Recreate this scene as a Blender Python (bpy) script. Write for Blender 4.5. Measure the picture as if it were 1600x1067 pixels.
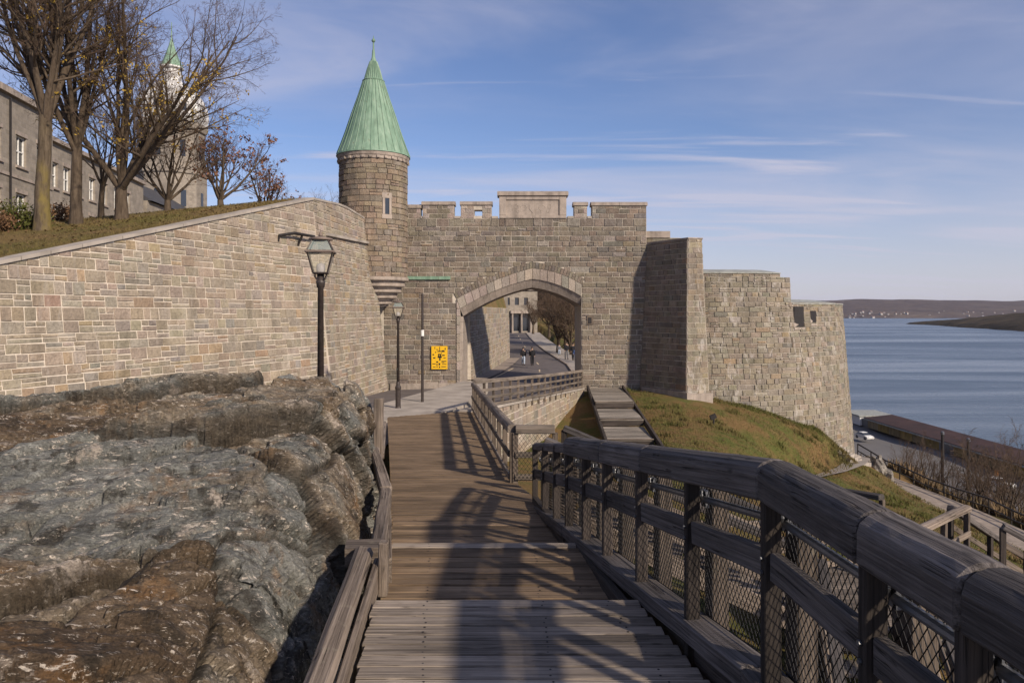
import bpy, bmesh, math, random
import numpy as np
from mathutils import Vector, Matrix

for o in list(bpy.data.objects):
    bpy.data.objects.remove(o)
SC = bpy.context.scene
COL = SC.collection
R = math.radians

# ------------------------------------------------------------------ camera
# the camera stands at the origin, looks along +Y; FPX is the focal length in pixels of a 1600 px wide frame
FPX, HOR = 1150.0, 488.0
cam = bpy.data.objects.new('camera', bpy.data.cameras.new('camera'))
COL.objects.link(cam)
cam.location = (0, 0, 0)
cam.rotation_euler = (R(90), 0, 0)
cam.data.sensor_width = 36
cam.data.lens = FPX / 1600 * 36
cam.data.shift_y = -(533.5 - HOR) / 1600
cam.data.clip_start = 0.05
cam.data.clip_end = 30000
SC.camera = cam

# ------------------------------------------------------------------ sun and sky
SUN_EL, SUN_AZ = 29.0, -48.0          # azimuth measured from +X towards +Y (sun to the right and a little behind)
ce, se = math.cos(R(SUN_EL)), math.sin(R(SUN_EL))
TOSUN = Vector((ce * math.cos(R(SUN_AZ)), ce * math.sin(R(SUN_AZ)), se))
sl = bpy.data.lights.new('sun', 'SUN')
sl.energy = 4.5
sl.angle = R(2.0)
sl.color = (1.0, 0.86, 0.69)
sun = bpy.data.objects.new('sun', sl)
COL.objects.link(sun)
sun.location = (60, -40, 60)
sun.rotation_euler = TOSUN.to_track_quat('Z', 'Y').to_euler()

W = bpy.data.worlds.new('World')
SC.world = W
W.use_nodes = True
nt = W.node_tree
nt.nodes.clear()
def wn(t, **k):
    n = nt.nodes.new(t)
    for a, b in k.items(): setattr(n, a, b)
    return n
sky = wn('ShaderNodeTexSky', sky_type='NISHITA', sun_disc=False)
sky.sun_elevation = R(SUN_EL)
sky.sun_rotation = R(90 - SUN_AZ)
sky.air_density, sky.dust_density, sky.ozone_density = 1.0, 0.25, 2.4
tc = wn('ShaderNodeTexCoord')
sx = wn('ShaderNodeSeparateXYZ')
nt.links.new(tc.outputs['Generated'], sx.inputs[0])
zc = wn('ShaderNodeMath', operation='MAXIMUM'); zc.inputs[1].default_value = 0.0
nt.links.new(sx.outputs[2], zc.inputs[0])
za = wn('ShaderNodeMath', operation='ADD'); za.inputs[1].default_value = 0.09
nt.links.new(zc.outputs[0], za.inputs[0])
dv = wn('ShaderNodeVectorMath', operation='DIVIDE')
cz = wn('ShaderNodeCombineXYZ')
for i in range(3): nt.links.new(za.outputs[0], cz.inputs[i])
nt.links.new(tc.outputs['Generated'], dv.inputs[0]); nt.links.new(cz.outputs[0], dv.inputs[1])
def cloud(scale, rot, loc, detail, lo, hi, dist):
    mp = wn('ShaderNodeMapping')
    mp.inputs['Scale'].default_value = scale
    mp.inputs['Rotation'].default_value = (0, 0, R(rot))
    mp.inputs['Location'].default_value = loc
    nt.links.new(dv.outputs[0], mp.inputs['Vector'])
    no = wn('ShaderNodeTexNoise')
    no.inputs['Scale'].default_value = 1.0
    no.inputs['Detail'].default_value = detail
    no.inputs['Roughness'].default_value = 0.55
    no.inputs['Distortion'].default_value = dist
    nt.links.new(mp.outputs[0], no.inputs['Vector'])
    mr = wn('ShaderNodeMapRange', interpolation_type='SMOOTHSTEP')
    mr.inputs['From Min'].default_value = lo
    mr.inputs['From Max'].default_value = hi
    nt.links.new(no.outputs[0], mr.inputs['Value'])
    return mr.outputs[0]
c1 = cloud((0.30, 1.0, 1), -8, (3.1, 1.2, 0), 8, 0.50, 0.82, 0.6)
c2 = cloud((0.20, 0.42, 1), 10, (2.3, 6.2, 0), 6, 0.44, 0.76, 0.5)
c3 = cloud((0.45, 2.6, 1), -3, (5.4, 2.9, 0), 7, 0.56, 0.74, 0.35)
mx = wn('ShaderNodeMath', operation='MULTIPLY'); mx.inputs[1].default_value = 0.75
nt.links.new(c2, mx.inputs[0])
ad = wn('ShaderNodeMath', operation='ADD', use_clamp=True)
nt.links.new(c1, ad.inputs[0]); nt.links.new(mx.outputs[0], ad.inputs[1])
# the thin veil thickens towards the horizon
hv = wn('ShaderNodeMapRange', interpolation_type='SMOOTHSTEP')
hv.inputs['From Min'].default_value = 0.0; hv.inputs['From Max'].default_value = 0.24
hv.inputs['To Min'].default_value = 0.85; hv.inputs['To Max'].default_value = 0.0
nt.links.new(zc.outputs[0], hv.inputs['Value'])
a3 = wn('ShaderNodeMath', operation='ADD', use_clamp=True)
nt.links.new(ad.outputs[0], a3.inputs[0]); nt.links.new(c3, a3.inputs[1])
ad = a3
a2 = wn('ShaderNodeMath', operation='ADD', use_clamp=True)
nt.links.new(ad.outputs[0], a2.inputs[0]); nt.links.new(hv.outputs[0], a2.inputs[1])
ad = a2
cm = wn('ShaderNodeMath', operation='MULTIPLY'); cm.inputs[1].default_value = 0.76
nt.links.new(ad.outputs[0], cm.inputs[0])
tint = wn('ShaderNodeMix', data_type='RGBA', blend_type='MULTIPLY')
tint.inputs[0].default_value = 1.0
tint.inputs[7].default_value = (0.96, 0.94, 1.14, 1)
nt.links.new(sky.outputs[0], tint.inputs[6])
mixc = wn('ShaderNodeMix', data_type='RGBA')
mixc.inputs[7].default_value = (5.9, 5.75, 6.9, 1)
nt.links.new(cm.outputs[0], mixc.inputs[0]); nt.links.new(tint.outputs[2], mixc.inputs[6])
bg = wn('ShaderNodeBackground'); bg.inputs[1].default_value = 0.086
nt.links.new(mixc.outputs[2], bg.inputs[0])
wo = wn('ShaderNodeOutputWorld'); nt.links.new(bg.outputs[0], wo.inputs[0])

SC.view_settings.view_transform = 'Standard'
SC.view_settings.look = 'None'
SC.view_settings.gamma = 1
SC.view_settings.use_curve_mapping = False
SC.view_settings.exposure = 0.25
SC.render.engine = 'CYCLES'
SC.render.resolution_x, SC.render.resolution_y = 1024, 682

# ------------------------------------------------------------------ helpers
def at(px, py, Y):
    """point of the place seen at pixel (px, py) of the photograph at the distance Y"""
    return Vector(((px - 800) / FPX * Y, Y, (HOR - py) / FPX * Y))

def world(o):
    m = o.matrix_parent_inverse @ o.matrix_basis
    return world(o.parent) @ m if o.parent else o.matrix_basis.copy()

def setparent(o, p):
    if p is not None:
        o.parent = p
        o.matrix_parent_inverse = world(p).inverted()
    return o

def tag(o, label=None, cat=None, group=None, kind=None):
    if label: o['label'] = label
    if cat: o['category'] = cat
    if group: o['group'] = group
    if kind: o['kind'] = kind
    return o

def empty(name, loc, label=None, cat=None, group=None, kind=None):
    o = bpy.data.objects.new(name, None)
    o.empty_display_size = 0.2
    COL.objects.link(o)
    o.location = loc
    return tag(o, label, cat, group, kind)

def link(name, me, mat, parent=None, M=None, smooth=False):
    if mat is not None and not me.materials: me.materials.append(mat)
    if smooth: me.polygons.foreach_set('use_smooth', [True] * len(me.polygons))
    o = bpy.data.objects.new(name, me)
    COL.objects.link(o)
    if M is not None: o.matrix_basis = M
    return setparent(o, parent)

def mesh(name, v, f, mat, parent=None, loc=None, smooth=False):
    """verts in world coordinates; the origin goes to loc (default: middle of the foot)"""
    a = np.asarray([tuple(p) for p in v], float) if not isinstance(v, np.ndarray) else v
    if loc is None:
        loc = ((a[:, 0].min() + a[:, 0].max()) / 2, (a[:, 1].min() + a[:, 1].max()) / 2, a[:, 2].min())
    a = a - np.asarray(tuple(loc))
    me = bpy.data.meshes.new(name)
    me.from_pydata(a.tolist(), [], f)
    return link(name, me, mat, parent, Matrix.Translation(Vector(loc)), smooth)

class MB:
    """collects simple solids into one mesh"""
    def __init__(self): self.v, self.f = [], []
    def add(self, v, f):
        n = len(self.v)
        self.v += [tuple(p) for p in v]
        self.f += [tuple(i + n for i in q) for q in f]
        return self
    def box(self, a, b):
        (x0, y0, z0), (x1, y1, z1) = a, b
        return self.add([(x0,y0,z0),(x1,y0,z0),(x1,y1,z0),(x0,y1,z0),(x0,y0,z1),(x1,y0,z1),(x1,y1,z1),(x0,y1,z1)],
                        [(0,3,2,1),(4,5,6,7),(0,1,5,4),(1,2,6,5),(2,3,7,6),(3,0,4,7)])
    def obox(self, c, ax, ay, az):
        """box around c with half axes ax, ay, az"""
        c, ax, ay, az = Vector(c), Vector(ax), Vector(ay), Vector(az)
        s = [(-1,-1,-1),(1,-1,-1),(1,1,-1),(-1,1,-1),(-1,-1,1),(1,-1,1),(1,1,1),(-1,1,1)]
        return self.add([c + ax*i + ay*j + az*k for i, j, k in s],
                        [(0,3,2,1),(4,5,6,7),(0,1,5,4),(1,2,6,5),(2,3,7,6),(3,0,4,7)])
    def tube(self, pts, rad, n=8, cap=True):
        pts = [Vector(p) for p in pts]
        if not hasattr(rad, '__len__'): rad = [rad] * len(pts)
        b = len(self.v)
        for i, p in enumerate(pts):
            t = (pts[min(i+1, len(pts)-1)] - pts[max(i-1, 0)]).normalized()
            u = t.cross(Vector((0, 0, 1)))
            if u.length < 1e-3: u = Vector((1, 0, 0))
            u.normalize(); w = u.cross(t)
            for k in range(n):
                a = 2 * math.pi * k / n
                self.v.append(tuple(p + (u * math.cos(a) + w * math.sin(a)) * rad[i]))
        for i in range(len(pts) - 1):
            for k in range(n):
                self.f.append((b+i*n+k, b+i*n+(k+1)%n, b+(i+1)*n+(k+1)%n, b+(i+1)*n+k))
        if cap:
            self.f.append(tuple(b + k for k in range(n))[::-1])
            self.f.append(tuple(b + (len(pts)-1)*n + k for k in range(n)))
        return self
    def lathe(self, c, prof, n=16, a0=0.0, cap=True):
        """prof: list of (r, z) relative to c"""
        b = len(self.v)
        for r, z in prof:
            for k in range(n):
                a = a0 + 2 * math.pi * k / n
                self.v.append((c[0] + r*math.cos(a), c[1] + r*math.sin(a), c[2] + z))
        for i in range(len(prof) - 1):
            for k in range(n):
                self.f.append((b+i*n+k, b+i*n+(k+1)%n, b+(i+1)*n+(k+1)%n, b+(i+1)*n+k))
        if cap:
            self.f.append(tuple(b + k for k in range(n))[::-1])
            self.f.append(tuple(b + (len(prof)-1)*n + k for k in range(n)))
        return self
    def prism(self, poly, d):
        """poly: 3-d points in order, d: extrusion vector"""
        n = len(poly); d = Vector(d)
        v = [Vector(p) for p in poly]
        return self.add(v + [p + d for p in v],
                        [tuple(range(n))[::-1], tuple(range(n, 2*n))] + [(i, (i+1)%n, n+(i+1)%n, n+i) for i in range(n)])
    def build(self, name, mat, parent=None, loc=None, smooth=False):
        return mesh(name, np.array(self.v, float), self.f, mat, parent, loc, smooth)

def frame_to(A, B, up=(0, 0, 1)):
    A, B, up = Vector(A), Vector(B), Vector(up)
    x = (B - A).normalized()
    y = up.cross(x)
    if y.length < 1e-4: y = Vector((0, 1, 0)).cross(x)
    y.normalize(); z = x.cross(y)
    M = Matrix((x, y, z)).transposed().to_4x4()
    M.translation = A
    return M

RW = random.Random(5)
def beam(name, A, B, w, h, mat, parent=None, up=(0, 0, 1), bev=0.008, wear=0.0, seg=1, prof=None):
    """timber from A to B; the local X axis follows its length so that the grain does too"""
    A, B = Vector(A), Vector(B)
    L = (B - A).length
    b = min(bev, w * .3, h * .3)
    if prof is None:
        prof = [(-w/2+b, -h/2), (w/2-b, -h/2), (w/2, -h/2+b), (w/2, h/2-b), (w/2-b, h/2), (-w/2+b, h/2), (-w/2, h/2-b), (-w/2, -h/2+b)]
    n = len(prof)
    v, f = [], []
    xs = [0.0, b] + [L * i / seg for i in range(1, seg)] + [L - b, L] if seg > 1 else [0.0, b, L - b, L]
    for i, x in enumerate(xs):
        k = 1 - (2.0 * b / max(w, h) if i in (0, len(xs) - 1) else 0)
        oy, oz = RW.uniform(-wear, wear), RW.uniform(-wear, wear)
        for (py, pz) in prof:
            v.append((x, py * k + oy + RW.uniform(-wear, wear) * .5, pz * k + oz + RW.uniform(-wear, wear) * .5))
    for i in range(len(xs) - 1):
        for k in range(n):
            f.append((i*n+k, i*n+(k+1)%n, (i+1)*n+(k+1)%n, (i+1)*n+k))
    f.append(tuple(range(n))[::-1]); f.append(tuple((len(xs)-1)*n + k for k in range(n)))
    me = bpy.data.meshes.new(name)
    me.from_pydata(v, [], f)
    return link(name, me, mat, parent, frame_to(A, B, up))

def round_top(w, h):
    return [(-w/2+.01, -h/2), (w/2-.01, -h/2), (w/2, -h/2+.01), (w/2, h*.12), (w*.44, h*.30), (w*.30, h*.43), (w*.12, h*.5),
            (-w*.12, h*.5), (-w*.30, h*.43), (-w*.44, h*.30), (-w/2, h*.12), (-w/2, -h/2+.01)]

# ------------------------------------------------------------------ numpy noise
def _h(i, j, k, s):
    n = (i.astype(np.int64) * 374761393 + j.astype(np.int64) * 668265263 + k.astype(np.int64) * 2147483647 + s * 144665) & 0x7fffffff
    n = ((n ^ (n >> 13)) * 1274126177) & 0x7fffffff
    return ((n ^ (n >> 16)) & 0xffffff) / float(0xffffff)
def vnoise(x, y, z, s=0):
    xi, yi, zi = np.floor(x), np.floor(y), np.floor(z)
    u, v, w = x - xi, y - yi, z - zi
    u, v, w = u*u*(3-2*u), v*v*(3-2*v), w*w*(3-2*w)
    r = 0
    for a in (0, 1):
        for b in (0, 1):
            for c in (0, 1):
                r = r + _h(xi+a, yi+b, zi+c, s) * (u if a else 1-u) * (v if b else 1-v) * (w if c else 1-w)
    return r
def fbm(x, y, z, s=0, o=5, g=.5):
    r, a, t = 0, 1.0, 0
    for i in range(o):
        r = r + a * (vnoise(x, y, z, s + i) - .5); t += a
        x, y, z, a = x*2.03, y*2.03, z*2.03, a * g
    return r / t
def voro(x, y, z, s=0):
    """nearest and second distance, and three random numbers of the nearest cell"""
    xi, yi, zi = np.floor(x), np.floor(y), np.floor(z)
    d1 = np.full(x.shape, 9.0); d2 = d1.copy(); r1 = np.zeros(x.shape); r2 = r1.copy(); r3 = r1.copy()
    for a in (-1, 0, 1):
        for b in (-1, 0, 1):
            for c in (-1, 0, 1):
                X, Y, Z = xi + a, yi + b, zi + c
                h1, h2, h3 = _h(X, Y, Z, s), _h(X, Y, Z, s+1), _h(X, Y, Z, s+2)
                d = np.sqrt((X+h1-x)**2 + (Y+h2-y)**2 + (Z+h3-z)**2)
                m = d < d1
                d2 = np.where(m, d1, np.minimum(d2, d))
                d1 = np.where(m, d, d1)
                r1 = np.where(m, h1, r1); r2 = np.where(m, h2, r2); r3 = np.where(m, h3, r3)
    return d1, d2, r1, r2, r3

class Rbf:
    """smooth surface through scattered (x, y, z) points"""
    def __init__(self, pts):
        p = np.array(pts, float); self.p = p[:, :2]
        A = np.linalg.norm(self.p[:, None] - self.p[None], axis=2)
        n = len(p)
        Q = np.c_[np.ones(n), self.p]
        Mx = np.block([[A, Q], [Q.T, np.zeros((3, 3))]])
        self.w = np.linalg.solve(Mx, np.r_[p[:, 2], 0, 0, 0])
    def __call__(self, x, y):
        x, y = np.asarray(x, float), np.asarray(y, float)
        sh = x.shape
        q = np.c_[x.ravel(), y.ravel()]
        r = np.empty(len(q))
        for i in range(0, len(q), 20000):
            c = q[i:i+20000]
            d = np.linalg.norm(c[:, None] - self.p[None], axis=2)
            r[i:i+20000] = d @ self.w[:-3] + self.w[-3] + c @ self.w[-2:]
        return r.reshape(sh)

def grid(name, X, Y, Z, mat, parent=None, smooth=True, mask=None):
    n, m = X.shape
    v = np.c_[X.ravel(), Y.ravel(), Z.ravel()]
    i = np.arange(n*m).reshape(n, m)
    q = np.stack([i[:-1, :-1], i[:-1, 1:], i[1:, 1:], i[1:, :-1]], -1).reshape(-1, 4)
    if mask is not None: q = q[mask.ravel()]
    me = bpy.data.meshes.new(name)
    me.vertices.add(len(v)); me.vertices.foreach_set('co', v.ravel())
    me.loops.add(q.size); me.loops.foreach_set('vertex_index', q.ravel().astype(np.int32))
    me.polygons.add(len(q)); me.polygons.foreach_set('loop_start', np.arange(0, q.size, 4, dtype=np.int32))
    me.update(calc_edges=True)
    return link(name, me, mat, parent, None, smooth)

# ------------------------------------------------------------------ materials
class Mt:
    def __init__(self, name, rough=.9, spec=.3):
        self.m = bpy.data.materials.new(name); self.m.use_nodes = True
        self.t = self.m.node_tree
        self.b = self.t.nodes['Principled BSDF']
        self.b.inputs['Roughness'].default_value = rough
        self.b.inputs['Specular IOR Level'].default_value = spec
    def n(self, typ, **k):
        q = self.t.nodes.new(typ)
        for a, b in k.items():
            if hasattr(q, a) and a not in ('Scale',): setattr(q, a, b)
        return q
    def l(self, a, b): self.t.links.new(a, b)
    def pos(self, scale=(1, 1, 1), rot=(0, 0, 0), obj=False, rnd=False):
        if obj:
            o = self.n('ShaderNodeTexCoord').outputs['Object']
        else:
            o = self.n('ShaderNodeNewGeometry').outputs['Position']
        if rnd:
            oi = self.n('ShaderNodeObjectInfo')
            mu = self.n('ShaderNodeMath', operation='MULTIPLY'); mu.inputs[1].default_value = 57.0
            self.l(oi.outputs['Random'], mu.inputs[0])
            av = self.n('ShaderNodeVectorMath', operation='ADD')
            self.l(o, av.inputs[0]); self.l(mu.outputs[0], av.inputs[1]); o = av.outputs[0]
        mp = self.n('ShaderNodeMapping')
        mp.inputs['Scale'].default_value = scale; mp.inputs['Rotation'].default_value = rot
        self.l(o, mp.inputs['Vector'])
        return mp.outputs[0]
    def noise(self, vec, scale=1, detail=4, rough=.55, dist=0):
        q = self.n('ShaderNodeTexNoise')
        q.inputs['Scale'].default_value = scale; q.inputs['Detail'].default_value = detail
        q.inputs['Roughness'].default_value = rough; q.inputs['Distortion'].default_value = dist
        self.l(vec, q.inputs['Vector'])
        return q.outputs[0]
    def voro(self, vec, scale=1, feature='F1', out='Distance'):
        q = self.n('ShaderNodeTexVoronoi'); q.feature = feature
        q.inputs['Scale'].default_value = scale
        self.l(vec, q.inputs['Vector'])
        return q.outputs[out]
    def ramp(self, fac, stops, interp='LINEAR'):
        q = self.n('ShaderNodeValToRGB'); cr = q.color_ramp; cr.interpolation = interp
        while len(cr.elements) < len(stops): cr.elements.new(.5)
        for e, (p, c) in zip(cr.elements, stops):
            e.position = p
            e.color = (c, c, c, 1) if not hasattr(c, '__len__') else (*c, 1)
        self.l(fac, q.inputs[0])
        return q.outputs[0]
    def mix(self, a, b, fac, mode='MIX'):
        q = self.n('ShaderNodeMix'); q.data_type = 'RGBA'; q.blend_type = mode
        for s, i in ((fac, 0), (a, 6), (b, 7)):
            if hasattr(s, 'links') or hasattr(s, 'is_linked'): self.l(s, q.inputs[i])
            elif hasattr(s, '__len__'): q.inputs[i].default_value = (*s, 1)
            else: q.inputs[i].default_value = s
        return q.outputs[2]
    def math(self, a, b, op='MULTIPLY', clamp=False):
        q = self.n('ShaderNodeMath', operation=op); q.use_clamp = clamp
        for s, i in ((a, 0), (b, 1)):
            if hasattr(s, 'is_linked'): self.l(s, q.inputs[i])
            else: q.inputs[i].default_value = s
        return q.outputs[0]
    def attr(self, name):
        q = self.n('ShaderNodeAttribute'); q.attribute_name = name
        return q.outputs['Color']
    def color(self, c):
        if hasattr(c, 'is_linked'): self.l(c, self.b.inputs['Base Color'])
        else: self.b.inputs['Base Color'].default_value = (*c, 1)
        return self
    def bump(self, h, dist=.02, strength=1.0, prev=None):
        q = self.n('ShaderNodeBump'); q.inputs['Distance'].default_value = dist
        q.inputs['Strength'].default_value = strength
        self.l(h, q.inputs['Height'])
        if prev is not None: self.l(prev, q.inputs['Normal'])
        self.l(q.outputs[0], self.b.inputs['Normal'])
        return q.outputs[0]

def plain(name, c, rough=.6, metal=0.0, spec=.4, var=.12, sc=6.0):
    k = Mt(name, rough, spec)
    n = k.noise(k.pos(), sc, 5, .6)
    k.color(k.mix(c, k.ramp(n, [(.3, 1 - var*2.2), (.7, 1 + var)]), 1.0, 'MULTIPLY'))
    k.b.inputs['Metallic'].default_value = metal
    k.bump(n, .004)
    return k.m

def stone_mat(name, streak=0.0, pale=(.62, .58, .55), moss=.0):
    """dressed stone; the colour of each block comes from the attribute tint"""
    k = Mt(name, .93, .2)
    t = k.attr('tint')
    p = k.pos()
    n1 = k.noise(p, 1.7, 5, .6)
    n2 = k.noise(p, 11, 6, .65)
    n3 = k.noise(p, 46, 3, .6)
    c = k.mix(t, k.ramp(n2, [(.25, .62), (.5, .98), (.78, 1.28)]), .9, 'MULTIPLY')
    c = k.mix(c, k.ramp(n1, [(.3, .78), (.7, 1.15)]), .8, 'MULTIPLY')
    c = k.mix(c, k.ramp(n3, [(.3, .8), (.7, 1.12)]), .7, 'MULTIPLY')
    st = k.noise(k.pos((1.6, 1.6, .16)), 1.0, 5, .6)
    c = k.mix(c, k.ramp(st, [(.36, .74), (.55, 1.0)]), .75, 'MULTIPLY')
    if streak > 0:
        s2 = k.noise(k.pos((2.6, 2.6, .9)), 1.0, 6, .7, .6)
        c = k.mix(c, pale, k.math(k.ramp(s2, [(.545, 0.0), (.615, 1.0)]), streak))
    k.color(c)
    h = k.math(k.math(n2, 1.0), k.math(n3, .35), 'ADD')
    k.bump(h, .055)
    return k.m

def wood_mat(name, dark, light, scale=1.0, crack=.5, lichen=0.0, rough=.85):
    k = Mt(name, rough, .25)
    def gv(l, t): return k.pos((l*scale, t*scale, t*scale), obj=True, rnd=True)
    n1 = k.noise(gv(.8, 52), 1.0, 5, .6, .5)           # grain bands
    fine = k.noise(gv(3.5, 170), 1.0, 3, .7, .1)        # fibres
    n2 = k.noise(gv(.7, 2.0), 1.0, 5, .6)               # blotches
    c = k.ramp(n1, [(.30, dark), (.60, light)])
    c = k.mix(c, k.ramp(n2, [(.28, .50), (.5, .95), (.72, 1.35)]), .9, 'MULTIPLY')
    oi = k.n('ShaderNodeObjectInfo')
    c = k.mix(c, k.ramp(oi.outputs['Random'], [(0, .66), (.5, 1.0), (1, 1.28)]), .95, 'MULTIPLY')
    # long drying cracks, broken up along the length
    ck = k.noise(gv(.55, 38), 1.0, 2, .45, .3)
    brk = k.noise(gv(2.2, 3.0), 1.0, 3, .6)
    q = k.math(k.math(ck, .5, 'SUBTRACT'), 0.0, 'ADD')
    ab = k.n('ShaderNodeMath', operation='ABSOLUTE'); k.l(q, ab.inputs[0])
    lines = k.ramp(k.math(ab.outputs[0], k.ramp(brk, [(.42, .0), (.62, .06)]), 'ADD'), [(.006, 0.0), (.022, 1.0)])
    c = k.mix(c, k.mix((.12, .10, .09), (1, 1, 1), lines), crack, 'MULTIPLY')
    c = k.mix(c, k.ramp(fine, [(.28, .62), (.5, .98), (.72, 1.22)]), .85, 'MULTIPLY')
    # knots
    vk = k.voro(gv(2.4, 6.5), 1.0)
    kn = k.ramp(vk, [(.035, .25), (.11, 1.0)])
    c = k.mix(c, kn, .7, 'MULTIPLY')
    if lichen > 0:
        li = k.ramp(k.noise(k.pos((7, 7, 7)), 1.0, 7, .72), [(.58, 0.0), (.64, 1.0)])
        c = k.mix(c, (.30, .27, .20), k.math(li, lichen))
    k.color(c)
    h = k.math(k.math(n1, .55), k.math(lines, .9), 'ADD')
    h = k.math(h, k.math(fine, .55), 'ADD')
    k.bump(h, .008 / scale)
    return k.m

M = {}
M['stone_gate'] = stone_mat('gate_stone', .10)
M['stone_rampart'] = stone_mat('rampart_stone', .12)
M['stone_bastion'] = stone_mat('bastion_stone', .32)
M['stone_pale'] = stone_mat('pale_granite', 0)
def mortar(name, c):
    k = Mt(name, .95, .2)
    p = k.pos()
    c = k.mix(c, k.ramp(k.noise(p, 3, 5, .6), [(.3, .68), (.7, 1.12)]), .9, 'MULTIPLY')
    k.color(c); k.bump(k.noise(p, 40, 4), .006)
    return k.m
M['mortar_light'] = mortar('light_mortar', (.62, .55, .465))
M['mortar_gate'] = mortar('grey_mortar', (.50, .445, .375))
M['deck'] = wood_mat('deck_wood', (.130, .104, .082), (.335, .280, .230), 1.0, .5)
M['deck_brown'] = wood_mat('brown_deck_wood', (.090, .058, .036), (.240, .170, .108), 1.0, .45)
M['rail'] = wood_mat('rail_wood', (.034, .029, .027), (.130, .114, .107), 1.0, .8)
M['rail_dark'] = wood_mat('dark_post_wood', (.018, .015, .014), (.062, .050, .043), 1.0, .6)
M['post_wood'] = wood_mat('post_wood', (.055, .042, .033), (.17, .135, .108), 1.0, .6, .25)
M['curb'] = wood_mat('weathered_curb_wood', (.070, .052, .040), (.235, .190, .155), .75, .8, .2)
M['pale_plank'] = wood_mat('pale_plank_wood', (.125, .105, .085), (.30, .265, .225), 1.0, .4)
M['fence'] = wood_mat('fence_wood', (.075, .060, .048), (.20, .165, .135), 1.0, .6)
M['iron'] = plain('dark_iron', (.030, .026, .025), .55, .3)
M['lamp'] = plain('lamp_paint', (.050, .038, .034), .5, .2, .5, .2, 14)
M['lamp_rim'] = plain('weathered_copper_rim', (.19, .145, .12), .6, .2)
M['galv'] = plain('galvanised_steel', (.17, .175, .19), .45, .7)
M['wire'] = plain('mesh_wire', (.022, .021, .021), .6, .3)
M['white'] = plain('white_paint', (.72, .71, .68), .6)
M['black'] = plain('black_paint', (.012, .012, .012), .7)
M['yellow'] = plain('sign_yellow', (.72, .42, .012), .5, 0, .4, .05)
M['asphalt'] = plain('asphalt', (.130, .112, .108), .9, 0, .3, .14, 1.2)
M['concrete'] = plain('concrete', (.36, .32, .28), .92, 0, .2, .16, 1.1)
M['paving'] = plain('path_paving', (.30, .25, .21), .92, 0, .2, .14, 2.2)
M['line'] = plain('road_paint', (.62, .50, .34), .8, 0, .2, .25, 3)
def copper():
    k = Mt('green_copper', .62, .4)
    p = k.pos((2.2, 2.2, .35))
    n = k.noise(p, 1.4, 6, .62)
    c = k.ramp(n, [(.22, (.085, .145, .100)), (.5, (.165, .265, .190)), (.78, (.27, .365, .28))])
    d = k.noise(k.pos((9, 9, .5)), 1, 4, .6)
    c = k.mix(c, (.10, .085, .05), k.math(k.ramp(d, [(.60, 0.), (.74, 1.)]), .7))
    k.color(c); k.bump(n, .01)
    return k.m
M['copper'] = copper()
def glass(name, c, alpha=.3):
    k = Mt(name, .08, .5); k.color(c); k.b.inputs['Alpha'].default_value = alpha
    return k.m
M['lantern_glass'] = glass('lantern_glass', (.55, .50, .38), .28)
M['roof_glass'] = glass('lantern_roof_glass', (.30, .36, .34), .45)
M['window_glass'] = plain('window_glass', (.03, .035, .045), .08, 0, .7, .05)
M['bulb'] = plain('frosted_bulb', (.42, .40, .42), .5)
def grass_mat(name, a, b, dry, amt):
    k = Mt(name, .95, .15)
    p = k.pos()
    n = k.noise(p, .32, 6, .6); f = k.noise(p, 7, 5, .7); g = k.noise(k.pos((30, 30, 12)), 1.0, 4, .7)
    c = k.mix(a, b, f)
    c = k.mix(c, dry, k.math(k.ramp(n, [(.40, 0.), (.60, 1.)]), amt))
    c = k.mix(c, k.ramp(g, [(.25, .5), (.75, 1.4)]), .9, 'MULTIPLY')
    k.color(c); k.bump(k.math(f, g, 'ADD'), .09)
    return k.m
M['lawn'] = grass_mat('autumn_lawn', (.120, .110, .034), (.180, .140, .052), (.225, .150, .070), .85)
M['hill'] = grass_mat('hillside_grass', (.062, .078, .018), (.105, .112, .030), (.155, .098, .040), .62)
def bark(name, a, b, moss=0.0):
    k = Mt(name, .95, .15)
    n = k.noise(k.pos((7, 7, 1.3)), 1.5, 6, .65, .4)
    c = k.ramp(n, [(.3, a), (.7, b)])
    if moss:
        mm = k.ramp(k.noise(k.pos((1.2, 1.2, .6)), 1.2, 5, .6), [(.44, 0.), (.58, 1.)])
        ge = k.n('ShaderNodeNewGeometry'); sp = k.n('ShaderNodeSeparateXYZ'); k.l(ge.outputs['Position'], sp.inputs[0])
        fz = k.n('ShaderNodeMapRange'); fz.inputs['From Min'].default_value = 4.0; fz.inputs['From Max'].default_value = 7.2; fz.inputs['To Min'].default_value = 1; fz.inputs['To Max'].default_value = 0
        k.l(sp.outputs[2], fz.inputs['Value'])
        c = k.mix(c, (.175, .135, .045), k.math(k.math(mm, moss), fz.outputs[0]))
    k.color(c); k.bump(n, .03)
    return k.m
M['bark'] = bark('bark', (.045, .033, .024), (.125, .095, .068))
M['bark_moss'] = bark('mossy_bark', (.050, .038, .026), (.14, .108, .075), .9)
M['twig'] = plain('twig_bark', (.12, .082, .058), .9, 0, .2, .25, 1.5)
M['twig_red'] = plain('red_twig_bark', (.085, .045, .034), .9, 0, .2, .25, 1.5)
def leafm(name, c, var=.35):
    k = Mt(name, .8, .2)
    n = k.noise(k.pos(), 3.1, 3, .6)
    k.color(k.mix(c, k.ramp(n, [(.25, 1 - var), (.75, 1 + var)]), 1.0, 'MULTIPLY'))
    return k.m
M['leaf_yellow'] = leafm('yellow_leaf', (.30, .20, .035))
M['leaf_red'] = leafm('russet_leaf', (.17, .085, .055))
M['leaf_green'] = leafm('hedge_leaf', (.070, .075, .018))
M['leaf_brown'] = leafm('brown_leaf', (.15, .085, .045))
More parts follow.
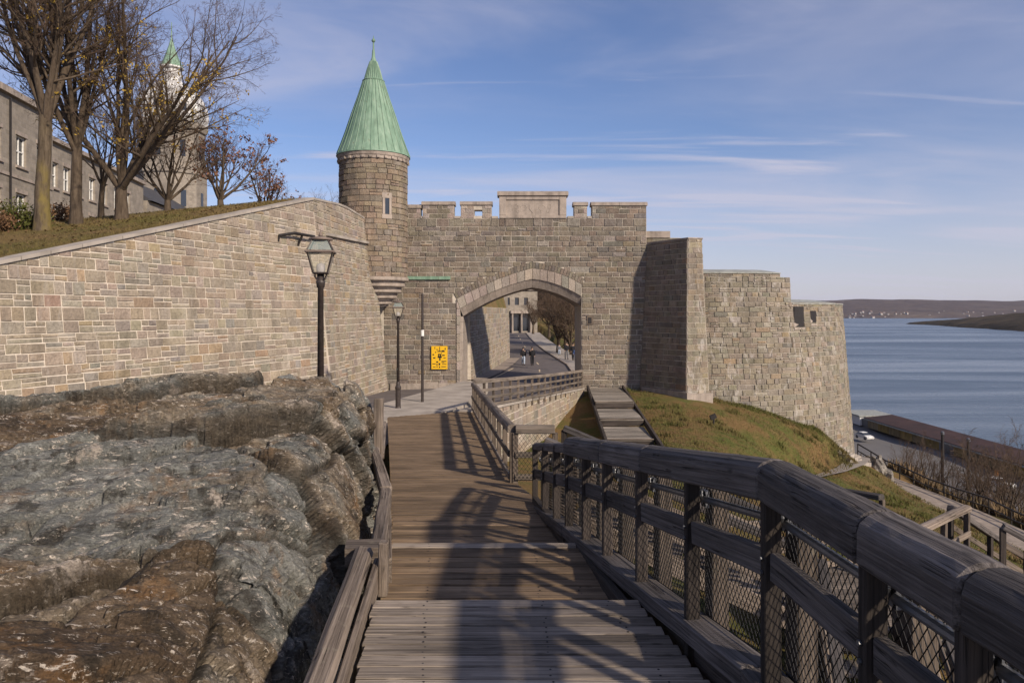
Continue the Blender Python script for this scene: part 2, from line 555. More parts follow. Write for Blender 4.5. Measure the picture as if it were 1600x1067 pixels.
# ------------------------------------------------------------------ masonry
class Flat:
    """wall face over the plan line p0 -> p1, leaning back by batter per metre; front is on the right of p0 -> p1"""
    def __init__(s, p0, p1, batter=0.0, zref=0.0):
        s.p0, s.d = Vector((*p0, 0)), Vector((*p1, 0)) - Vector((*p0, 0))
        s.L = s.d.length; s.d.normalize()
        s.n = Vector((s.d.y, -s.d.x, 0)); s.b, s.zr = batter, zref
    def pt(s, u, z, d=0.0):
        q = s.p0 + s.d * u + s.n * (s.b * (s.zr - z) + d)
        return Vector((q.x, q.y, z))
    def nrm(s, u): return s.n
class Arc:
    """round wall face; u runs along the circle of radius r from angle a0 (radians, counter-clockwise), front is outside"""
    def __init__(s, c, r, a0, a1, batter=0.0, zref=0.0):
        s.c, s.r, s.a0, s.L = c, r, a0, r * abs(a1 - a0)
        s.b, s.zr = batter, zref
    def pt(s, u, z, d=0.0):
        a = s.a0 + u / s.r; q = s.r + s.b * (s.zr - z) + d
        return Vector((s.c[0] + q * math.cos(a), s.c[1] + q * math.sin(a), z))
    def nrm(s, u):
        a = s.a0 + u / s.r
        return Vector((math.cos(a), math.sin(a), 0))

def clip(poly, hp):
    for (a, b, c) in hp:
        out = []
        for i in range(len(poly)):
            p, q = poly[i], poly[(i+1) % len(poly)]
            dp, dq = a*p[0] + b*p[1] - c, a*q[0] + b*q[1] - c
            if dp <= 0: out.append(p)
            if dp * dq < 0:
                t = dp / (dp - dq)
                out.append((p[0] + (q[0]-p[0])*t, p[1] + (q[1]-p[1])*t))
        poly = out
        if len(poly) < 3: return []
    return poly

def inset(poly, d):
    """shrink a convex counter-clockwise polygon; [] if it vanishes"""
    n = len(poly); out = []
    ar = sum(poly[i][0]*poly[(i+1)%n][1] - poly[(i+1)%n][0]*poly[i][1] for i in range(n)) / 2
    if ar < .004: return []
    for i in range(n):
        a, b, c = poly[i-1], poly[i], poly[(i+1) % n]
        e1 = (b[0]-a[0], b[1]-a[1]); e2 = (c[0]-b[0], c[1]-b[1])
        l1, l2 = math.hypot(*e1), math.hypot(*e2)
        if l1 < 1e-6 or l2 < 1e-6: return []
        n1, n2 = (-e1[1]/l1, e1[0]/l1), (-e2[1]/l2, e2[0]/l2)
        den = 1 + n1[0]*n2[0] + n1[1]*n2[1]
        if den < .25: den = .25
        out.append((b[0] + (n1[0]+n2[0])*d/den, b[1] + (n1[1]+n2[1])*d/den))
    ar2 = sum(out[i][0]*out[(i+1)%n][1] - out[(i+1)%n][0]*out[i][1] for i in range(n)) / 2
    if ar2 < .15 * ar: return []
    return out

def pick(pal, rng):
    t = rng.random() * sum(p[0] for p in pal)
    for w, c in pal:
        t -= w
        if t <= 0: break
    k = rng.uniform(.87, 1.13)
    return tuple(min(.9, max(.02, x * k * rng.uniform(.96, 1.04))) for x in c)

def even(pal, k, g=1.0):
    """pull a palette towards its mean"""
    t = sum(w for w, c in pal); m = [sum(w*c[i] for w, c in pal) / t for i in range(3)]
    return [(w, tuple((m[i] + (c[i] - m[i]) * k) * g for i in range(3))) for w, c in pal]
class Wall:
    """gathers the blocks of one thing (or part), then makes the largest in view single objects and joins the rest"""
    def __init__(s, parent, mat, seed=1): s.st, s.parent, s.mat, s.rng = [], parent, mat, random.Random(seed)
    def stone(s, surf, poly, pal, proud=(.012, .04), mort=.012, jit=.008, bev=.014, tint=None):
        r = s.rng
        q = inset(poly, mort)
        if not q: return
        q = [(a + r.uniform(-jit, jit), b + r.uniform(-jit, jit)) for a, b in q]
        w = inset(q, bev)
        if not w: return
        d = r.uniform(*proud)
        base = [surf.pt(a, b, -.06 if isinstance(surf, Arc) else -.015) for a, b in q]
        rim = [surf.pt(a, b, d * .55) for a, b in q]
        top = [surf.pt(a, b, d + r.uniform(-.004, .006)) for a, b in w]
        c = sum(top, Vector()) / len(top)
        n = surf.nrm(sum(a for a, b in q) / len(q))
        A = sum((top[i]-c).cross(top[(i+1) % len(top)]-c).length for i in range(len(top))) / 2
        vis = A * max(.02, -n.dot(c.normalized())) / max(1, c.y)**2 if c.y > 0 else 0
        px = c.x / max(c.y, .1)
        if abs(px) > .72: vis *= .01
        m = len(q)
        v = base + rim + top
        f = [(i, (i+1) % m, m+(i+1) % m, m+i) for i in range(m)] + [(m+i, m+(i+1) % m, 2*m+(i+1) % m, 2*m+i) for i in range(m)] + [tuple(range(2*m, 3*m))]
        s.st.append((vis, v, f, tint or pick(pal, r), c))
    def course(s, surf, u0, u1, z0, z1, wr, pal, hp=(), split=0.0, **k):
        r = s.rng; u = u0
        while u < u1 - 1e-4:
            w = r.uniform(*wr) * (1.35 if r.random() < .16 else 1)
            if u1 - (u + w) < wr[0] * .7: w = u1 - u
            cells = [(u, u+w, z0, z1)]
            if r.random() < split:
                zm = z0 + (z1-z0) * r.uniform(.38, .62)
                if r.random() < .5 and w > .5:
                    um = u + w * r.uniform(.4, .6)
                    cells = [(u, u+w, z0, zm), (u, um, zm, z1), (um, u+w, zm, z1)]
                else: cells = [(u, u+w, z0, zm), (u, u+w, zm, z1)]
            elif r.random() < split * .5 and w > .6:
                um = u + w * r.uniform(.35, .65)
                cells = [(u, um, z0, z1), (um, u+w, z0, z1)]
            for (a, b, c, d) in cells:
                p = [(a, c), (b, c), (b, d), (a, d)]
                if hp: p = clip(p, hp)
                if len(p) >= 3: s.stone(surf, p, pal, **k)
            u += w
    def fill(s, surf, u0, u1, z0, z1, hr, wr, pal, spans=None, hp=(), split=0.0, **k):
        z = z0
        while z < z1 - 1e-4:
            h = s.rng.uniform(*hr)
            if z1 - (z + h) < hr[0] * .7: h = z1 - z
            for (a, b) in (spans(z, z + h) if spans else [(u0, u1)]):
                if b - a > .08: s.course(surf, a, b, z, z + h, wr, pal, hp, split, **k)
            z += h
    def done(s, single=300, name='stone', rest='stone_courses'):
        s.st.sort(key=lambda t: -t[0])
        def mk(nm, lst, loc):
            V, Fc, T = [], [], []
            for (_, v, f, t, c) in lst:
                n = len(V); V += [tuple(p - loc) for p in v]
                Fc += [tuple(i + n for i in q) for q in f]
                T += [t] * sum(len(q) for q in f)
            me = bpy.data.meshes.new(nm); me.from_pydata(V, [], Fc)
            ca = me.color_attributes.new('tint', 'FLOAT_COLOR', 'CORNER')
            ca.data.foreach_set('color', np.c_[np.array(T), np.ones(len(T))].ravel())
            return link(nm, me, s.mat, s.parent, Matrix.Translation(loc))
        for t in s.st[:single]: mk(name, [t], t[4])
        if len(s.st) > single:
            lst = s.st[single:]
            c = sum((t[4] for t in lst), Vector()) / len(lst)
            mk(rest, lst, c)['kind'] = 'stuff'

def core(name, surf, us, ztop, zbot, thick, mat, parent, d=0.0):
    """solid body behind a wall face"""
    v, f = [], []
    for u in us:
        zt, zb = ztop(u), zbot(u)
        n = surf.nrm(u)
        a, b = surf.pt(u, zb, d), surf.pt(u, zt, d)
        v += [a, b, b - n * thick, Vector((*(b - n * thick).xy, zb))]
    for i in range(len(us) - 1):
        p, q = i*4, i*4+4
        for k in range(4): f.append((p+k, q+k, q+(k+1) % 4, p+(k+1) % 4))
    f += [(0, 1, 2, 3), tuple(len(v)-4+k for k in (3, 2, 1, 0))]
    return mesh(name, v, f, mat, parent)

def lin(a, b, n): return [a + (b - a) * i / (n - 1) for i in range(n)]

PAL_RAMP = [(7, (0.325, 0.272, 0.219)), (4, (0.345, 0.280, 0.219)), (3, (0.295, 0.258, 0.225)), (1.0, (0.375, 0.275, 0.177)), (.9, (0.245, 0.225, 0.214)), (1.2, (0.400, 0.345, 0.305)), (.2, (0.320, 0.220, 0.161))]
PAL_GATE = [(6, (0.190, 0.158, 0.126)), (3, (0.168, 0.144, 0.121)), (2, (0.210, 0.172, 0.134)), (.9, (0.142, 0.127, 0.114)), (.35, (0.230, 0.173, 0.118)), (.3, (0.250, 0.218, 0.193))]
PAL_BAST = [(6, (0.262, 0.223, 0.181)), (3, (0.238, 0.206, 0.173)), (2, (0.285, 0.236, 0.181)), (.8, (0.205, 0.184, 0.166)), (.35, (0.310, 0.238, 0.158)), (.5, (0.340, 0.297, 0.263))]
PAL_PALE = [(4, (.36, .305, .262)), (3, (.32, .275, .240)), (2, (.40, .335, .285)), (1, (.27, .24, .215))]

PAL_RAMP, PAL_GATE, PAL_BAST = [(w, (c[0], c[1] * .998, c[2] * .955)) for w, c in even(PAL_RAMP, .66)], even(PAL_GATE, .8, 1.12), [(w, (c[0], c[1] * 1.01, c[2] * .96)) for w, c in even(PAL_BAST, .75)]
# ------------------------------------------------------------------ rampart wall on the left (two faces meeting at a corner)
KX, KY = -9.25, 34.0
ramp = empty('rampart_wall', (-11, 28, -4), 'long battered stone rampart with sloping top beside the grass bank', 'wall')
ZR = 5.5
dirx, diry = 4.65/14.75, 14/14.75
S1 = Flat((KX - dirx*22, KY - diry*22), (KX, KY), .105, ZR)
S2 = Flat((KX, KY), (-8.35, 43.4), .105, ZR)
slope1 = (5.26 - 1.44) / 14.75
def top1(u): return 5.22 - slope1 * (22 - u)
hp1 = [(-slope1, 1.0, 5.22 - slope1*22)]
hp2 = [(-.075, 1.0, 5.22), (.055, 1.0, 5.22 + .13*4.4)]
def top2(u): return min(5.22 + .075*u, 5.22 + .13*4.4 - .055*u)
core('wall_core', S1, lin(0, 22, 23), top1, lambda u: -5.4, 1.2, M['mortar_light'], ramp)
core('wall_core', S2, lin(0, S2.L, 12), top2, lambda u: -5.4, 1.2, M['mortar_light'], ramp)
wl = Wall(ramp, M['stone_rampart'], 11)
z = -3.4
while z < 5.3:
    h = wl.rng.uniform(.25, .42)
    u0 = max(0, 22 - (5.22 - z) / slope1 - .2)
    wl.course(S1, 0 if z < top1(0) else u0, 22 - wl.rng.choice((0, .0)), z, z + h, (.34, .82), PAL_RAMP, hp1, .36, mort=.016)
    z += h
wl.fill(S2, 0, S2.L, -5.0, 6.0, (.26, .38), (.35, .95), PAL_RAMP, None, hp2, .25, mort=.017)
wl.done(300)
# coping along the sloping top
cr = random.Random(3)
u = 4.0
while u < 21.98:
    w = min(cr.uniform(.9, 1.5), 22 - u)
    a, b = u + .012, u + w - .012
    q = [S1.pt(a, top1(a) - .0, .10), S1.pt(b, top1(b), .10), S1.pt(b, top1(b), -.55), S1.pt(a, top1(a), -.55)]
    MB().prism([p - Vector((0, 0, .03)) for p in q], (0, 0, .10 + cr.uniform(0, .012))).build('coping_stone', M['concrete'], ramp)
    u += w
u = 0.0
while u < S2.L - .05:
    w = min(cr.uniform(.9, 1.4), S2.L - u)
    a, b = u + .012, u + w - .012
    q = [S2.pt(a, top2(a), .06), S2.pt(b, top2(b), .06), S2.pt(b, top2(b), -.5), S2.pt(a, top2(a), -.5)]
    MB().prism([p - Vector((0, 0, .02)) for p in q], (0, 0, .10)).build('coping_stone', M['concrete'], ramp)
    u += w
# projecting string course on the second face
u = 1.2
while u < S2.L - .1:
    w = min(1.3, S2.L - u)
    zc = 3.62 + .035 * u
    q = [S2.pt(u + .01, zc, .17), S2.pt(u + w - .01, zc + .035*w, .17), S2.pt(u + w - .01, zc + .035*w, -.1), S2.pt(u + .01, zc, -.1)]
    MB().prism(q, (0, 0, .13)).build('string_course_stone', M['stone_shadow'] if 'stone_shadow' in M else M['concrete'], ramp)
    u += w
# bent iron bar fixed to the first face
ib = MB()
A, B_, C_ = S1.pt(19.1, 3.25, .10), S1.pt(19.9, 3.42, .30), S1.pt(21.4, 3.42, .32)
ib.tube([S1.pt(19.1, 3.0, .02), A, B_, C_], [.05, .06, .07, .06], 8)
ib.tube([S1.pt(20.5, 2.95, .02), S1.pt(20.5, 3.40, .30)], .05, 6)
ib.build('iron_bar', M['iron'], ramp)

# ------------------------------------------------------------------ gate wall with the arch
GY = 46.0
gate = empty('city_gate', (0.6, GY, -4.7), 'crenellated stone gate wall with a pointed road arch', 'gateway')
GS = Flat((-9.0, GY), (8.4, GY), 0, 0)          # u = X + 9
def gx(px): return (px - 800) / 25.0
def gz(py): return (488 - py) / 25.0
inL = np.polyfit([-3.08, -1.28, -.2, 1.28], [-.24, .74, 1.2, 1.56], 2)
inR = np.polyfit([1.28, 2.8, 4.34], [1.56, 1.20, .42], 2)
ouL = np.polyfit([-3.46, -1.28, .16, 1.28], [.84, 1.88, 2.46, 2.74], 2)
ouR = np.polyfit([1.28, 2.8, 4.36], [2.74, 2.46, 1.74], 2)
def curve(pl, pr, xl, xr, n):
    L = [(x, float(np.polyval(pl, x))) for x in np.linspace(xl, 1.28, n)]
    Rr = [(x, float(np.polyval(pr, x))) for x in np.linspace(1.28, xr, n)]
    return L, Rr
NV = 13
iL, iR = curve(inL, inR, -3.08, 4.33, NV + 1)
oL, oR = curve(ouL, ouR, -3.46, 4.36, NV + 1)
def lerp2(a, b, t): return [(p[0]*(1-t) + q[0]*t, p[1]*(1-t) + q[1]*t) for p, q in zip(a, b)]
mL, mR = lerp2(iL, oL, .42), lerp2(iR, oR, .42)
def hood(pts, out):
    r = []
    for i, p in enumerate(pts):
        a, b = pts[max(0, i-1)], pts[min(len(pts)-1, i+1)]
        l = math.hypot(b[0]-a[0], b[1]-a[1])
        r.append((p[0] - (b[1]-a[1])/l*out, p[1] + (b[0]-a[0])/l*out))
    return r
hL, hR = hood(oL, .40), hood(oR, .40)
hL[-1] = hR[0] = (1.28, oL[-1][1] + .42)
XR = 4.35
GB = -5.3
ol = [(-9.0, GB), (mL[0][0], GB)] + mL + mR[1:-1] + [(XR, mR[-1][1]), (XR, GB), (8.4, GB), (8.4, 5.86), (-9.0, 5.86)]
bm = bmesh.new()
vs = [bm.verts.new((x - .6, 0, z + 4.7)) for x, z in ol]
fc = bm.faces.new(vs)
ex = bmesh.ops.extrude_face_region(bm, geom=[fc])
bmesh.ops.translate(bm, vec=(0, 5.0, 0), verts=[e for e in ex['geom'] if isinstance(e, bmesh.types.BMVert)])
bmesh.ops.triangulate(bm, faces=[f for f in bm.faces if len(f.verts) > 4])
bmesh.ops.recalc_face_normals(bm, faces=bm.faces)
me = bpy.data.meshes.new('wall_core'); bm.to_mesh(me); bm.free()
link('wall_core', me, M['mortar_gate'], gate, Matrix.Translation((.6, GY, -4.7)))

# joint lines: the hood outline limits the courses
HO = [(hL[0][0], GB)] + hL + hR[1:] + [(XR, hR[-1][1])]
hox = np.array([p[0] for p in hL + hR[1:]]); hoz = np.array([p[1] for p in hL + hR[1:]])
def gate_spans(z0, z1):
    zm = min(z1 - .02, (z0 + z1) / 2 + .06)
    if zm > hoz.max(): return [(1.0, 17.4)]
    xl = -3.72 if zm < hL[0][1] - .05 else float(np.interp(zm, hoz[:NV+1], hox[:NV+1]))
    xr = XR + .015 if zm < hR[-1][1] else float(np.interp(-zm, -hoz[NV:], hox[NV:]))
    if zm < .72: xl = -3.47
    return [(1.0, xl + 9 + .02), (xr + 9, 17.4)]
wg = Wall(gate, M['stone_gate'], 21)
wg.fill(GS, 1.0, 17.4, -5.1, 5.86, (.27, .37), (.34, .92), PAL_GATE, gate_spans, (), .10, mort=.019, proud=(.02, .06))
# merlons
mer = [(-7.25, -5.72, 6.72), (-5.6, -3.62, 6.92), (-3.2, -1.28, 6.92), (3.88, 4.70, 6.88), (5.0, 8.4, 6.88)]
wp = Wall(gate, M['stone_pale'], 31)
for i, (x0, x1, zt) in enumerate(mer):
    hole = i == 2
    b = MB()
    if hole:
        b.box((x0, GY, 5.86), (-2.36, GY + .8, zt - .22)).box((-1.86, GY, 5.86), (x1, GY + .8, zt - .22))
        b.box((-2.36, GY, 5.86), (-1.86, GY + .8, 6.02)).box((-2.36, GY, 6.40), (-1.86, GY + .8, zt - .22))
    else:
        b.box((x0 + .01, GY, 5.86), (x1 - .01, GY + .8, zt - .22))
    b.build('merlon_core', M['mortar_gate'], gate)
    # coping in two pieces, weathered slope on top
    nb = 2 if x1 - x0 > 1.3 else 1
    for k in range(nb):
        a, c = x0 - .06 + (x1 - x0 + .12) * k / nb, x0 - .06 + (x1 - x0 + .12) * (k + 1) / nb
        a, c = a + (.008 if k else 0), c - (.008 if k < nb - 1 else 0)
        poly = [(a, GY - .10, zt - .22), (a, GY + .9, zt - .22), (a, GY + .9, zt - .06), (a, GY + .6, zt + .04), (a, GY + .2, zt + .04), (a, GY - .10, zt - .06)]
        wpM = MB().prism(poly, (c - a, 0, 0)).build('coping_stone', M['granite'] if 'granite' in M else M['concrete'], gate)
    # pale quoins at the sides, coursed stone between
    z0 = 5.86; k = 0
    while z0 < zt - .23:
        h = min(.30, zt - .22 - z0)
        q = .42 if k % 2 == 0 else .26
        if i in (1, 2, 3):
            wp.stone(GS, [(x0+9, z0), (x0+9+q, z0), (x0+9+q, z0+h), (x0+9, z0+h)], PAL_PALE, proud=(.02, .035))
        if i != 4:
            wp.stone(GS, [(x1+9-q, z0), (x1+9, z0), (x1+9, z0+h), (x1+9-q, z0+h)], PAL_PALE, proud=(.02, .035))
        a = x0 + 9 + (q if i in (1, 2, 3) else 0); c = x1 + 9 - (q if i != 4 else 0)
        if i == 4:
            wp.stone(GS, [(x0+9, z0), (x0+9+q, z0), (x0+9+q, z0+h), (x0+9, z0+h)], PAL_PALE, proud=(.02, .035)); a += q
        if hole:
            for (s0, s1) in ((a, -2.36 + 9), (-1.86 + 9, c)):
                if s1 - s0 > .1: wp.stone(GS, [(s0, z0), (s1, z0), (s1, z0+h), (s0, z0+h)], PAL_PALE, proud=(.02, .03))
        elif c - a > .15:
            wg.course(GS, a, c, z0, z0 + h, (.3, .7), PAL_GATE, mort=.014)
        z0 += h; k += 1
# crenel sills
for a, c in ((-5.72, -5.6), (-3.62, -3.2), (-1.28, -.86), (3.46, 3.88), (4.70, 5.0)):
    MB().box((a + .01, GY - .06, 5.862), (c - .01, GY + .9, 6.0)).build('crenel_sill', M['concrete'], gate)
# granite panel block in the middle
def panel_block():
    pr = empty('panel_merlon', (1.3, GY, 5.86)); setparent(pr, gate)
    MB().box((-.80, GY - .02, 5.862), (3.40, GY + .9, 7.30)).build('block', M['granite'], pr)
    for (a, c, z0, z1) in ((-.80, -.36, 6.06, 7.20), (2.96, 3.40, 6.06, 7.20), (-.36, 2.96, 7.02, 7.20), (-.80, 3.40, 5.87, 6.055)):
        n = 2 if c - a > 1 else 1
        for k in range(n):
            p, q = a + (c-a)*k/n + .006, a + (c-a)*(k+1)/n - .006
            MB().box((p, GY - .10, z0 + .004), (q, GY - .015, z1 - .004)).build('surround_stone', M['granite'], pr)
    # shallow carved relief: scroll work around a shield
    rl = MB()
    for sgn in (-1, 1):
        for (cx, cz, r0, t0, t1) in ((1.3 + sgn*.55, 6.50, .22, 0, 5.2), (1.3 + sgn*1.05, 6.58, .16, .8, 5.6), (1.3 + sgn*.95, 6.30, .13, 2.0, 6.6)):
            pts = [(cx + sgn*math.cos(t)*r0*(1 - .08*t), GY - .012, cz + math.sin(t)*r0*(1 - .08*t)) for t in np.linspace(t0, t1, 12)]
            rl.tube(pts, .022, 5)
    rl.prism([(1.08, GY - .04, 6.72), (1.52, GY - .04, 6.72), (1.52, GY - .04, 6.45), (1.3, GY - .04, 6.18), (1.08, GY - .04, 6.45)][::-1], (0, .03, 0))
    rl.build('carved_relief', M['granite'], pr)
    for k in range(2):
        a, c = (-.92, 1.295) if k == 0 else (1.305, 3.52)
        MB().prism([(a, GY - .16, 7.28), (a, GY + 1.0, 7.28), (a, GY + 1.0, 7.48), (a, GY + .6, 7.60), (a, GY + .2, 7.60), (a, GY - .16, 7.48)], (c - a, 0, 0)).build('coping_stone', M['granite'], pr)
def granite():
    k = Mt('granite', .9, .25)
    p = k.pos()
    n = k.noise(p, 2.2, 6, .62); f = k.noise(p, 60, 2, .5)
    st = k.noise(k.pos((2.5, 2.5, .3)), 1, 5, .6)
    c = k.ramp(n, [(.25, (.27, .23, .20)), (.5, (.355, .30, .258)), (.78, (.43, .36, .305))])
    c = k.mix(c, k.ramp(st, [(.32, .55), (.55, 1.0)]), .8, 'MULTIPLY')
    c = k.mix(c, k.ramp(f, [(.35, .8), (.65, 1.1)]), .8, 'MULTIPLY')
    k.color(c); k.bump(k.math(n, f, 'ADD'), .012)
    return k.m
M['granite'] = granite()
panel_block()
for o in gate.children:
    if o.name.startswith('coping_stone'):
        o.data.materials[0] = M['granite']
# arch: thin hood stones, outer order, inner lining
def quad_stone(wall, a, b, c, d, pal, proud, bev=.012, mort=.008, jit=.003):
    p = [(q[0] + 9, q[1]) for q in (a, b, c, d)]
    ar = sum(p[i][0]*p[(i+1)%4][1] - p[(i+1)%4][0]*p[i][1] for i in range(4))
    if ar < 0: p = p[::-1]
    wall.stone(GS, p, pal, proud=proud, bev=bev, mort=mort, jit=jit)
wh = Wall(gate, M['stone_gate'], 41)
def resample(pts, n):
    p = np.array(pts); s = np.r_[0, np.cumsum(np.hypot(*np.diff(p, axis=0).T))]
    t = np.linspace(0, s[-1], n)
    return list(zip(np.interp(t, s, p[:, 0]), np.interp(t, s, p[:, 1])))
for o_, h_, n in ((oL, hL, 27), (oR, hR, 18)):
    A, B = resample(o_, n), resample(h_, n)
    for i in range(n - 1): quad_stone(wh, A[i], A[i+1], B[i+1], B[i], PAL_GATE, (.035, .05))
wh.done(300, 'hood_stone')
wv = Wall(gate, M['stone_pale'], 43)
for a_, b_, n in ((mL, oL, 11), (mR, oR, 8)):
    A, B = resample(a_, n), resample(b_, n)
    for i in range(n - 1): quad_stone(wv, A[i], A[i+1], B[i+1], B[i], PAL_PALE, (.085, .095), .012, .006)
# left jamb blocks
z0 = -4.75
while z0 < .78:
    h = min(wv.rng.uniform(.42, .62), .80 - z0)
    zt = min(z0 + h, .80)
    def xin(z): return float(np.interp(z, [mL[0][1], .84], [mL[0][0], -3.46])) if z > mL[0][1] else mL[0][0]
    quad_stone(wv, (-3.47, z0), (xin(z0), z0), (xin(zt), zt), (-3.47, zt), PAL_PALE, (.085, .095), .012, .006)
    z0 = zt
    if h < .1: break
wv.done(300, 'voussoir')
wp.done(300, 'quoin_stone')
wg.done(300)
# inner lining, chamfered at the front
lr = random.Random(9)
def liner(a, b, c, d):
    """a, b on the inner line, d, c on the middle line"""
    v = []
    for (p, y) in ((a, GY + .30), (b, GY + .30), (c, GY - .03), (d, GY - .03), (a, GY + 5.02), (b, GY + 5.02), (c, GY + 4.98), (d, GY + 4.98)):
        v.append((p[0], y, p[1]))
    MB().add(v, [(0,1,2,3), (7,6,5,4), (0,4,5,1), (1,5,6,2), (2,6,7,3), (3,7,4,0)]).build('lining_stone', M['granite'], gate)
def sh(p, q, t): return (p[0]*(1-t) + q[0]*t, p[1]*(1-t) + q[1]*t)
for a_, b_, n in ((iL, mL, 13), (iR, mR, 9)):
    A, B = resample(a_, n), resample(b_, n)
    for i in range(n - 1):
        liner(sh(A[i], A[i+1], .012), sh(A[i], A[i+1], .988), sh(B[i], B[i+1], .988), sh(B[i], B[i+1], .012))
z0 = -4.75
while z0 < -.3:
    zt = min(z0 + lr.uniform(.5, .7), -.25)
    liner((-3.08, z0 + .006), (-3.08, zt - .006), (mL[0][0], zt - .006), (mL[0][0], z0 + .006))
    z0 = zt
# plinth course, copper flashing, wall box
for a, c in [(-7.6 + i*1.0, -6.6 + i*1.0) for i in range(4)]:
    MB().box((a + .01, GY - .14, -5.2), (c - .01, GY + .02, -4.40 + cr.uniform(-.06, .06))).build('plinth_stone', M['granite'], gate)
MB().box((gx(627), GY - .16, gz(437)), (gx(704), GY + .01, gz(432))).build('copper_flashing', M['copper'], gate)
MB().box((gx(917), GY - .09, gz(507)), (gx(927), GY + .01, gz(493))).build('wall_box', M['post_wood'], gate)
MB().box((gx(919), GY - .12, gz(505)), (gx(924), GY - .085, gz(496))).build('box_grille', M['iron'], gate)
# lower wall just behind the gate's right end
lb = empty('parapet_wall', (9.5, 50, -4), 'low stone parapet with pale coping just behind the buttress', 'wall')
wq = Wall(lb, M['stone_gate'], 44)
PS = Flat((8.42, 48.0), (11.0, 48.0), 0, 0)
core('wall_core', PS, lin(0, 2.58, 3), lambda u: 4.85, lambda u: -5, 2.0, M['mortar_gate'], lb)
wq.fill(PS, 0, 2.58, 3.2, 4.85, (.27, .36), (.4, .9), PAL_GATE)
wq.done(60)
MB().box((8.45, 47.9, 4.853), (10.3, 49.2, 5.28)).build('coping_stone', M['granite'], lb)

# ------------------------------------------------------------------ corner tower with copper spire
TC = (-8.28, 44.0)
tw = empty('corner_turret', (TC[0], TC[1], 1), 'round stone turret with a green copper cone roof', 'turret')
TR = 2.0
TS = Arc(TC, TR, R(-200), R(40))
MB().lathe((TC[0], TC[1], 0), [(TR - .05, 2.0), (TR - .05, 8.95)], 64).build('turret_core', M['mortar_gate'], tw)
wt = Wall(tw, M['stone_gate'], 51)
awin = math.atan2(-(TC[1] - 42.35), gx(612) * 42.35 / 46 * 1.0 + 8.28) if False else R(-57)
uw = (awin - TS.a0) * TR
def tspans(z0, z1):
    zm = (z0 + z1) / 2
    if 5.42 < zm < 6.86: return [(0, uw - .28), (uw + .28, TS.L)]
    return [(0, TS.L)]
zz = 2.25
hs = [.29, .33, .31, .36, .27]
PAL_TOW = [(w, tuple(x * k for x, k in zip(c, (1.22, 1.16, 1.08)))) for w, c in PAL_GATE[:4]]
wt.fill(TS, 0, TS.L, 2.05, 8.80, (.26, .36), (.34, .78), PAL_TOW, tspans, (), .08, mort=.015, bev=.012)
wt.done(300)
# window: pale surround and dark slit
wfr = empty('slit_window', TS.pt(uw, 5.3)); setparent(wfr, tw)
def ts_box(u0, u1, z0, z1, d0, d1, name, mat, par):
    MB().prism([TS.pt(u0, z0, d1), TS.pt(u1, z0, d1), TS.pt(u1, z0, d0), TS.pt(u0, z0, d0)], (0, 0, z1 - z0)).build(name, mat, par)
for (u0, u1, z0, z1) in ((-.27, -.13, 5.64, 6.56), (.13, .27, 5.64, 6.56), (-.30, .30, 6.565, 6.88), (-.30, .30, 5.38, 5.635)):
    ts_box(uw + u0, uw + u1, z0, z1, -.05, .05, 'surround_stone', M['granite'], wfr)
ts_box(uw - .13, uw + .13, 5.64, 6.56, -.05, .004, 'dark_opening', M['window_glass'], wfr)
# corbels carrying the turret
for i, (r, z0, z1) in enumerate(((2.08, 1.80, 2.06), (1.86, 1.46, 1.74), (1.60, 1.12, 1.40), (1.32, .78, 1.06), (1.0, .44, .72))):
    k = i / 4
    MB().lathe((TC[0] + .05*k, TC[1] + .35*k, 0), [(r - .22, z0 - .07), (r - .22, z0 + .02), (r - .04, z0 + .04), (r, z0 + .09), (r, z1)], 36).build('corbel_ring', M['granite'], tw)
# cornice with small blocks
MB().lathe((TC[0], TC[1], 0), [(2.0, 8.80), (2.05, 8.84), (2.05, 8.98), (2.10, 9.04), (2.13, 9.16), (2.13, 9.24)], 48).build('cornice', M['cornice'] if 'cornice' in M else M['granite'], tw)
for k in range(30):
    a = 2 * math.pi * k / 30
    if math.sin(a) > .35: continue
    c = Vector((TC[0] + 2.06*math.cos(a), TC[1] + 2.06*math.sin(a), 8.915))
    MB().obox(c, Vector((math.cos(a), math.sin(a), 0))*.07, Vector((-math.sin(a), math.cos(a), 0))*.075, (0, 0, .07)).build('dentil', M['granite'], tw)
# roof
prof = [(2.19, 9.22), (2.17, 9.30), (1.95, 9.85), (1.66, 10.65), (1.30, 11.75), (.96, 12.70), (.62, 13.75), (.54, 13.85), (.36, 14.50), (.20, 14.95), (.11, 15.20), (.08, 15.60), (.05, 15.75), (.045, 16.10)]
NS = 28
rf = MB()
rf.lathe((TC[0], TC[1], 0), prof[:11], NS)
roof = rf.build('cone_roof', M['copper'], tw)
for k in range(NS):
    a = 2 * math.pi * (k + .5) / NS
    if math.sin(a) > .5: continue
    d = Vector((math.cos(a), math.sin(a), 0))
    pts = [Vector((TC[0], TC[1], z)) + d * (r * .9935 + .018) for r, z in prof[1:10]]
    MB().tube(pts, .022, 4).build('seam', M['copper'], roof)
MB().lathe((TC[0], TC[1], 0), [(.63, 13.72), (.67, 13.79), (.55, 13.87)], NS).build('roof_band', M['copper'], roof)
fin = MB().lathe((TC[0], TC[1], 0), prof[9:], 12)
fin.lathe((TC[0], TC[1], 16.10), [(.03, 0), (.09, .05), (.12, .12), (.09, .20), (.03, .25), (.012, .42)], 12)
fin.build('finial', M['copper'], tw, smooth=True)

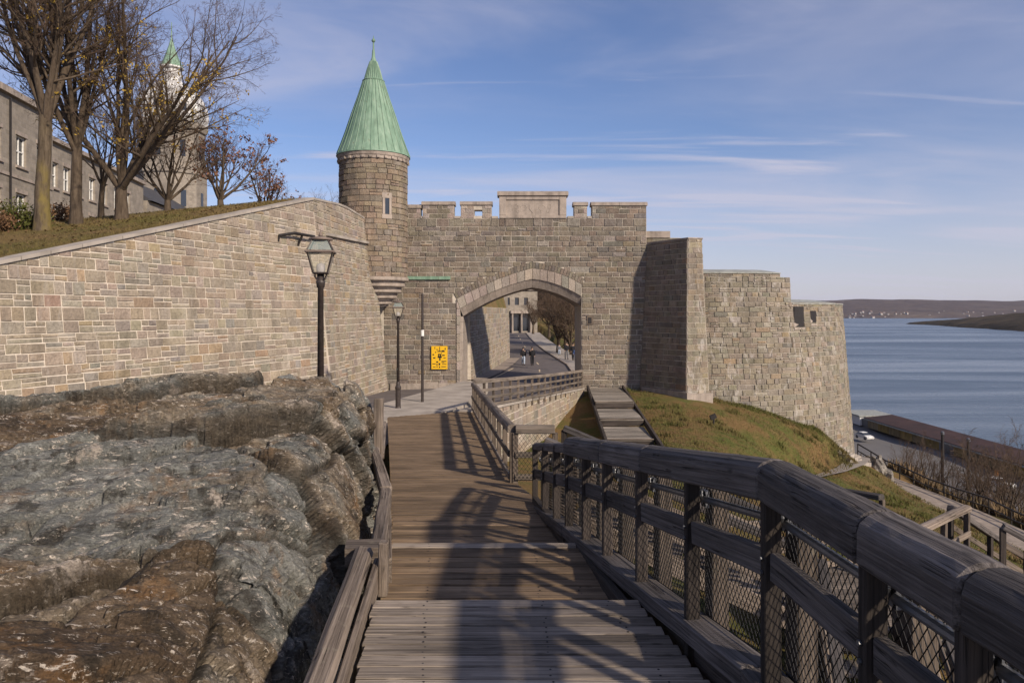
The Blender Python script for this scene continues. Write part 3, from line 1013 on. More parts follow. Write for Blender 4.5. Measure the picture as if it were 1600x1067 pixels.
# ------------------------------------------------------------------ buttress
bt = empty('stone_buttress', (9.8, 43.5, -5), 'tall battered buttress between the gate and the round bastion', 'buttress')
BZ = 4.30
b0, b1, b2, b3 = (8.35, 46.2), (10.28, 43.0), (11.15, 43.3), (11.6, 46.0)
BA = Flat(b0, b1, .045, BZ); BB = Flat(b1, b2, .045, BZ); BC = Flat(b2, b3, .045, BZ)
wb = Wall(bt, M['stone_gate'], 61)
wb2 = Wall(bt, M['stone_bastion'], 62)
top = [Vector((*p, BZ)) for p in (b0, b1, b2, b3)]
bot = [BA.pt(0, -5.6), None, None, BC.pt(BC.L, -5.6)]
def isect(F1, F2, z):
    p, q = F1.pt(0, z), F2.pt(0, z)
    d = F1.d.xy; e = F2.d.xy
    t = ((q - p).x * e.y - (q - p).y * e.x) / (d.x * e.y - d.y * e.x)
    return F1.pt(t, z)
bot[1], bot[2] = isect(BA, BB, -5.6), isect(BB, BC, -5.6)
mesh('buttress_core', top + bot, [(0, 4, 5, 1), (1, 5, 6, 2), (2, 6, 7, 3), (3, 7, 4, 0), (0, 1, 2, 3), (4, 7, 6, 5)], M['mortar_gate'], bt)
def edge(F1, F2, z): return (isect(F1, F2, z) - F1.pt(0, z)).dot(F1.d)
def edge0(F1, F2, z): return (isect(F1, F2, z) - F2.pt(0, z)).dot(F2.d)
z = -5.2
while z < BZ - .02:
    h = min(wb.rng.uniform(.28, .36), BZ - z)
    zm = z + h / 2
    e1 = edge(BA, BB, zm); s2 = edge0(BA, BB, zm); e2 = edge(BB, BC, zm); s3 = edge0(BB, BC, zm)
    wb.course(BA, 0, e1 - .01, z, z + h, (.32, .85), PAL_GATE, mort=.018, proud=(.02, .06))
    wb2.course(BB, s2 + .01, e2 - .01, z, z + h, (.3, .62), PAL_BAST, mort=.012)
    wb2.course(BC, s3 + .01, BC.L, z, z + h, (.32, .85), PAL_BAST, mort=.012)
    z += h
wb.done(300); wb2.done(200)
MB().prism([top[0], top[1] + Vector((0, -.06, 0)), top[2] + Vector((.06, -.06, 0)), top[3] + Vector((.06, 0, 0))], (0, 0, .07)).build('top_slab', M['granite'], bt)
for (F, u0, u1, zz) in ((BA, .3, BA.L + .5, -4.62), (BB, -.45, BB.L + .4, -4.70)):
    q = [F.pt(u0, zz, .16), F.pt(u1, zz, .16), F.pt(u1, zz, -.02), F.pt(u0, zz, -.02)]
    MB().prism([p - Vector((0, 0, .8)) for p in q], (0, 0, .8)).build('plinth', M['granite'], bt)

# ------------------------------------------------------------------ round bastion
bs = empty('round_bastion', (13, 46, -7), 'wide round stone bastion with embrasures above the river', 'bastion')
BCc = (13.0, 57.0)
BR = 11.3
aS, aE = R(-97.5), R(28)
BS = Arc(BCc, BR, aS, aE, .075, 2.5)
LST = (R(-66) - aS) * BR              # the top steps down here
def btop(u): return 2.42 if u < LST - .75 else (2.12 if u < LST else .52)
us = sorted(set(list(np.linspace(0, BS.L, 60)) + [LST - .751, LST - .749, LST - .001, LST + .001]))
core('bastion_core', BS, us, btop, lambda u: -11.5, 3.0, M['mortar_gate'], bs, -.008)
# embrasures
EM = [(LST + .12, LST + .98, -.98, .38), (LST + 1.62, LST + 2.22, -.75, .12)]
def bspans(z0, z1):
    zm = (z0 + z1) / 2
    if zm > 2.12: r = [(0, LST - .75)]
    elif zm > .52: r = [(0, LST)]
    else: r = [(0, BS.L)]
    for (u0, u1, e0, e1) in EM:
        if e0 < zm < e1:
            r = [q for (a, b) in r for q in (((a, u0), (u1, b)) if a < u0 < b else ((a, b),))]
    return r
wc = Wall(bs, M['stone_bastion'], 71)
wc.fill(BS, 0, BS.L, -10.8, 2.42, (.27, .37), (.3, .85), PAL_BAST, bspans, (), .22, mort=.016, proud=(.02, .06))
wc.done(300)
for (u0, u1, e0, e1) in EM:
    em = empty('embrasure', BS.pt((u0+u1)/2, e0)); setparent(em, bs)
    def bx(a, b, c, d, p, q, nm, mt):
        MB().prism([BS.pt(a, c, q), BS.pt(b, c, q), BS.pt(b, c, p), BS.pt(a, c, p)], (0, 0, d - c)).build(nm, mt, em)
    bx(u0 + .02, u1 - .02, e0 + .02, e1 - .02, -.04, .006, 'recess_shade_plate', M['embrasure'] if 'embrasure' in M else M['iron'])  # solid dark plate on the face; the opening's shade is put into its colour
    bx(u0 - .02, u1 + .02, e0 - .12, e0 + .02, -.04, .06, 'sill', M['granite'])
    # splayed cheek on the left, lighter
    q = [BS.pt(u0, e0 + .02, .03), BS.pt(u0 + (u1-u0)*.5, e0 + .22, .012), BS.pt(u0 + (u1-u0)*.5, e1 - .1, .012), BS.pt(u0, e1, .03)]
    mesh('splayed_cheek', q + [p - BS.nrm(u0)*.04 for p in q], [(0,1,2,3), (7,6,5,4), (0,4,5,1), (1,5,6,2), (2,6,7,3), (3,7,4,0)], M['granite'], em)
# capping slabs
def slabs(u0, u1, zt, h, out, back, mat, seed):
    r = random.Random(seed); u = u0
    while u < u1 - .05:
        w = min(r.uniform(1.0, 1.7), u1 - u)
        if u1 - u - w < .5: w = u1 - u
        a, b = u + .01, u + w - .01
        z = zt(u)
        v = [BS.pt(a, z, out), BS.pt(b, z, out), BS.pt(b, z, -back), BS.pt(a, z, -back)]
        t = [p + Vector((0, 0, h)) for p in v[:2]] + [p + Vector((0, 0, h + .28)) for p in v[2:]]
        mesh('cap_slab', v + t, [(0,3,2,1), (4,5,6,7), (0,1,5,4), (1,2,6,5), (2,3,7,6), (3,0,4,7)], mat, bs)
        u += w
M['cap'] = plain('lead_grey_cap', (.33, .34, .31), .7, 0, .4, .2, 2)
slabs(.2, LST - .76, lambda u: 2.423, .06, .10, 1.8, M['cap'], 4)
slabs(LST + .02, BS.L, lambda u: .523, .06, .10, 1.8, M['cap'], 5)
MB().lathe((*BS.pt(LST + .9, 0, -1.4).xy, .75), [(.12, 0), (.12, .22), (.05, .3), (.05, .5)], 8).build('vent_cap', M['copper'], bs)
# ------------------------------------------------------------------ ground
GP = [(0,-4,-3.4),(0,3,-3.6),(0,8,-4.0),(0,12,-4.4),(-1,20,-4.9),(-2,26,-5.0),(-6,30,-5.0),(-6,40,-5.4),(-14,20,-4.6),(-14,35,-5),(-6,12,-4.2),(-6,2,-3.4),(-20,0,-3),(-30,20,-4),(-45,60,-4),(-20,60,-5.6),
 (3,42,-5.4),(6.2,44.5,-4.85),(9.4,41,-5.0),(11,42.6,-5.15),(12.4,44.0,-5.4),(15,45,-5.9),(17.8,46.6,-6.9),(21.3,49.3,-8.5),(24.0,51.8,-10.0),(18.9,46.4,-7.1),(17.0,43.6,-6.9),(14.2,40.0,-6.4),
 (22.4,48,-9.6),(20.3,44.2,-9.2),(17.6,40.6,-8.9),(14.2,36.8,-8.4),(11.5,31,-7.6),(5.6,30,-5.35),(11.2,35,-6.1),(9,36,-5.5),(8.5,30,-5.8),(5.5,18,-5.9),(4,24,-5.6),(5,10,-5.6),(2,5,-4.4),(2.6,0,-3.8),(8,10,-6.2),(12,20,-8),(15,30,-8.0),(7,12,-5.9),(3,20,-5.7),(2,26,-6.2),(1.5,30,-6.6),(3,36,-6.3),
 (25.6,52,-11.3),(25.6,42,-11.45),(25.3,32,-11.6),(24,22,-11.8),(23,45,-10.6),(20,36,-9.9),(18,26,-9.2),(15,10,-9),(24,5,-12),(22,-4,-11),
 (28.6,53,-11.7),(28.6,42,-11.8),(28.2,30,-12.0),(35,50,-17),(35,34,-17),(45,62,-23),(45,45,-23),(45,28,-23),(56,75,-27.4),(56,50,-27.4),(56,20,-27.2),(50,-5,-25),(70,100,-28),(90,150,-28),(85,190,-28),(80,40,-28),(80,0,-28),(62,120,-28),(62,160,-28),(62,200,-28),(104,100,-28),(104,40,-28),(104,200,-28),(44,90,-22),(40,120,-20),(40,170,-20),(44,215,-20),
 (28,60,-12.3),(30,72,-14),(15,60,-6),(20,80,-10),(8,60,-5.3),(6,80,-5.35),(6,110,-4.9),(4.5,140,-4.2),(9,95,-4.6),(12,110,-3.6),(16,120,-3.5),(10,140,-2.2),(0,180,-1.5),(20,170,-2),(-10,120,-4.5),(-10,80,-5.2),(-4,60,-5.4),(0,52,-5.2),(-20,180,0),(0,225,2),(-45,225,3),(-45,120,-2)]
G = Rbf(GP)
gxs = np.unique(np.r_[np.arange(-46, -6, 3.0), np.arange(-6, 34, .45), np.arange(34, 96, 2.0), 96.0])
gys = np.unique(np.r_[np.arange(-6, 60, .5), np.arange(60, 226, 2.5), 226.0])
GX, GYY = np.meshgrid(gxs, gys)
GZ = G(GX, GYY)
GZ = GZ + .16 * fbm(GX*.35, GYY*.35, 0*GX, 3, 4) + np.where((GX > 30) & (GX < 56), 1.6, 0) * fbm(GX*.12, GYY*.12, 0*GX, 9, 4)
GZ = np.minimum(GZ, np.where(GX > 57, -28.0, 99))
# the ground stays below the road, the plaza and the path that are laid over it
def under(x0, x1, z0, z1, ys, L, Rr, Zz, ml, mr, dz):
    global GZ
    l, r, z = np.interp(GYY, ys, L), np.interp(GYY, ys, Rr), np.interp(GYY, ys, Zz)
    m = (GYY >= ys[0] - .3) & (GYY <= ys[-1] + .3) & (GX > l - ml) & (GX < r + mr)
    GZ = np.where(m, np.minimum(GZ, z - dz), GZ)
under(0, 0, 0, 0, [45, 51, 60, 70, 80, 92, 105, 122, 140, 152], [-9, -3.05, -1.9, -.9, -.2, -.3, -.45, -.6, -.85, -1.6], [5, 4.3, 4.9, 5.2, 4.75, 4.05, 3.5, 3.0, 2.6, 1.6], [-4.67, -4.78, -4.98, -5.05, -5.02, -4.86, -4.66, -4.35, -3.95, -3.7], 1.5, 3.6, .22)
under(0, 0, 0, 0, [14, 27, 44.6], [-20, -20, -20], [.2, -1.7, 4.0], [-4.4, -4.6, -5.2], 0, 0, .1)
under(0, 0, 0, 0, [20, 30, 36, 42, 46, 50, 54], [22.6, 23.6, 24.2, 24.4, 24.6, 24.8, 24.4], [25.6, 26.6, 27.0, 27.1, 26.9, 26.5, 25.6], [-11.8, -11.65, -11.55, -11.48, -11.45, -11.42, -11.2], .3, .6, .16)
under(0, 0, 0, 0, [36.5, 40.6, 44.2, 48, 52.5], [13.2, 16.4, 19.2, 21.4, 23.4], [15.2, 18.6, 21.4, 23.6, 25.0], [-8.3, -8.85, -9.2, -9.6, -10.3], .2, .2, .12)
under(0, 0, 0, 0, [26.5, 34, 45.6], [3.6, 4.1, 4.7], [5.7, 6.1, 6.8], [-5.62, -5.3, -4.66], .3, .3, .12)
def ground_mat():
    k = Mt('hillside_ground', .95, .15)
    p = k.pos()
    n = k.noise(p, .30, 6, .62); f = k.noise(p, 6, 5, .7); g = k.noise(k.pos((26, 26, 10)), 1.0, 4, .7)
    c = k.mix((.085, .100, .024), (.140, .142, .040), f)
    c = k.mix(c, (.215, .130, .058), k.math(k.ramp(k.math(k.math(n, .6), k.math(k.noise(p, 1.3, 5, .65), .4), 'ADD'), [(.42, 0.), (.56, 1.)]), .9))
    # bare cliff and the paved river flat lie lower down
    ge = k.n('ShaderNodeNewGeometry'); sp = k.n('ShaderNodeSeparateXYZ'); k.l(ge.outputs['Position'], sp.inputs[0])
    zz = k.math(sp.outputs[2], k.math(k.math(n, .5, 'SUBTRACT'), 3.0), 'ADD')
    cl = k.n('ShaderNodeMapRange'); cl.inputs['From Min'].default_value = -13.2; cl.inputs['From Max'].default_value = -12.4
    cl.inputs['To Min'].default_value = 1; cl.inputs['To Max'].default_value = 0
    k.l(zz, cl.inputs['Value'])
    c = k.mix(c, k.mix((.105, .078, .058), (.17, .13, .10), f), cl.outputs[0])
    c2 = k.n('ShaderNodeMapRange'); c2.inputs['From Min'].default_value = -27.9; c2.inputs['From Max'].default_value = -27.0
    c2.inputs['To Min'].default_value = 1; c2.inputs['To Max'].default_value = 0
    k.l(sp.outputs[2], c2.inputs['Value'])
    c = k.mix(c, k.mix((.15, .145, .145), (.19, .18, .175), n), c2.outputs[0])
    c = k.mix(c, k.ramp(g, [(.25, .55), (.75, 1.35)]), .85, 'MULTIPLY')
    k.color(c); k.bump(k.math(f, g, 'ADD'), .08)
    return k.m
M['ground'] = ground_mat()
ground = grid('ground', GX, GYY, GZ, M['ground']); tag(ground, kind='structure')
def gz_at(x, y): return float(G(np.array([x]), np.array([y]))[0])
MB().box((95.9, -6, -32), (97.2, 226, -27.95)).build('quay_wall', M['concrete'])['kind'] = 'structure'

# river
def water_mat():
    k = Mt('river_water', .14, .5)
    k.b.inputs['IOR'].default_value = 1.33
    p = k.pos((.0022, .016, 1), (0, 0, R(38)))
    band = k.noise(p, 1.0, 6, .58, 1.2)
    fine = k.noise(k.pos((.10, .30, 1), (0, 0, R(-20))), 1.0, 6, .65)
    k.color(k.mix((.055, .085, .125), (.090, .122, .160), k.ramp(band, [(.40, 0.), (.60, 1.)])))
    k.l(k.ramp(band, [(.42, .34), (.66, .16)]), k.b.inputs['Roughness'])
    q = k.n('ShaderNodeBump'); q.inputs['Distance'].default_value = 1.6; k.l(fine, q.inputs['Height']); k.l(k.ramp(band, [(.42, .6), (.66, .26)]), q.inputs['Strength']); k.l(q.outputs[0], k.b.inputs['Normal'])
    return k.m
M['water'] = water_mat()
mesh('river', [(-6000, 55, -30), (14000, 55, -30), (14000, 20000, -30), (-6000, 20000, -30)], [(0, 1, 2, 3)], M['water'], None, (100, 100, -30))['kind'] = 'structure'

# far shore
def forest_mat(name, a, b, c, sc):
    k = Mt(name, 1.0, .05)
    p = k.pos()
    n = k.noise(p, sc, 7, .7); m = k.noise(p, sc * .18, 5, .6)
    col = k.ramp(n, [(.3, a), (.6, b)])
    col = k.mix(col, c, k.math(k.ramp(m, [(.52, 0.), (.64, 1.)]), .6))
    k.color(col); k.bump(n, 12)
    return k.m
M['forest_far'] = forest_mat('far_forest', (.060, .050, .052), (.125, .098, .090), (.165, .130, .105), .018)
M['forest_near'] = forest_mat('headland_forest', (.030, .026, .018), (.085, .065, .042), (.15, .11, .065), .045)
hx = np.arange(-2500, 7000, 45.0); hy = np.r_[np.arange(3650, 4700, 60.0), np.arange(4700, 7400, 180.0)]
HX, HY = np.meshgrid(hx, hy)
sh_ = 3720 + 220 * fbm(HX*.0012, 0*HX, 0*HX, 21, 4) + 60 * fbm(HX*.008, 0*HX, 0*HX, 22, 3)
t = np.clip((HY - sh_) / 1500, -.05, 1)
HZ = -34 + np.where(t > 0, 8 * np.minimum(1, t*14), t*60) + 122 * np.clip(t, 0, 1)**.8 * (.86 + .55 * fbm(HX*.0011, HY*.0009, 0*HX, 24, 4)) + 16 * fbm(HX*.006, HY*.006, 0*HX, 25, 5) * np.clip(t*6, 0, 1)
far = grid('far_hills', HX, HY, HZ, M['forest_far']); tag(far, kind='structure')
tx = np.arange(600, 3400, 14.0); ty = np.arange(700, 2300, 14.0)
TX, TY = np.meshgrid(tx, ty)
# headland: shoreline from the spit's tip at (1010, 1900) towards (790, 1080)
ux, uy = (1010 - 790) / 849., (1900 - 1080) / 849.
al = (TX - 790) * ux + (TY - 1080) * uy
ac = (TX - 790) * uy - (TY - 1080) * ux
ac = ac + 60 * fbm(TX*.004, TY*.004, 0*TX, 31, 4) - np.where(al > 200, (al - 200)**2 / 4200, 0) * np.where(al < 760, 1, 0) * .25
tip = 1 - np.clip((al - 560) / 330, 0, 1)
HH = 40 * np.clip(ac / 200, 0, 1)**.7 * (.35 + .65 * tip)
TZ = -34 + np.where(ac > 0, 5.5 + HH * (.9 + .4 * fbm(TX*.006, TY*.006, 0*TX, 33, 4)) + 6 * np.clip(ac/120, 0, 1) * fbm(TX*.03, TY*.03, 0*TX, 34, 4), np.maximum(ac*.2, -8)) - np.clip((al - 850) / 40, 0, 1) * 14
hd = grid('headland', TX, TY, TZ, M['forest_near']); tag(hd, kind='structure')

# ------------------------------------------------------------------ roads and paved surfaces
def strip(name, rows, mat, parent=None, thick=.0):
    """rows: list of (left point, right point)"""
    v, f = [], []
    for a, b in rows: v += [a, b]
    for i in range(len(rows) - 1): f.append((2*i, 2*i+1, 2*i+3, 2*i+2))
    o = mesh(name, v, f, mat, parent, (v[0][0], v[0][1], v[0][2]))
    return o
road_rows = [((-9.6,20,-3.75),(-5.2,20,-3.75)), ((-10,27,-3.95),(-5.3,27,-3.95)), ((-9.4,33,-4.2),(-4.6,31.5,-4.15)), ((-8.9,38,-4.4),(-1.0,35,-4.3)), ((-8.2,43,-4.58),(2.6,40,-4.5)), ((-3.1,45.8,-4.68),(4.3,45.0,-4.66)),
             ((-3.05,51,-4.78),(4.3,51,-4.78)), ((-1.9,60,-4.98),(4.9,60,-4.98)), ((-.9,70,-5.05),(5.2,70,-5.05)), ((-.2,80,-5.02),(4.75,80,-5.02)), ((-.3,92,-4.86),(4.05,92,-4.86)), ((-.45,105,-4.66),(3.5,105,-4.66)), ((-.6,122,-4.35),(3.0,122,-4.35)), ((-.85,140,-3.95),(2.6,140,-3.95)), ((-1.6,152,-3.7),(1.6,152,-3.7))]
strip('road', road_rows, M['asphalt'])['kind'] = 'structure'
# plaza ground left of the road, under the rampart
strip('verge', [((-16, 8, -3.5), (-9.4, 8, -3.5)), ((-14.5, 20, -3.80), (-9.5, 20, -3.80)), ((-12, 28, -4.0), (-9.3, 27, -4.0)), ((-9.6, 38, -4.42), (-8.3, 38, -4.42)), ((-9, 44, -4.63), (-7.9, 44, -4.63))], M['paving'])['kind'] = 'structure'
strip('side_lane', [((-9.45, 8, -3.52), (-2.6, 8, -3.52)), ((-9.5, 20, -3.76), (-3.5, 20, -3.76)), ((-5.3, 27.1, -3.96), (-4.0, 26.2, -3.93))], M['asphalt'])['kind'] = 'structure'
# yellow line near the rampart, white lines past the gate
def ribbon(name, pts, w, mat, dz=.006):
    rows = []
    for i, p in enumerate(pts):
        a, b = Vector(pts[max(0, i-1)]), Vector(pts[min(len(pts)-1, i+1)])
        n = Vector(((b-a).y, -(b-a).x, 0)).normalized() * w / 2
        q = Vector(p) + Vector((0, 0, dz))
        rows.append((q - n, q + n))
    return strip(name, rows, mat)
tag(ribbon('road_line', [(-8.7, 33, -4.2), (-8.3, 38, -4.39), (-7.4, 42.4, -4.54)], .14, M['yellow']), kind='structure')
tag(ribbon('road_line', [(-1.6, 52, -4.79), (-.9, 58, -4.92), (.1, 66, -5.02)], .16, M['line'], .012), kind='structure')
for k in range(9):
    y0 = 52 + k * 9.5
    xm = lambda y: np.interp(y, [50, 70, 92, 140], [1.9, 2.6, 1.95, .95])
    zr = lambda y: np.interp(y, [45.8, 51, 60, 70, 80, 92, 105, 122, 140], [-4.67, -4.78, -4.98, -5.05, -5.02, -4.86, -4.66, -4.35, -3.95])
    tag(ribbon('road_line', [(float(xm(y)), y, float(zr(y))) for y in (y0, y0 + 1.5, y0 + 3)], .12, M['line'], .012), kind='structure')
# far pavement with kerb, and the left pavement
kx = [(4.3, 51, -4.78), (4.9, 60, -4.98), (5.2, 70, -5.05), (4.75, 80, -5.02), (4.05, 92, -4.86), (3.5, 105, -4.66), (3.0, 122, -4.35), (2.6, 140, -3.95)]
strip('pavement', [(Vector(p) + Vector((.22, 0, .12)), Vector(p) + Vector((2.6, 0, .14))) for p in kx], M['concrete'])['kind'] = 'structure'
kb = MB()
for a, b in zip(kx[:-1], kx[1:]):
    a, b = Vector(a), Vector(b)
    kb.add([a + Vector((0,0,-.1)), a + Vector((.25,0,-.1)), a + Vector((.25,0,.14)), a + Vector((0,0,.14)), b + Vector((0,0,-.1)), b + Vector((.25,0,-.1)), b + Vector((.25,0,.14)), b + Vector((0,0,.14))],
           [(0,1,2,3), (7,6,5,4), (0,4,5,1), (1,5,6,2), (2,6,7,3), (3,7,4,0)])
kb.build('kerb', M['granite'])['kind'] = 'structure'
lx = [(-3.0, 51.2, -4.78), (-2.0, 60, -4.98), (-1.0, 70, -5.05), (-.25, 79.5, -5.02)]
strip('pavement', [(Vector(p) + Vector((-.1, 0, .1)), Vector(p) + Vector((1.1, 0, .1))) for p in lx], M['paving'])['kind'] = 'structure'
# raised concrete slab beside the boardwalk
sl_top = [(-5.55, 30.6), (-2.75, 41.0), (-1.35, 41.2), (-1.75, 36), (-1.9, 31), (-2.4, 28.6), (-4.35, 26.2), (-5.75, 26.2)]
MB().prism([(x, y, -4.7) for x, y in sl_top], (0, 0, .87)).build('raised_pavement', M['concrete'])['kind'] = 'structure'

# path below the bastion
pys = [20, 30, 36, 42, 46, 50, 54]
rows = []
for yy in np.linspace(20, 54.5, 40):
    f_ = lambda a: float(np.interp(yy, pys, a))
    zz = f_([-11.8, -11.65, -11.55, -11.48, -11.45, -11.42, -11.2])
    rows.append(((f_([22.6, 23.6, 24.2, 24.4, 24.6, 24.8, 24.4]), yy, zz), (f_([25.6, 26.6, 27.0, 27.1, 26.9, 26.5, 25.6]), yy, zz)))
strip('gravel_path', rows, M['paving'])['kind'] = 'structure'

ys_ = [36.5, 40.6, 44.2, 48, 52.5]
strip('foot_path', [((float(np.interp(y, ys_, [13.2, 16.4, 19.2, 21.4, 23.4])), y - .6, float(np.interp(y, ys_, [-8.3, -8.85, -9.2, -9.6, -10.3]))), (float(np.interp(y, ys_, [15.2, 18.6, 21.4, 23.6, 25.0])), y + .4, float(np.interp(y, ys_, [-8.3, -8.85, -9.2, -9.6, -10.3])))) for y in np.linspace(36.5, 52.5, 24)], M['concrete'])['kind'] = 'structure'
# ------------------------------------------------------------------ rock outcrop
def rock_mat():
    k = Mt('outcrop_rock', .9, .22)
    at_ = k.attr('slab'); sp = k.n('ShaderNodeSeparateColor'); k.l(at_, sp.inputs[0])
    p = k.pos()
    rot = (R(14), R(-10), R(24))
    a = k.noise(k.pos((.8, 1.5, 1.6), rot), 1.0, 6, .62, .5)
    b = k.noise(k.pos((3, 8, 9), rot), 1.0, 8, .7, .8)
    f = k.noise(k.pos((14, 60, 64), rot), 1.0, 6, .72, .3)       # foliation
    g = k.noise(p, 55, 4, .75)
    # slab tone: brown, grey brown or blue grey
    tone = k.math(k.math(sp.outputs[0], .55), k.math(k.math(a, .62), k.math(sp.outputs[1], .12), 'ADD'), 'ADD')
    c = k.ramp(tone, [(.34, (.100, .072, .050)), (.52, (.180, .138, .098)), (.62, (.230, .196, .156)), (.72, (.176, .184, .178)), (.86, (.240, .246, .238))])
    c = k.mix(c, k.ramp(b, [(.28, .40), (.5, .95), (.72, 1.6)]), .9, 'MULTIPLY')
    ru = k.noise(p, 1.9, 7, .68, .6)
    c = k.mix(c, (.27, .135, .042), k.math(k.ramp(ru, [(.55, 0.), (.68, 1.)]), .5))
    dk = k.noise(p, 3.6, 7, .72)
    c = k.mix(c, (.035, .030, .025), k.math(k.ramp(dk, [(.52, 0.), (.60, 1.)]), .72))
    qz = k.noise(k.pos((8, 26, 28), rot), 1.0, 6, .74, .5)
    ar = k.noise(p, .8, 5, .62)
    c = k.mix(c, (.66, .60, .54), k.math(k.ramp(qz, [(.575, 0.), (.625, 1.)]), k.ramp(ar, [(.38, .45), (.54, 1.0)])))
    # a quartz vein area and grey lichen
    v2 = k.noise(p, 2.6, 8, .75)
    c = k.mix(c, (.50, .44, .39), k.math(k.ramp(v2, [(.56, 0.), (.64, 1.)]), k.ramp(ar, [(.50, .0), (.58, .95)])))
    c = k.mix(c, k.ramp(f, [(.28, .50), (.5, .97), (.72, 1.38)]), .9, 'MULTIPLY')
    c = k.mix(c, k.ramp(g, [(.28, .62), (.72, 1.3)]), .8, 'MULTIPLY')
    c = k.mix((.030, .024, .018), c, k.ramp(sp.outputs[2], [(.05, 0.35), (.22, 1.0)]))   # darker along the joints
    c = k.mix(c, (1.2, 1.16, 1.09), 1.0, 'MULTIPLY')
    k.color(c)
    ch = k.voro(k.pos((7, 17, 18), rot), 1.0, 'F1'); ch2 = k.voro(k.pos((22, 50, 50), rot), 1.0, 'F1')
    n1 = k.bump(k.math(k.math(b, k.math(qz, .5), 'ADD'), k.math(k.math(ch, .8), k.math(ch2, .35), 'ADD'), 'ADD'), .06)
    k.bump(k.math(f, g, 'ADD'), .020, 1.0, n1)
    return k.m
M['rock'] = rock_mat()
def sstep(x): x = np.clip(x, 0, 1); return x*x*(3 - 2*x)
def deck_z(Y): return np.interp(Y, [0, 5.27, 5.271, 7.3, 7.301, 12, 14, 27], [-2.05, -2.05, -2.28, -2.28, -2.50, -3.02, -3.12, -3.62])
def rock_top(X, Y):
    z = -1.64 + .52 * sstep((Y - 4) / 6.0) + .010 * (-X - 2.2) - .085 * np.clip(-X - 4.2, 0, 9)
    bk = 10.6 + .5 * np.sin(X * 1.3) + .12 * (-X)
    z = z - 2.4 * sstep((Y - bk) / 2.6) * np.clip(1.0 + 0*X, 0, 1)
    return z
NR, NT = 520, 560
ry = 1.3 + 13.7 * (np.linspace(0, 1, NR) ** 1.35)
rt = np.linspace(0, 1, NT)
xs_ = np.interp(ry, [1.3, 3, 4, 4.8, 6, 7.5, 10, 12, 15], [-1.75, -1.83, -1.96, -2.12, -2.22, -2.22, -2.30, -2.55, -3.1])
xf_ = np.interp(ry, [1.3, 3, 4.1, 5.3, 7.5, 10, 12, 15], [-1.05, -1.18, -1.26, -1.34, -1.42, -1.80, -2.10, -2.7])
RX = np.zeros((NR, NT)); RY = np.repeat(ry[:, None], NT, 1); RZ = np.zeros((NR, NT))
for i in range(NR):
    zs = rock_top(np.array([xs_[i]]), np.array([ry[i]]))[0]
    zf = float(deck_z(ry[i])) - .75
    zf = min(zf, zs - .3)
    lt = .70
    a = np.clip(rt / lt, 0, 1); b = np.clip((rt - lt) / (1 - lt), 0, 1)
    xt = -11.0 + (xs_[i] + 11.0) * (1 - (1 - a)**1.7)
    zt = rock_top(xt, np.full_like(xt, ry[i]))
    x2 = xs_[i] + (xf_[i] - xs_[i]) * (1 - (1 - b)**2.0)
    z2 = zs + (zf - zs) * b**1.35
    RX[i] = np.where(rt < lt, xt, x2); RZ[i] = np.where(rt < lt, zt, z2)
# soften the shoulder a little
for _ in range(6): RZ[:, 1:-1] = (RZ[:, :-2] + 2*RZ[:, 1:-1] + RZ[:, 2:]) / 4; RX[:, 1:-1] = (RX[:, :-2] + 2*RX[:, 1:-1] + RX[:, 2:]) / 4
Pv = np.stack([RX, RY, RZ], -1)
Nn = np.cross(np.gradient(Pv, axis=1), np.gradient(Pv, axis=0))
Nn /= np.linalg.norm(Nn, axis=2, keepdims=True) + 1e-9
Nn *= np.sign(Nn[..., 2:3] + .3 * Nn[..., 0:1] + 1e-6)
# bedded, jointed slabs: warped cells with their own height and tilt
th = R(24)
U = RX * math.cos(th) + RY * math.sin(th); V_ = -RX * math.sin(th) + RY * math.cos(th); Wz = RZ
wx = fbm(U*.7, V_*.7, Wz*.7, 41, 4); wy = fbm(U*.7, V_*.7, Wz*.7, 45, 4)
# every slab is a plane of its own, tilted, with an open joint around it
def tilted(su, sv, sw, warp, seed, off, tilt, joint, jw):
    cu, cv, cw = U*su + wx*warp, V_*sv + wy*warp, Wz*sw + wx*warp*.5
    xi, yi, zi = np.floor(cu), np.floor(cv), np.floor(cw)
    d1_ = np.full(cu.shape, 9.0); d2_ = d1_.copy(); dd = np.zeros(cu.shape); hh = np.zeros(cu.shape)
    for a in (-1, 0, 1):
        for b in (-1, 0, 1):
            for c in (-1, 0, 1):
                X_, Y_, Z_ = xi + a, yi + b, zi + c
                h1, h2, h3 = _h(X_, Y_, Z_, seed), _h(X_, Y_, Z_, seed+1), _h(X_, Y_, Z_, seed+2)
                ex, ey, ez = cu - X_ - h1, cv - Y_ - h2, cw - Z_ - h3
                d = np.sqrt(ex*ex + ey*ey + ez*ez); m = d < d1_
                d2_ = np.where(m, d1_, np.minimum(d2_, d)); d1_ = np.where(m, d, d1_)
                g1, g2, g3 = _h(X_, Y_, Z_, seed+3), _h(X_, Y_, Z_, seed+4), _h(X_, Y_, Z_, seed+5)
                dd = np.where(m, off * (g1 - .5) + tilt * ((g2 - .5) * ex + (g3 - .65) * ey), dd); hh = np.where(m, g2, hh)
    return dd - joint * np.exp(-((d2_ - d1_) / jw)**2), hh, d2_ - d1_
s1, cellA, jA = tilted(.34, .62, .8, .40, 51, .27, .70, .12, .026)
s2, cellB, jB = tilted(.95, 1.9, 2.2, .8, 61, .10, .34, .05, .035)
s3, cellC, jC = tilted(2.4, 5.2, 5.6, 1.0, 71, .024, .11, .014, .045)
s4, cellD, jD = tilted(6.5, 12.0, 12.0, 1.5, 75, .008, .05, .004, .05)
disp = s1 + s2 + s3 + s4
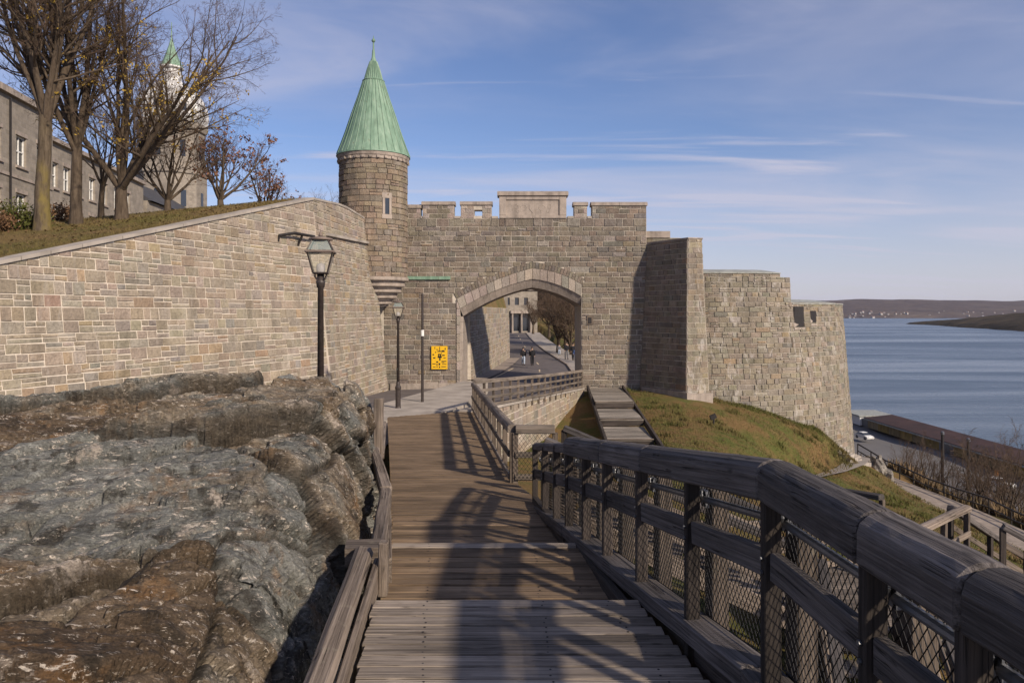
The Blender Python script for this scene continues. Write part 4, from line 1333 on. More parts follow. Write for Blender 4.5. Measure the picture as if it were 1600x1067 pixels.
disp += .26 * fbm(U*.45, V_*.6, Wz*.8, 81, 3) + .022 * fbm(U*2.2, V_*7.5, Wz*8, 85, 5, .6) + .016 * fbm(U*12, V_*34, Wz*34, 91, 4, .6)
face = sstep((rt - .66) / .1)[None, :]
disp *= (.85 - .25 * face)
edgefade = np.clip((1 - rt) / .03, 0, 1)[None, :]
Pv = Pv + Nn * (disp * (.3 + .7*edgefade))[..., None]
lim = np.interp(ry, [1.3, 4, 5.3, 7.3, 12, 15], [-.98, -1.08, -1.17, -1.36, -2.06, -2.6])[:, None]
Pv[..., 0] = np.minimum(Pv[..., 0], lim + .04 * fbm(RY*3, RZ*3, 0*RX, 97, 3))
rock = grid('rock_outcrop', Pv[..., 0], Pv[..., 1], Pv[..., 2], M['rock'])
tag(rock, 'large grey brown bedrock outcrop left of the boardwalk', 'rock')
rock.data.polygons.foreach_set('use_smooth', [True] * len(rock.data.polygons))
try: rock.data.set_sharp_from_angle(angle=R(24))
except Exception: pass
ca = rock.data.color_attributes.new('slab', 'FLOAT_COLOR', 'POINT')
ca.data.foreach_set('color', np.stack([cellA, cellB, np.clip(jA * 4, 0, 1), np.ones_like(cellA)], -1).reshape(-1))
# small broken blocks at the foot of the lamp
def boulder(c, r, seed, label):
    bm = bmesh.new(); bmesh.ops.create_icosphere(bm, subdivisions=4, radius=1.0)
    P = np.array([v.co for v in bm.verts])
    a, b, h1, h2, h3 = voro(P[:, 0]*1.5 + seed, P[:, 1]*1.5, P[:, 2]*1.5, seed)
    d = 1 + .30 * (h1 - .5) - .14 * np.exp(-((b - a) / .08)**2) + .5 * fbm(P[:, 0]*1.4 + seed, P[:, 1]*1.4, P[:, 2]*1.4, seed, 5)
    for v, q in zip(bm.verts, P * d[:, None]): v.co = (q[0]*r[0], q[1]*r[1], q[2]*r[2])
    me = bpy.data.meshes.new('boulder'); bm.to_mesh(me); bm.free()
    cc = me.color_attributes.new('slab', 'FLOAT_COLOR', 'POINT')
    cc.data.foreach_set('color', np.stack([h1, h2, np.clip((b - a) * 4, 0, 1), np.ones_like(h1)], -1).reshape(-1))
    o = link('boulder', me, M['rock'], None, Matrix.Translation(Vector(c)))
    return tag(o, label, 'rock', 'loose boulders along the outcrop')
boulder(at(487, 612, 11.6) + Vector((0, 0, -.15)), (.42, .4, .42), 3, 'knobbly boulder around the foot of the near lamp post')
boulder(at(545, 640, 13.4) + Vector((0, 0, -.35)), (.45, .5, .75), 7, 'tall boulder at the far right end of the outcrop')
boulder(at(455, 600, 11.9) + Vector((0, 0, -.2)), (.35, .4, .35), 12, 'small boulder on the crest left of the near lamp post')

# ------------------------------------------------------------------ boardwalk
bw = empty('boardwalk', (0, 8, -2.5), kind='structure')
def dl(Y): return float(np.interp(Y, [0, 4.07, 5.27, 7.3, 12, 18, 26], [-.55, -.87, -.985, -1.19, -1.96, -3.0, -4.4]))
def dr(Y): return float(np.interp(Y, [0, 3.5, 5.27, 7.3, 8.3, 11.5, 12.1, 13.2, 27], [1.38, 1.19, .88, .62, .58, .36, .36, .10, -1.35]))
pr_ = random.Random(14)
def plank(Y0, Y1, z0, z1, mat, parent=bw, name='plank'):
    Ym = (Y0 + Y1) / 2
    a, b = dl(Ym) + pr_.uniform(-.012, .012), dr(Ym) + pr_.uniform(-.005, .01)
    zz = (z0 + z1) / 2 - .022 + pr_.uniform(-.003, .003)
    ang = math.atan2(z1 - z0, Y1 - Y0)
    up = (pr_.uniform(-.01, .01), -math.sin(ang), math.cos(ang))
    return beam(name, (a, Ym, zz + pr_.uniform(-.002, .002)), (b, Ym + pr_.uniform(-.004, .004), zz + pr_.uniform(-.003, .003)), Y1 - Y0 - pr_.uniform(.010, .017), .045, mat, parent, up, .005, .0012, 5)
nails = MB()
def nail_row(Ym, z):
    for x in (dl(Ym) + .37, .22, dr(Ym) - .22):
        for dy in (-.035, .035):
            nails.lathe((x + pr_.uniform(-.012, .012), Ym + dy, z - .001), [(.007, 0), (.007, .003)], 6)
PW = .142
y = 1.0
while y < 5.27 - .02:
    y1 = min(y + PW, 5.27)
    plank(y, y1, -2.05, -2.05, M['deck'])
    if y > 3.4: nail_row((y + y1) / 2, -2.05)
    y = y1
y = 5.30
while y < 7.3 - .02:
    y1 = min(y + PW, 7.3)
    plank(y, y1, -2.28, -2.28, M['deck_brown'] if y1 < 7.25 else M['deck'])
    if y > 5.8: nail_row((y + y1) / 2, -2.28)
    y = y1
nails.build('nail_heads', M['iron'], bw)['kind'] = 'stuff'
# risers at the two steps
for (Y, zt, zb) in ((5.285, -2.10, -2.36), (7.315, -2.33, -2.58)):
    beam('riser', (dl(Y), Y, (zt+zb)/2), (dr(Y), Y, (zt+zb)/2), .03, zt - zb, M['deck_brown'], bw)
y = 7.34
while y < 10.2:
    y1 = y + PW
    plank(y, y1, float(deck_z(y)), float(deck_z(y1)), M['deck_brown'])
    y = y1
# the rest of the ramp: planks joined into one piece
rest = MB()
while y < 27.0:
    y1 = y + PW
    Ym = (y + y1) / 2
    z0, z1 = float(deck_z(y)), float(deck_z(y1))
    dz = pr_.uniform(-.004, .004)
    a, b = dl(Ym), dr(Ym)
    if Ym > 24.5: a = max(a, -4.6 + (Ym - 24.5) * 1.15)
    rest.add([(a, y + .005, z0 - .05), (b, y + .005, z0 - .05), (b, y1 - .005, z1 - .05), (a, y1 - .005, z1 - .05), (a, y + .005, z0 + dz), (b, y + .005, z0 + dz), (b, y1 - .005, z1 + dz), (a, y1 - .005, z1 + dz)],
             [(0,3,2,1), (4,5,6,7), (0,1,5,4), (1,2,6,5), (2,3,7,6), (3,0,4,7)])
    y = y1
o = rest.build('far_planks', M['deck_brown'], bw); o['kind'] = 'stuff'
# supporting joists under the near deck
for x0, x1 in ((-.6, -.75), (.25, .2), (1.0, .5)):
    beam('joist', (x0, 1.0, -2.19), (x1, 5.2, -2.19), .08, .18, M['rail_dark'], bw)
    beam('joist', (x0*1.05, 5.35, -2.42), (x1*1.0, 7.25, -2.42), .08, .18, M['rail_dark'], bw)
for Y in (2.0, 4.4, 6.6, 9.5, 12.5, 16, 20, 24):
    for X in (dl(Y) + .25, dr(Y) - .1):
        zt = float(deck_z(Y)) - .08
        beam('support_post', (X, Y, gz_at(X, Y) - .3), (X, Y, zt - .16), .15, .15, M['rail_dark'], bw)
    beam('cross_beam', (dl(Y) + .1, Y, zt - .15), (dr(Y) + .12, Y, zt - .15), .12, .16, M['rail_dark'], bw)

# ------------------------------------------------------------------ railings
def side(A, B, off):
    """horizontal offset to the right of the direction A -> B"""
    d = (Vector(B) - Vector(A)); n = Vector((d.y, -d.x, 0)).normalized()
    return n * off
def mesh_panel(name, A, B, h0, h1, parent, cell=.060, r=.0026):
    """woven diamond wire between two posts; A, B: foot points, from h0 to h1 above them"""
    A, B = Vector(A), Vector(B); d = B - A; L = math.hypot(d.x, d.y)
    H = h1 - h0; m = MB(); st = cell * .72
    n = Vector((d.y, -d.x, 0)).normalized()
    def pt(u, w): return A + d * (u / L) + Vector((0, 0, h0 + w))
    k = H / (cell * 1.0) * (st)              # horizontal run of a wire over the full height
    for sg in (1, -1):
        u = -k
        while u < L + k:
            a, b = (u, 0.0), (u + sg * k, H)
            # clip to 0..L
            t0, t1 = 0.0, 1.0
            du = b[0] - a[0]
            if du > 0: t0, t1 = max(t0, (0 - a[0]) / du), min(t1, (L - a[0]) / du)
            else: t0, t1 = max(t0, (L - a[0]) / du), min(t1, (0 - a[0]) / du)
            if t1 - t0 > .03:
                p, q = pt(a[0] + du*t0, H*t0), pt(a[0] + du*t1, H*t1)
                m.tube([p + n * .002 * sg, q + n * .002 * sg], r, 3, False)
            u += st
    for w in (0.0, H): m.tube([pt(0, w), pt(L, w)], r * 1.6, 4, False)
    return m.build(name, M['wire'], parent)

ra = empty('handrail_fence', (1.0, 6, -2.6), 'heavy dark timber railing with wire mesh, right side of the near boardwalk', 'railing')
K0, K1, K2, K3 = Vector((1.447, -.1, -.70)), Vector((1.262, 3.5, -.70)), Vector((.655, 7.9, -1.335)), Vector((.40, 11.5, -2.03))
RH, RWd = .188, .205
def on(A, B, Y): t = (Y - A.y) / (B.y - A.y); return A + (B - A) * t
# top rail pieces, butted with thin joints
for (A, B, ys) in ((K1, K0, [3.5, 2.60, 2.045, .9, -.1]), (K2, K1, [7.95, 6.45, 5.3, 3.5])):
    for y0, y1 in zip(ys[:-1], ys[1:]):
        p, q = on(A, B, y0), on(A, B, y1)
        dd = (q - p).normalized() * .007
        beam('top_rail', p + dd - Vector((0, 0, RH/2)), q - dd - Vector((0, 0, RH/2)), RWd, RH, M['rail'], ra, (0, 0, 1), .012, .0025, 8, round_top(RWd, RH))
beam('top_rail', K3 - Vector((0, 0, .06)), on(K2, K3, 7.97) - Vector((0, 0, .12)), .15, .11, M['rail'], ra, (0, 0, 1), .01, .003, 5, round_top(.15, .11))
MB().obox(K3 - Vector((0, 0, .09)), (.085, 0, 0), (0, .075, 0), (0, 0, .045)).build('end_block', M['post_wood'], ra)
def stringer_z(Y): return float(np.interp(Y, [0, 3.4, 7.9, 11.5], [-1.66, -1.715, -2.29, -3.0]))
posts_y = [.1, 1.15, 2.06, 2.58, 3.47, 4.45, 5.42, 6.36, 7.12, 7.9, 8.9, 10.1, 11.45]
def rp(Y): return on(K1, K0, Y) if Y < 3.5 else (on(K2, K1, Y) if Y < 7.9 else on(K2, K3, Y))
pp = []
for Y in posts_y:
    p = rp(Y); zb = stringer_z(Y)
    nxt = rp(min(Y + .3, 11.49)) - rp(Y if Y < 11.2 else 11.2)
    n = Vector((nxt.y, -nxt.x, 0)).normalized()
    tp = p.z - (RH if Y < 7.95 else .1)
    inner = Vector((p.x, p.y, 0)) - n * .045
    outer = Vector((p.x, p.y, 0)) + n * .135 + Vector((nxt.x, nxt.y, 0)).normalized() * .05
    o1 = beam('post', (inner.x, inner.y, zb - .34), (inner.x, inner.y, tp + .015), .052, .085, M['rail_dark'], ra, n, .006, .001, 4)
    o2 = beam('outer_post', (outer.x, outer.y, zb - .65), (outer.x, outer.y, tp - .06), .125, .105, M['post_wood'], ra, n, .008, .002, 5)
    # bracket and clamp that carry the steel pipe
    bz = p.z - .30
    b = MB().obox(Vector((outer.x, outer.y, bz)) - n * .075, n * .012, Vector((n.y, -n.x, 0)) * .035, (0, 0, .05))
    b.tube([Vector((outer.x, outer.y, bz)) - n * .07, Vector((outer.x, outer.y, bz)) - n * .02 + Vector((n.y, -n.x, 0)) * .09], .016, 6)
    b.lathe((*(Vector((outer.x, outer.y)) - n.xy * .10), bz + .02), [(.012, -.03), (.022, 0), (.012, .03)], 8)
    b.build('pipe_bracket', M['galv'], ra)
    tn_ = Vector((n.y, -n.x, 0))
    bo = MB()
    for zz_ in (p.z - .455, p.z - .52):
        c_ = Vector((inner.x, inner.y, zz_)) - n * .045
        bo.tube([c_, c_ - n * .010], .011, 6)
    bo.build('bolt_heads', M['galv'], ra)
    pp.append((Y, p, n, inner, outer, zb, bz))
for a, b in zip(pp[:-1], pp[1:]):
    Y0, p0, n0, i0, o0, zb0, bz0 = a; Y1, p1, n1, i1, o1, zb1, bz1 = b
    m0 = Vector((i0.x, i0.y, p0.z - .485)) + n0 * .01; m1 = Vector((i1.x, i1.y, p1.z - .485)) + n1 * .01
    d = (m1 - m0).normalized() * .028
    beam('mid_rail', m0 + d, m1 - d, .055, .135, M['rail'], ra, (0, 0, 1), .008, .002, 5)
    q0 = Vector((o0.x, o0.y, bz0)) - n0 * .10; q1 = Vector((o1.x, o1.y, bz1)) - n1 * .10
    MB().tube([q0 + d * 2, q1 - d * 2], .021, 10).build('steel_pipe', M['galv'], ra, smooth=False)
    c0 = Vector((p0.x, p0.y, zb0)) + n0 * .045; c1 = Vector((p1.x, p1.y, zb1)) + n1 * .045
    L = (c1.xy - c0.xy).length
    A3, B3 = c0, c1
    if Y0 < 10.2:
        mesh_panel('wire_mesh', A3, B3, .02, .02 + (p0.z - RH - zb0) * .98, ra, .064 if Y0 < 5 else .072)
    # clamp sleeve on the pipe
# stringers, in lengths
for (a, b) in ((-.1, 1.9), (1.91, 3.62), (3.63, 7.9), (7.91, 11.55)):
    def sp(Y):
        p = rp(max(min(Y, 11.5), -.1)); return Vector((p.x - .02, Y, stringer_z(max(0, Y))))
    A, B = sp(a), sp(b)
    beam('stringer', A - Vector((0, 0, .06)), B - Vector((0, 0, .06)), .20, .12, M['rail'], ra, (0, 0, 1), .012, .003, 10)
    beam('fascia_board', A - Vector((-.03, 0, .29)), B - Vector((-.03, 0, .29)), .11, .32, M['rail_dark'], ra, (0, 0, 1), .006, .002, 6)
# lower inner kerb board on the second level and the ramp
beam('kerb_board', (.855, 5.32, -2.21), (.60, 7.9, -2.42), .07, .16, M['rail_dark'], ra, (0, 0, 1), .006, .002, 6)
beam('kerb_board', (.60, 7.95, -2.52), (.36, 11.5, -2.98), .09, .22, M['rail_dark'], ra, (0, 0, 1), .006, .002, 6)

# left kerb timbers beside the rock
lk = empty('timber_kerb', (-1.1, 6, -2.6), 'low weathered timber kerb between the rock and the boardwalk', 'kerb')
def lp(px, py, Y): return at(px, py, Y)
beam('kerb_rail', (-.845, 1.6, -1.99), lp(569, 866, 5.95), .145, .15, M['curb'], lk, (.25, 0, 1), .03, .006, 9)
beam('kerb_side', (-.745, 1.6, -2.13), lp(590, 880, 5.9) + Vector((0, 0, -.06)), .05, .22, M['curb'], lk, (0, 0, 1), .01, .003, 7)
MB().obox(lp(570, 862, 6.1), (.155, .02, 0), (-.02, .12, 0), (0, 0, .07)).build('cap_block', M['curb'], lk)
beam('kerb_post', lp(598, 930, 5.75), lp(600, 845, 5.75), .07, .10, M['curb'], lk, (0, 1, 0), .01, .004, 5)
beam('kerb_rail', lp(590, 862, 6.15), lp(603, 772, 8.6), .13, .15, M['curb'], lk, (0, 0, 1), .02, .006, 8)
beam('kerb_side', lp(608, 900, 6.2), lp(607, 800, 8.5), .05, .30, M['curb'], lk, (0, 0, 1), .01, .004, 7)
beam('kerb_rail', lp(603, 768, 8.65), lp(584, 704, 11.4), .14, .14, M['curb'], lk, (0, 0, 1), .02, .008, 8)
beam('kerb_post', lp(592, 775, 11.3), lp(583, 700, 11.3), .16, .18, M['curb'], lk, (0, 1, 0), .02, .008, 5)
beam('kerb_post', lp(591, 720, 13.2), lp(592, 622, 13.2), .16, .15, M['curb'], lk, (0, 1, 0), .015, .004, 5)
beam('kerb_rail', lp(595, 712, 13.2), lp(600, 662, 19.5), .12, .14, M['curb'], lk, (0, 0, 1), .02, .006, 8)

# ------------------------------------------------------------------ simple timber fences
def timber_fence(name, pts, label, h=1.08, nrail=2, post_gap=1.25, group=None, mat='fence', rw=.13, rh=.12, low=True, skip_last=False, wire=False):
    root = empty(name, pts[len(pts)//2], label, 'railing', group)
    for i in range(len(pts) - 1):
        A, B = Vector(pts[i]), Vector(pts[i+1])
        L = (B - A).length; n = max(1, round(L / post_gap))
        d = (B - A).normalized()
        beam('top_rail', A + Vector((0, 0, h - rh/2)) + d*.004, B + Vector((0, 0, h - rh/2)) - d*.004, rw, rh, M['rail' if mat == 'rail' else mat], root, (0, 0, 1), .01, .003, max(3, n), round_top(rw, rh))
        for k in range(n + 1):
            if k == n and (i < len(pts) - 2 or skip_last): continue
            p = A + (B - A) * (k / n)
            beam('post', p - Vector((0, 0, .25)), p + Vector((0, 0, h - rh + .01)), .09, .10, M['post_wood'], root, (d.x, d.y, 0), .006, .002, 3)
        for j in range(nrail):
            z = .10 + (h - .25) * j / max(1, nrail) + .02
            sd = side(A, B, .055)
            beam('mid_rail', A + sd + Vector((0, 0, z)), B + sd + Vector((0, 0, z)), .04, .11, M[mat], root, (0, 0, 1), .006, .002, max(3, n))
        if wire: mesh_panel('wire_mesh', A + side(A, B, .09), B + side(A, B, .09), .08, h - .14, root, .10, .003)
    return root
FB0, FB1 = Vector((0.0, 13.4, -3.10)), Vector((-1.42, 27.0, -3.62))
timber_fence('timber_railing', [FB1, FB0], 'timber railing with rounded top rail along the right of the far ramp', 1.06, 2, 1.35, None, 'fence', .17, .15)
timber_fence('timber_railing', [FB0 + Vector((.06, -.03, 0)), Vector((.78, 13.35, -3.10))], 'short railing with wire mesh at the near end of the far ramp', 1.06, 2, .7, None, 'fence', .17, .15, wire=True)
timber_fence('timber_railing', [Vector((-1.40, 27.25, -3.62)), Vector((1.6, 36.0, -4.15)), Vector((4.22, 44.4, -4.58))], 'long timber railing on the retaining wall in front of the arch', 1.12, 3, 1.05, None, 'fence', .15, .15)

# retaining wall below the long railing
rw_ = empty('retaining_wall', (1.4, 35.5, -6), 'pale stone retaining wall under the long timber railing', 'wall')
RS = Flat((-1.55, 26.6), (4.30, 44.6), .04, -4)
def rtop(u): return -3.66 - u * (4.66 - 3.66) / RS.L
core('wall_core', RS, lin(0, RS.L, 10), rtop, lambda u: -8.2, .6, M['mortar_light'], rw_)
ww = Wall(rw_, M['stone_rampart'], 81)
PAL_RET = [(w, tuple(min(.6, x*1.05) for x in c)) for w, c in PAL_RAMP]
ww.fill(RS, 0, RS.L, -7.8, -3.6, (.28, .42), (.4, .95), PAL_RET, None, [((4.66-3.66)/RS.L, 1.0, -3.66)], .3, mort=.014)
ww.done(300)
u = 0
while u < RS.L - .1:
    w = min(1.3, RS.L - u)
    q = [RS.pt(u+.01, rtop(u), .08), RS.pt(u+w-.01, rtop(u+w), .08), RS.pt(u+w-.01, rtop(u+w), -.62), RS.pt(u+.01, rtop(u), -.62)]
    MB().prism(q, (0, 0, .10)).build('coping_stone', M['concrete'], rw_)
    u += w

# ------------------------------------------------------------------ lower wooden walk that comes down from the gate
lw = empty('lower_boardwalk', (5, 36, -5), kind='structure')
LWL = [Vector((4.75, 45.6, -4.66)), Vector((4.35, 36.5, -5.02))]
def lwx(Y): return float(np.interp(Y, [28, 45.6], [3.75, 4.75])), float(np.interp(Y, [28, 45.6], [5.75, 6.75]))
lev = [(38.2, 45.6, -4.66), (34.2, 38.17, -4.98), (30.6, 34.17, -5.30), (26.5, 30.57, -5.62)]
for (y0, y1, z) in lev:
    y = y0; n = round((y1 - y0) / .30); w = (y1 - y0) / n
    for k in range(n):
        a, b = lwx(y + w/2)
        beam('plank', (a, y + w/2, z - .03 + pr_.uniform(-.004, .004)), (b, y + w/2, z - .03), w - .012, .05, M['pale_plank'], lw, (0, 0, 1), .006, .001, 2)
        y += w
    a, b = lwx(y0)
    beam('riser', (a, y0 - .015, z - .17), (b, y0 - .015, z - .17), .03, .26, M['rail_dark'], lw)
    beam('step_nosing', (a, y0 + .02, z + .022), (b, y0 + .02, z + .022), .10, .04, M['curb'], lw)
for s_ in (0, 1):
    A = Vector((lwx(26.5)[s_] + (-.08, .08)[s_], 26.5, -5.55)); B = Vector((lwx(45.4)[s_] + (-.08, .08)[s_], 45.4, -4.62))
    beam('side_kerb', A, B, .12, .30, M['rail_dark'], lw, (0, 0, 1), .01, .003, 8)
# ------------------------------------------------------------------ grass bank behind the rampart
BK = Rbf([(-17.2,12,-.6),(-15.6,17,.72),(-14.4,20,1.46),(-12.75,25,2.82),(-11.1,30,4.16),(-9.85,33.8,5.22),(-9.3,38,5.45),(-8.9,43,5.5),(-17.3,27,3.0),(-17.2,29,3.43),(-16.4,31,3.9),(-15.9,34,4.67),(-14.9,38,5.35),(-16.9,24,2.30),(-20,22,2.1),(-30,46,4.6),(-30,30,3.6),(-25,50,5),(-10,46,5.5),(-12,60,6),(-40,60,5),(-22,16,1.2),(-30,12,1.2),(-45,90,6),(-20,90,6.5),(-30,110,7),(-46,20,2.5),(-60,110,7),(-60,30,4)])
bs_, bt_ = np.meshgrid(np.linspace(0, 1, 150), np.linspace(0, 1, 90))
pl = [S1.pt(u_, top1(u_), -.50) for u_ in np.linspace(2.5, 22, 60)] + [S2.pt(u_, top2(u_), -.50) for u_ in np.linspace(.4, S2.L, 30)] + [Vector((-8.2, 46 + k * 4, 5.6)) for k in range(1, 15)]
pl = np.array([tuple(p) for p in pl]); ss = np.linspace(0, 1, len(pl))
ex_, ey_, ez_ = (np.interp(bs_, ss, pl[:, k]) for k in range(3))
off = 52 * bt_**2
BX, BY = ex_ - off * .97, ey_ + off * .12
BZ_ = BK(BX, BY)
w_ = np.clip(off / 2.0, 0, 1)
BZ_ = (ez_ + .02) * (1 - w_) + BZ_ * w_ + .10 * fbm(BX*.5, BY*.5, 0*BX, 5, 4) * np.clip(off, 0, 1)
tag(grid('grass_bank', BX, BY, BZ_, M['lawn']), kind='structure')
def bank_z(x, y): return float(BK(np.array([x]), np.array([y]))[0])

# ------------------------------------------------------------------ street lamps
def lantern(root, c, s):
    """square tapered lantern, c: top of the post, s: scale"""
    c = Vector(c); b0, b1, hh, rh = .135*s, .245*s, .42*s, .235*s
    z0 = c.z + .14*s; z1 = z0 + hh; z2 = z1 + rh; tp = .145*s
    ca, sa = math.cos(R(10)), math.sin(R(10))
    def q(h, z): return [Vector((c.x + (x*ca - y*sa)*h, c.y + (x*sa + y*ca)*h, z)) for x, y in ((-1,-1), (1,-1), (1,1), (-1,1))]
    A, B, C, D = q(b0, z0), q(b1, z1), q(b1 * .98, z1 + .03*s), q(tp, z2)
    fr = MB()
    for k in range(4):
        fr.tube([A[k], B[k]], .017*s, 5); fr.tube([A[k], A[(k+1)%4]], .018*s, 5)
        fr.tube([C[k], D[k]], .015*s, 5); fr.tube([D[k], D[(k+1)%4]], .016*s, 5)
    fr.build('lantern_frame', M['lamp'], root)
    rim = MB()
    e = q(b1 * 1.09, z1 - .015*s)
    rim.prism(e, (0, 0, .04*s))
    # open rim: four bars
    rim = MB()
    for k in range(4): rim.tube([e[k] + Vector((0, 0, .01*s)), e[(k+1)%4] + Vector((0, 0, .01*s))], .024*s, 6)
    rim.build('lantern_rim', M['lamp_rim'], root)
    for k in range(4):
        n = (k+1) % 4
        mesh('glass_pane', [A[k].lerp(B[k], .03), A[n].lerp(B[n], .03), B[n], B[k]], [(0,1,2,3)], M['lantern_glass'], root)
        mesh('roof_pane', [C[k], C[n], D[n], D[k]], [(0,1,2,3)], M['roof_glass'], root)
    cap = MB().lathe((c.x, c.y, z2), [(.155*s, -.01*s), (.24*s, .0), (.23*s, .035*s), (.12*s, .06*s), (.05*s, .075*s)], 20)
    cap.lathe((c.x, c.y, z2 + .07*s), [(.03*s, 0), (.048*s, .03*s), (.028*s, .06*s), (.014*s, .10*s), (.004*s, .15*s)], 10)
    cap.build('lantern_cap', M['lamp_rim'], root, smooth=True)
    MB().lathe((c.x, c.y, z0), [(.075*s, .0), (.085*s, .05*s), (.085*s, .15*s), (.06*s, .185*s), (.02*s, .20*s)], 14).build('bulb', M['bulb'], root, smooth=True)
    MB().obox((c.x, c.y, z0 - .005*s), Vector((ca, sa, 0))*b0, Vector((-sa, ca, 0))*b0, (0, 0, .012*s)).build('lantern_floor', M['lamp'], root)
    br = MB()
    for k in range(4):
        d = (A[k] - c); d.z = 0
        br.tube([c + Vector((0, 0, -.02*s)) + d * .3, c + Vector((0, 0, .03*s)) + d * .62, c + Vector((0, 0, .09*s)) + d * .85, c + Vector((0, 0, .14*s)) + d * .8], .014*s, 5)
    br.build('scroll_bracket', M['lamp'], root)
def lamp(base, ztop, s, label, r0, r1, pedestal):
    root = empty('street_lamp', base, label, 'street lamp', 'old style lantern lamps')
    x, y, zb = base
    lantern(root, (x, y, ztop), s)
    MB().lathe((x, y, 0), [(r0, zb + (1.15*s if pedestal else 0)), (r1, ztop - .16*s), (r1 * 1.35, ztop - .14*s), (r1 * 1.5, ztop - .06*s), (r1 * 1.7, ztop - .02*s), (r1 * 1.25, ztop), (r1*1.2, ztop + .14*s)], 16).build('post', M['lamp'], root, smooth=True)
    if pedestal:
        MB().lathe((x, y, zb), [(.16, 0), (.16, .09), (.125, .14), (.105, .20), (.105, .88), (.125, .92), (.125, .99), (.085, 1.05), (r0 * 1.25, 1.12), (r0*1.05, 1.2)], 16).build('pedestal', M['lamp'], root)
    return root
Ln = at(501, 440, 12.7)
lamp((Ln.x, 12.7, -3.5), at(501, 438, 12.7).z, .87, 'near lantern lamp post rising behind the rock outcrop', .066, .050, False)
Lf = at(622, 643, 29.5)
lamp(tuple(Lf), at(622, 499, 29.5).z, .86, 'far lantern lamp post with pedestal beside the raised pavement', .062, .048, True)

# slim pole and the yellow notice board
pl_ = at(660, 632, 31.5)
pole = empty('slim_pole', pl_, 'slim bare dark pole between far lamp and yellow sign', 'pole')
MB().tube([pl_, (pl_.x, pl_.y, at(660, 459, 31.5).z)], [.062, .05], 10).build('shaft', M['lamp'], pole)
MB().lathe((pl_.x, pl_.y, at(660, 525, 31.5).z), [(.07, 0), (.07, .26)], 10).build('white_sticker', M['white'], pole)
MB().lathe(tuple(pl_), [(.13, 0), (.13, .05), (.08, .10)], 10).build('base_plate', M['lamp'], pole)
sg = empty('notice_sign', (gx(686), GY - .16, gz(577)), 'yellow rectangular sign with black markings left of the arch', 'sign')
sx0, sx1, sz0, sz1 = gx(674.5), gx(699.5), gz(576.5), gz(540.5)
MB().box((sx0, GY - .16, sz0), (sx1, GY - .09, sz1)).build('panel', M['yellow'], sg)
for x in (sx0 + .2, sx1 - .2): MB().box((x - .03, GY - .092, sz0 + .2), (x + .03, GY + .03, sz1 - .2)).build('fixing_bar', M['iron'], sg)
gl = MB()
def gly(cx, cy, w, h):      # in hundredths of the panel, from the top left
    a = sx0 + (sx1 - sx0) * (cx - w/2) / 100; b = sx0 + (sx1 - sx0) * (cx + w/2) / 100
    t = sz1 - (sz1 - sz0) * (cy - h/2) / 100; u_ = sz1 - (sz1 - sz0) * (cy + h/2) / 100
    gl.box((a, GY - .166, u_), (b, GY - .158, t))
for a in ((50, 23, 26, 4), (73, 22, 18, 7), (52, 12, 4, 18), (22, 8, 4, 9), (36, 15, 12, 3), (52, 36, 22, 5), (52, 47, 26, 8), (46, 41, 6, 8), (57, 41, 6, 8), (53, 56, 8, 14), (12, 37, 10, 5), (18, 51, 14, 5), (27, 27, 6, 5), (75, 40, 16, 5), (82, 51, 14, 3),
          (36, 69, 12, 6), (78, 66, 30, 3.5), (72, 71, 16, 2.5), (50, 78, 10, 9), (35, 80, 9, 5), (16, 77, 20, 3), (80, 78, 26, 2.5), (51, 91, 6, 7), (36, 89, 10, 3), (18, 91, 16, 2.5), (76, 89, 28, 3), (86, 12, 5, 9), (64, 30, 5, 3)): gly(*a)
gl.build('black_marks', M['black'], sg)

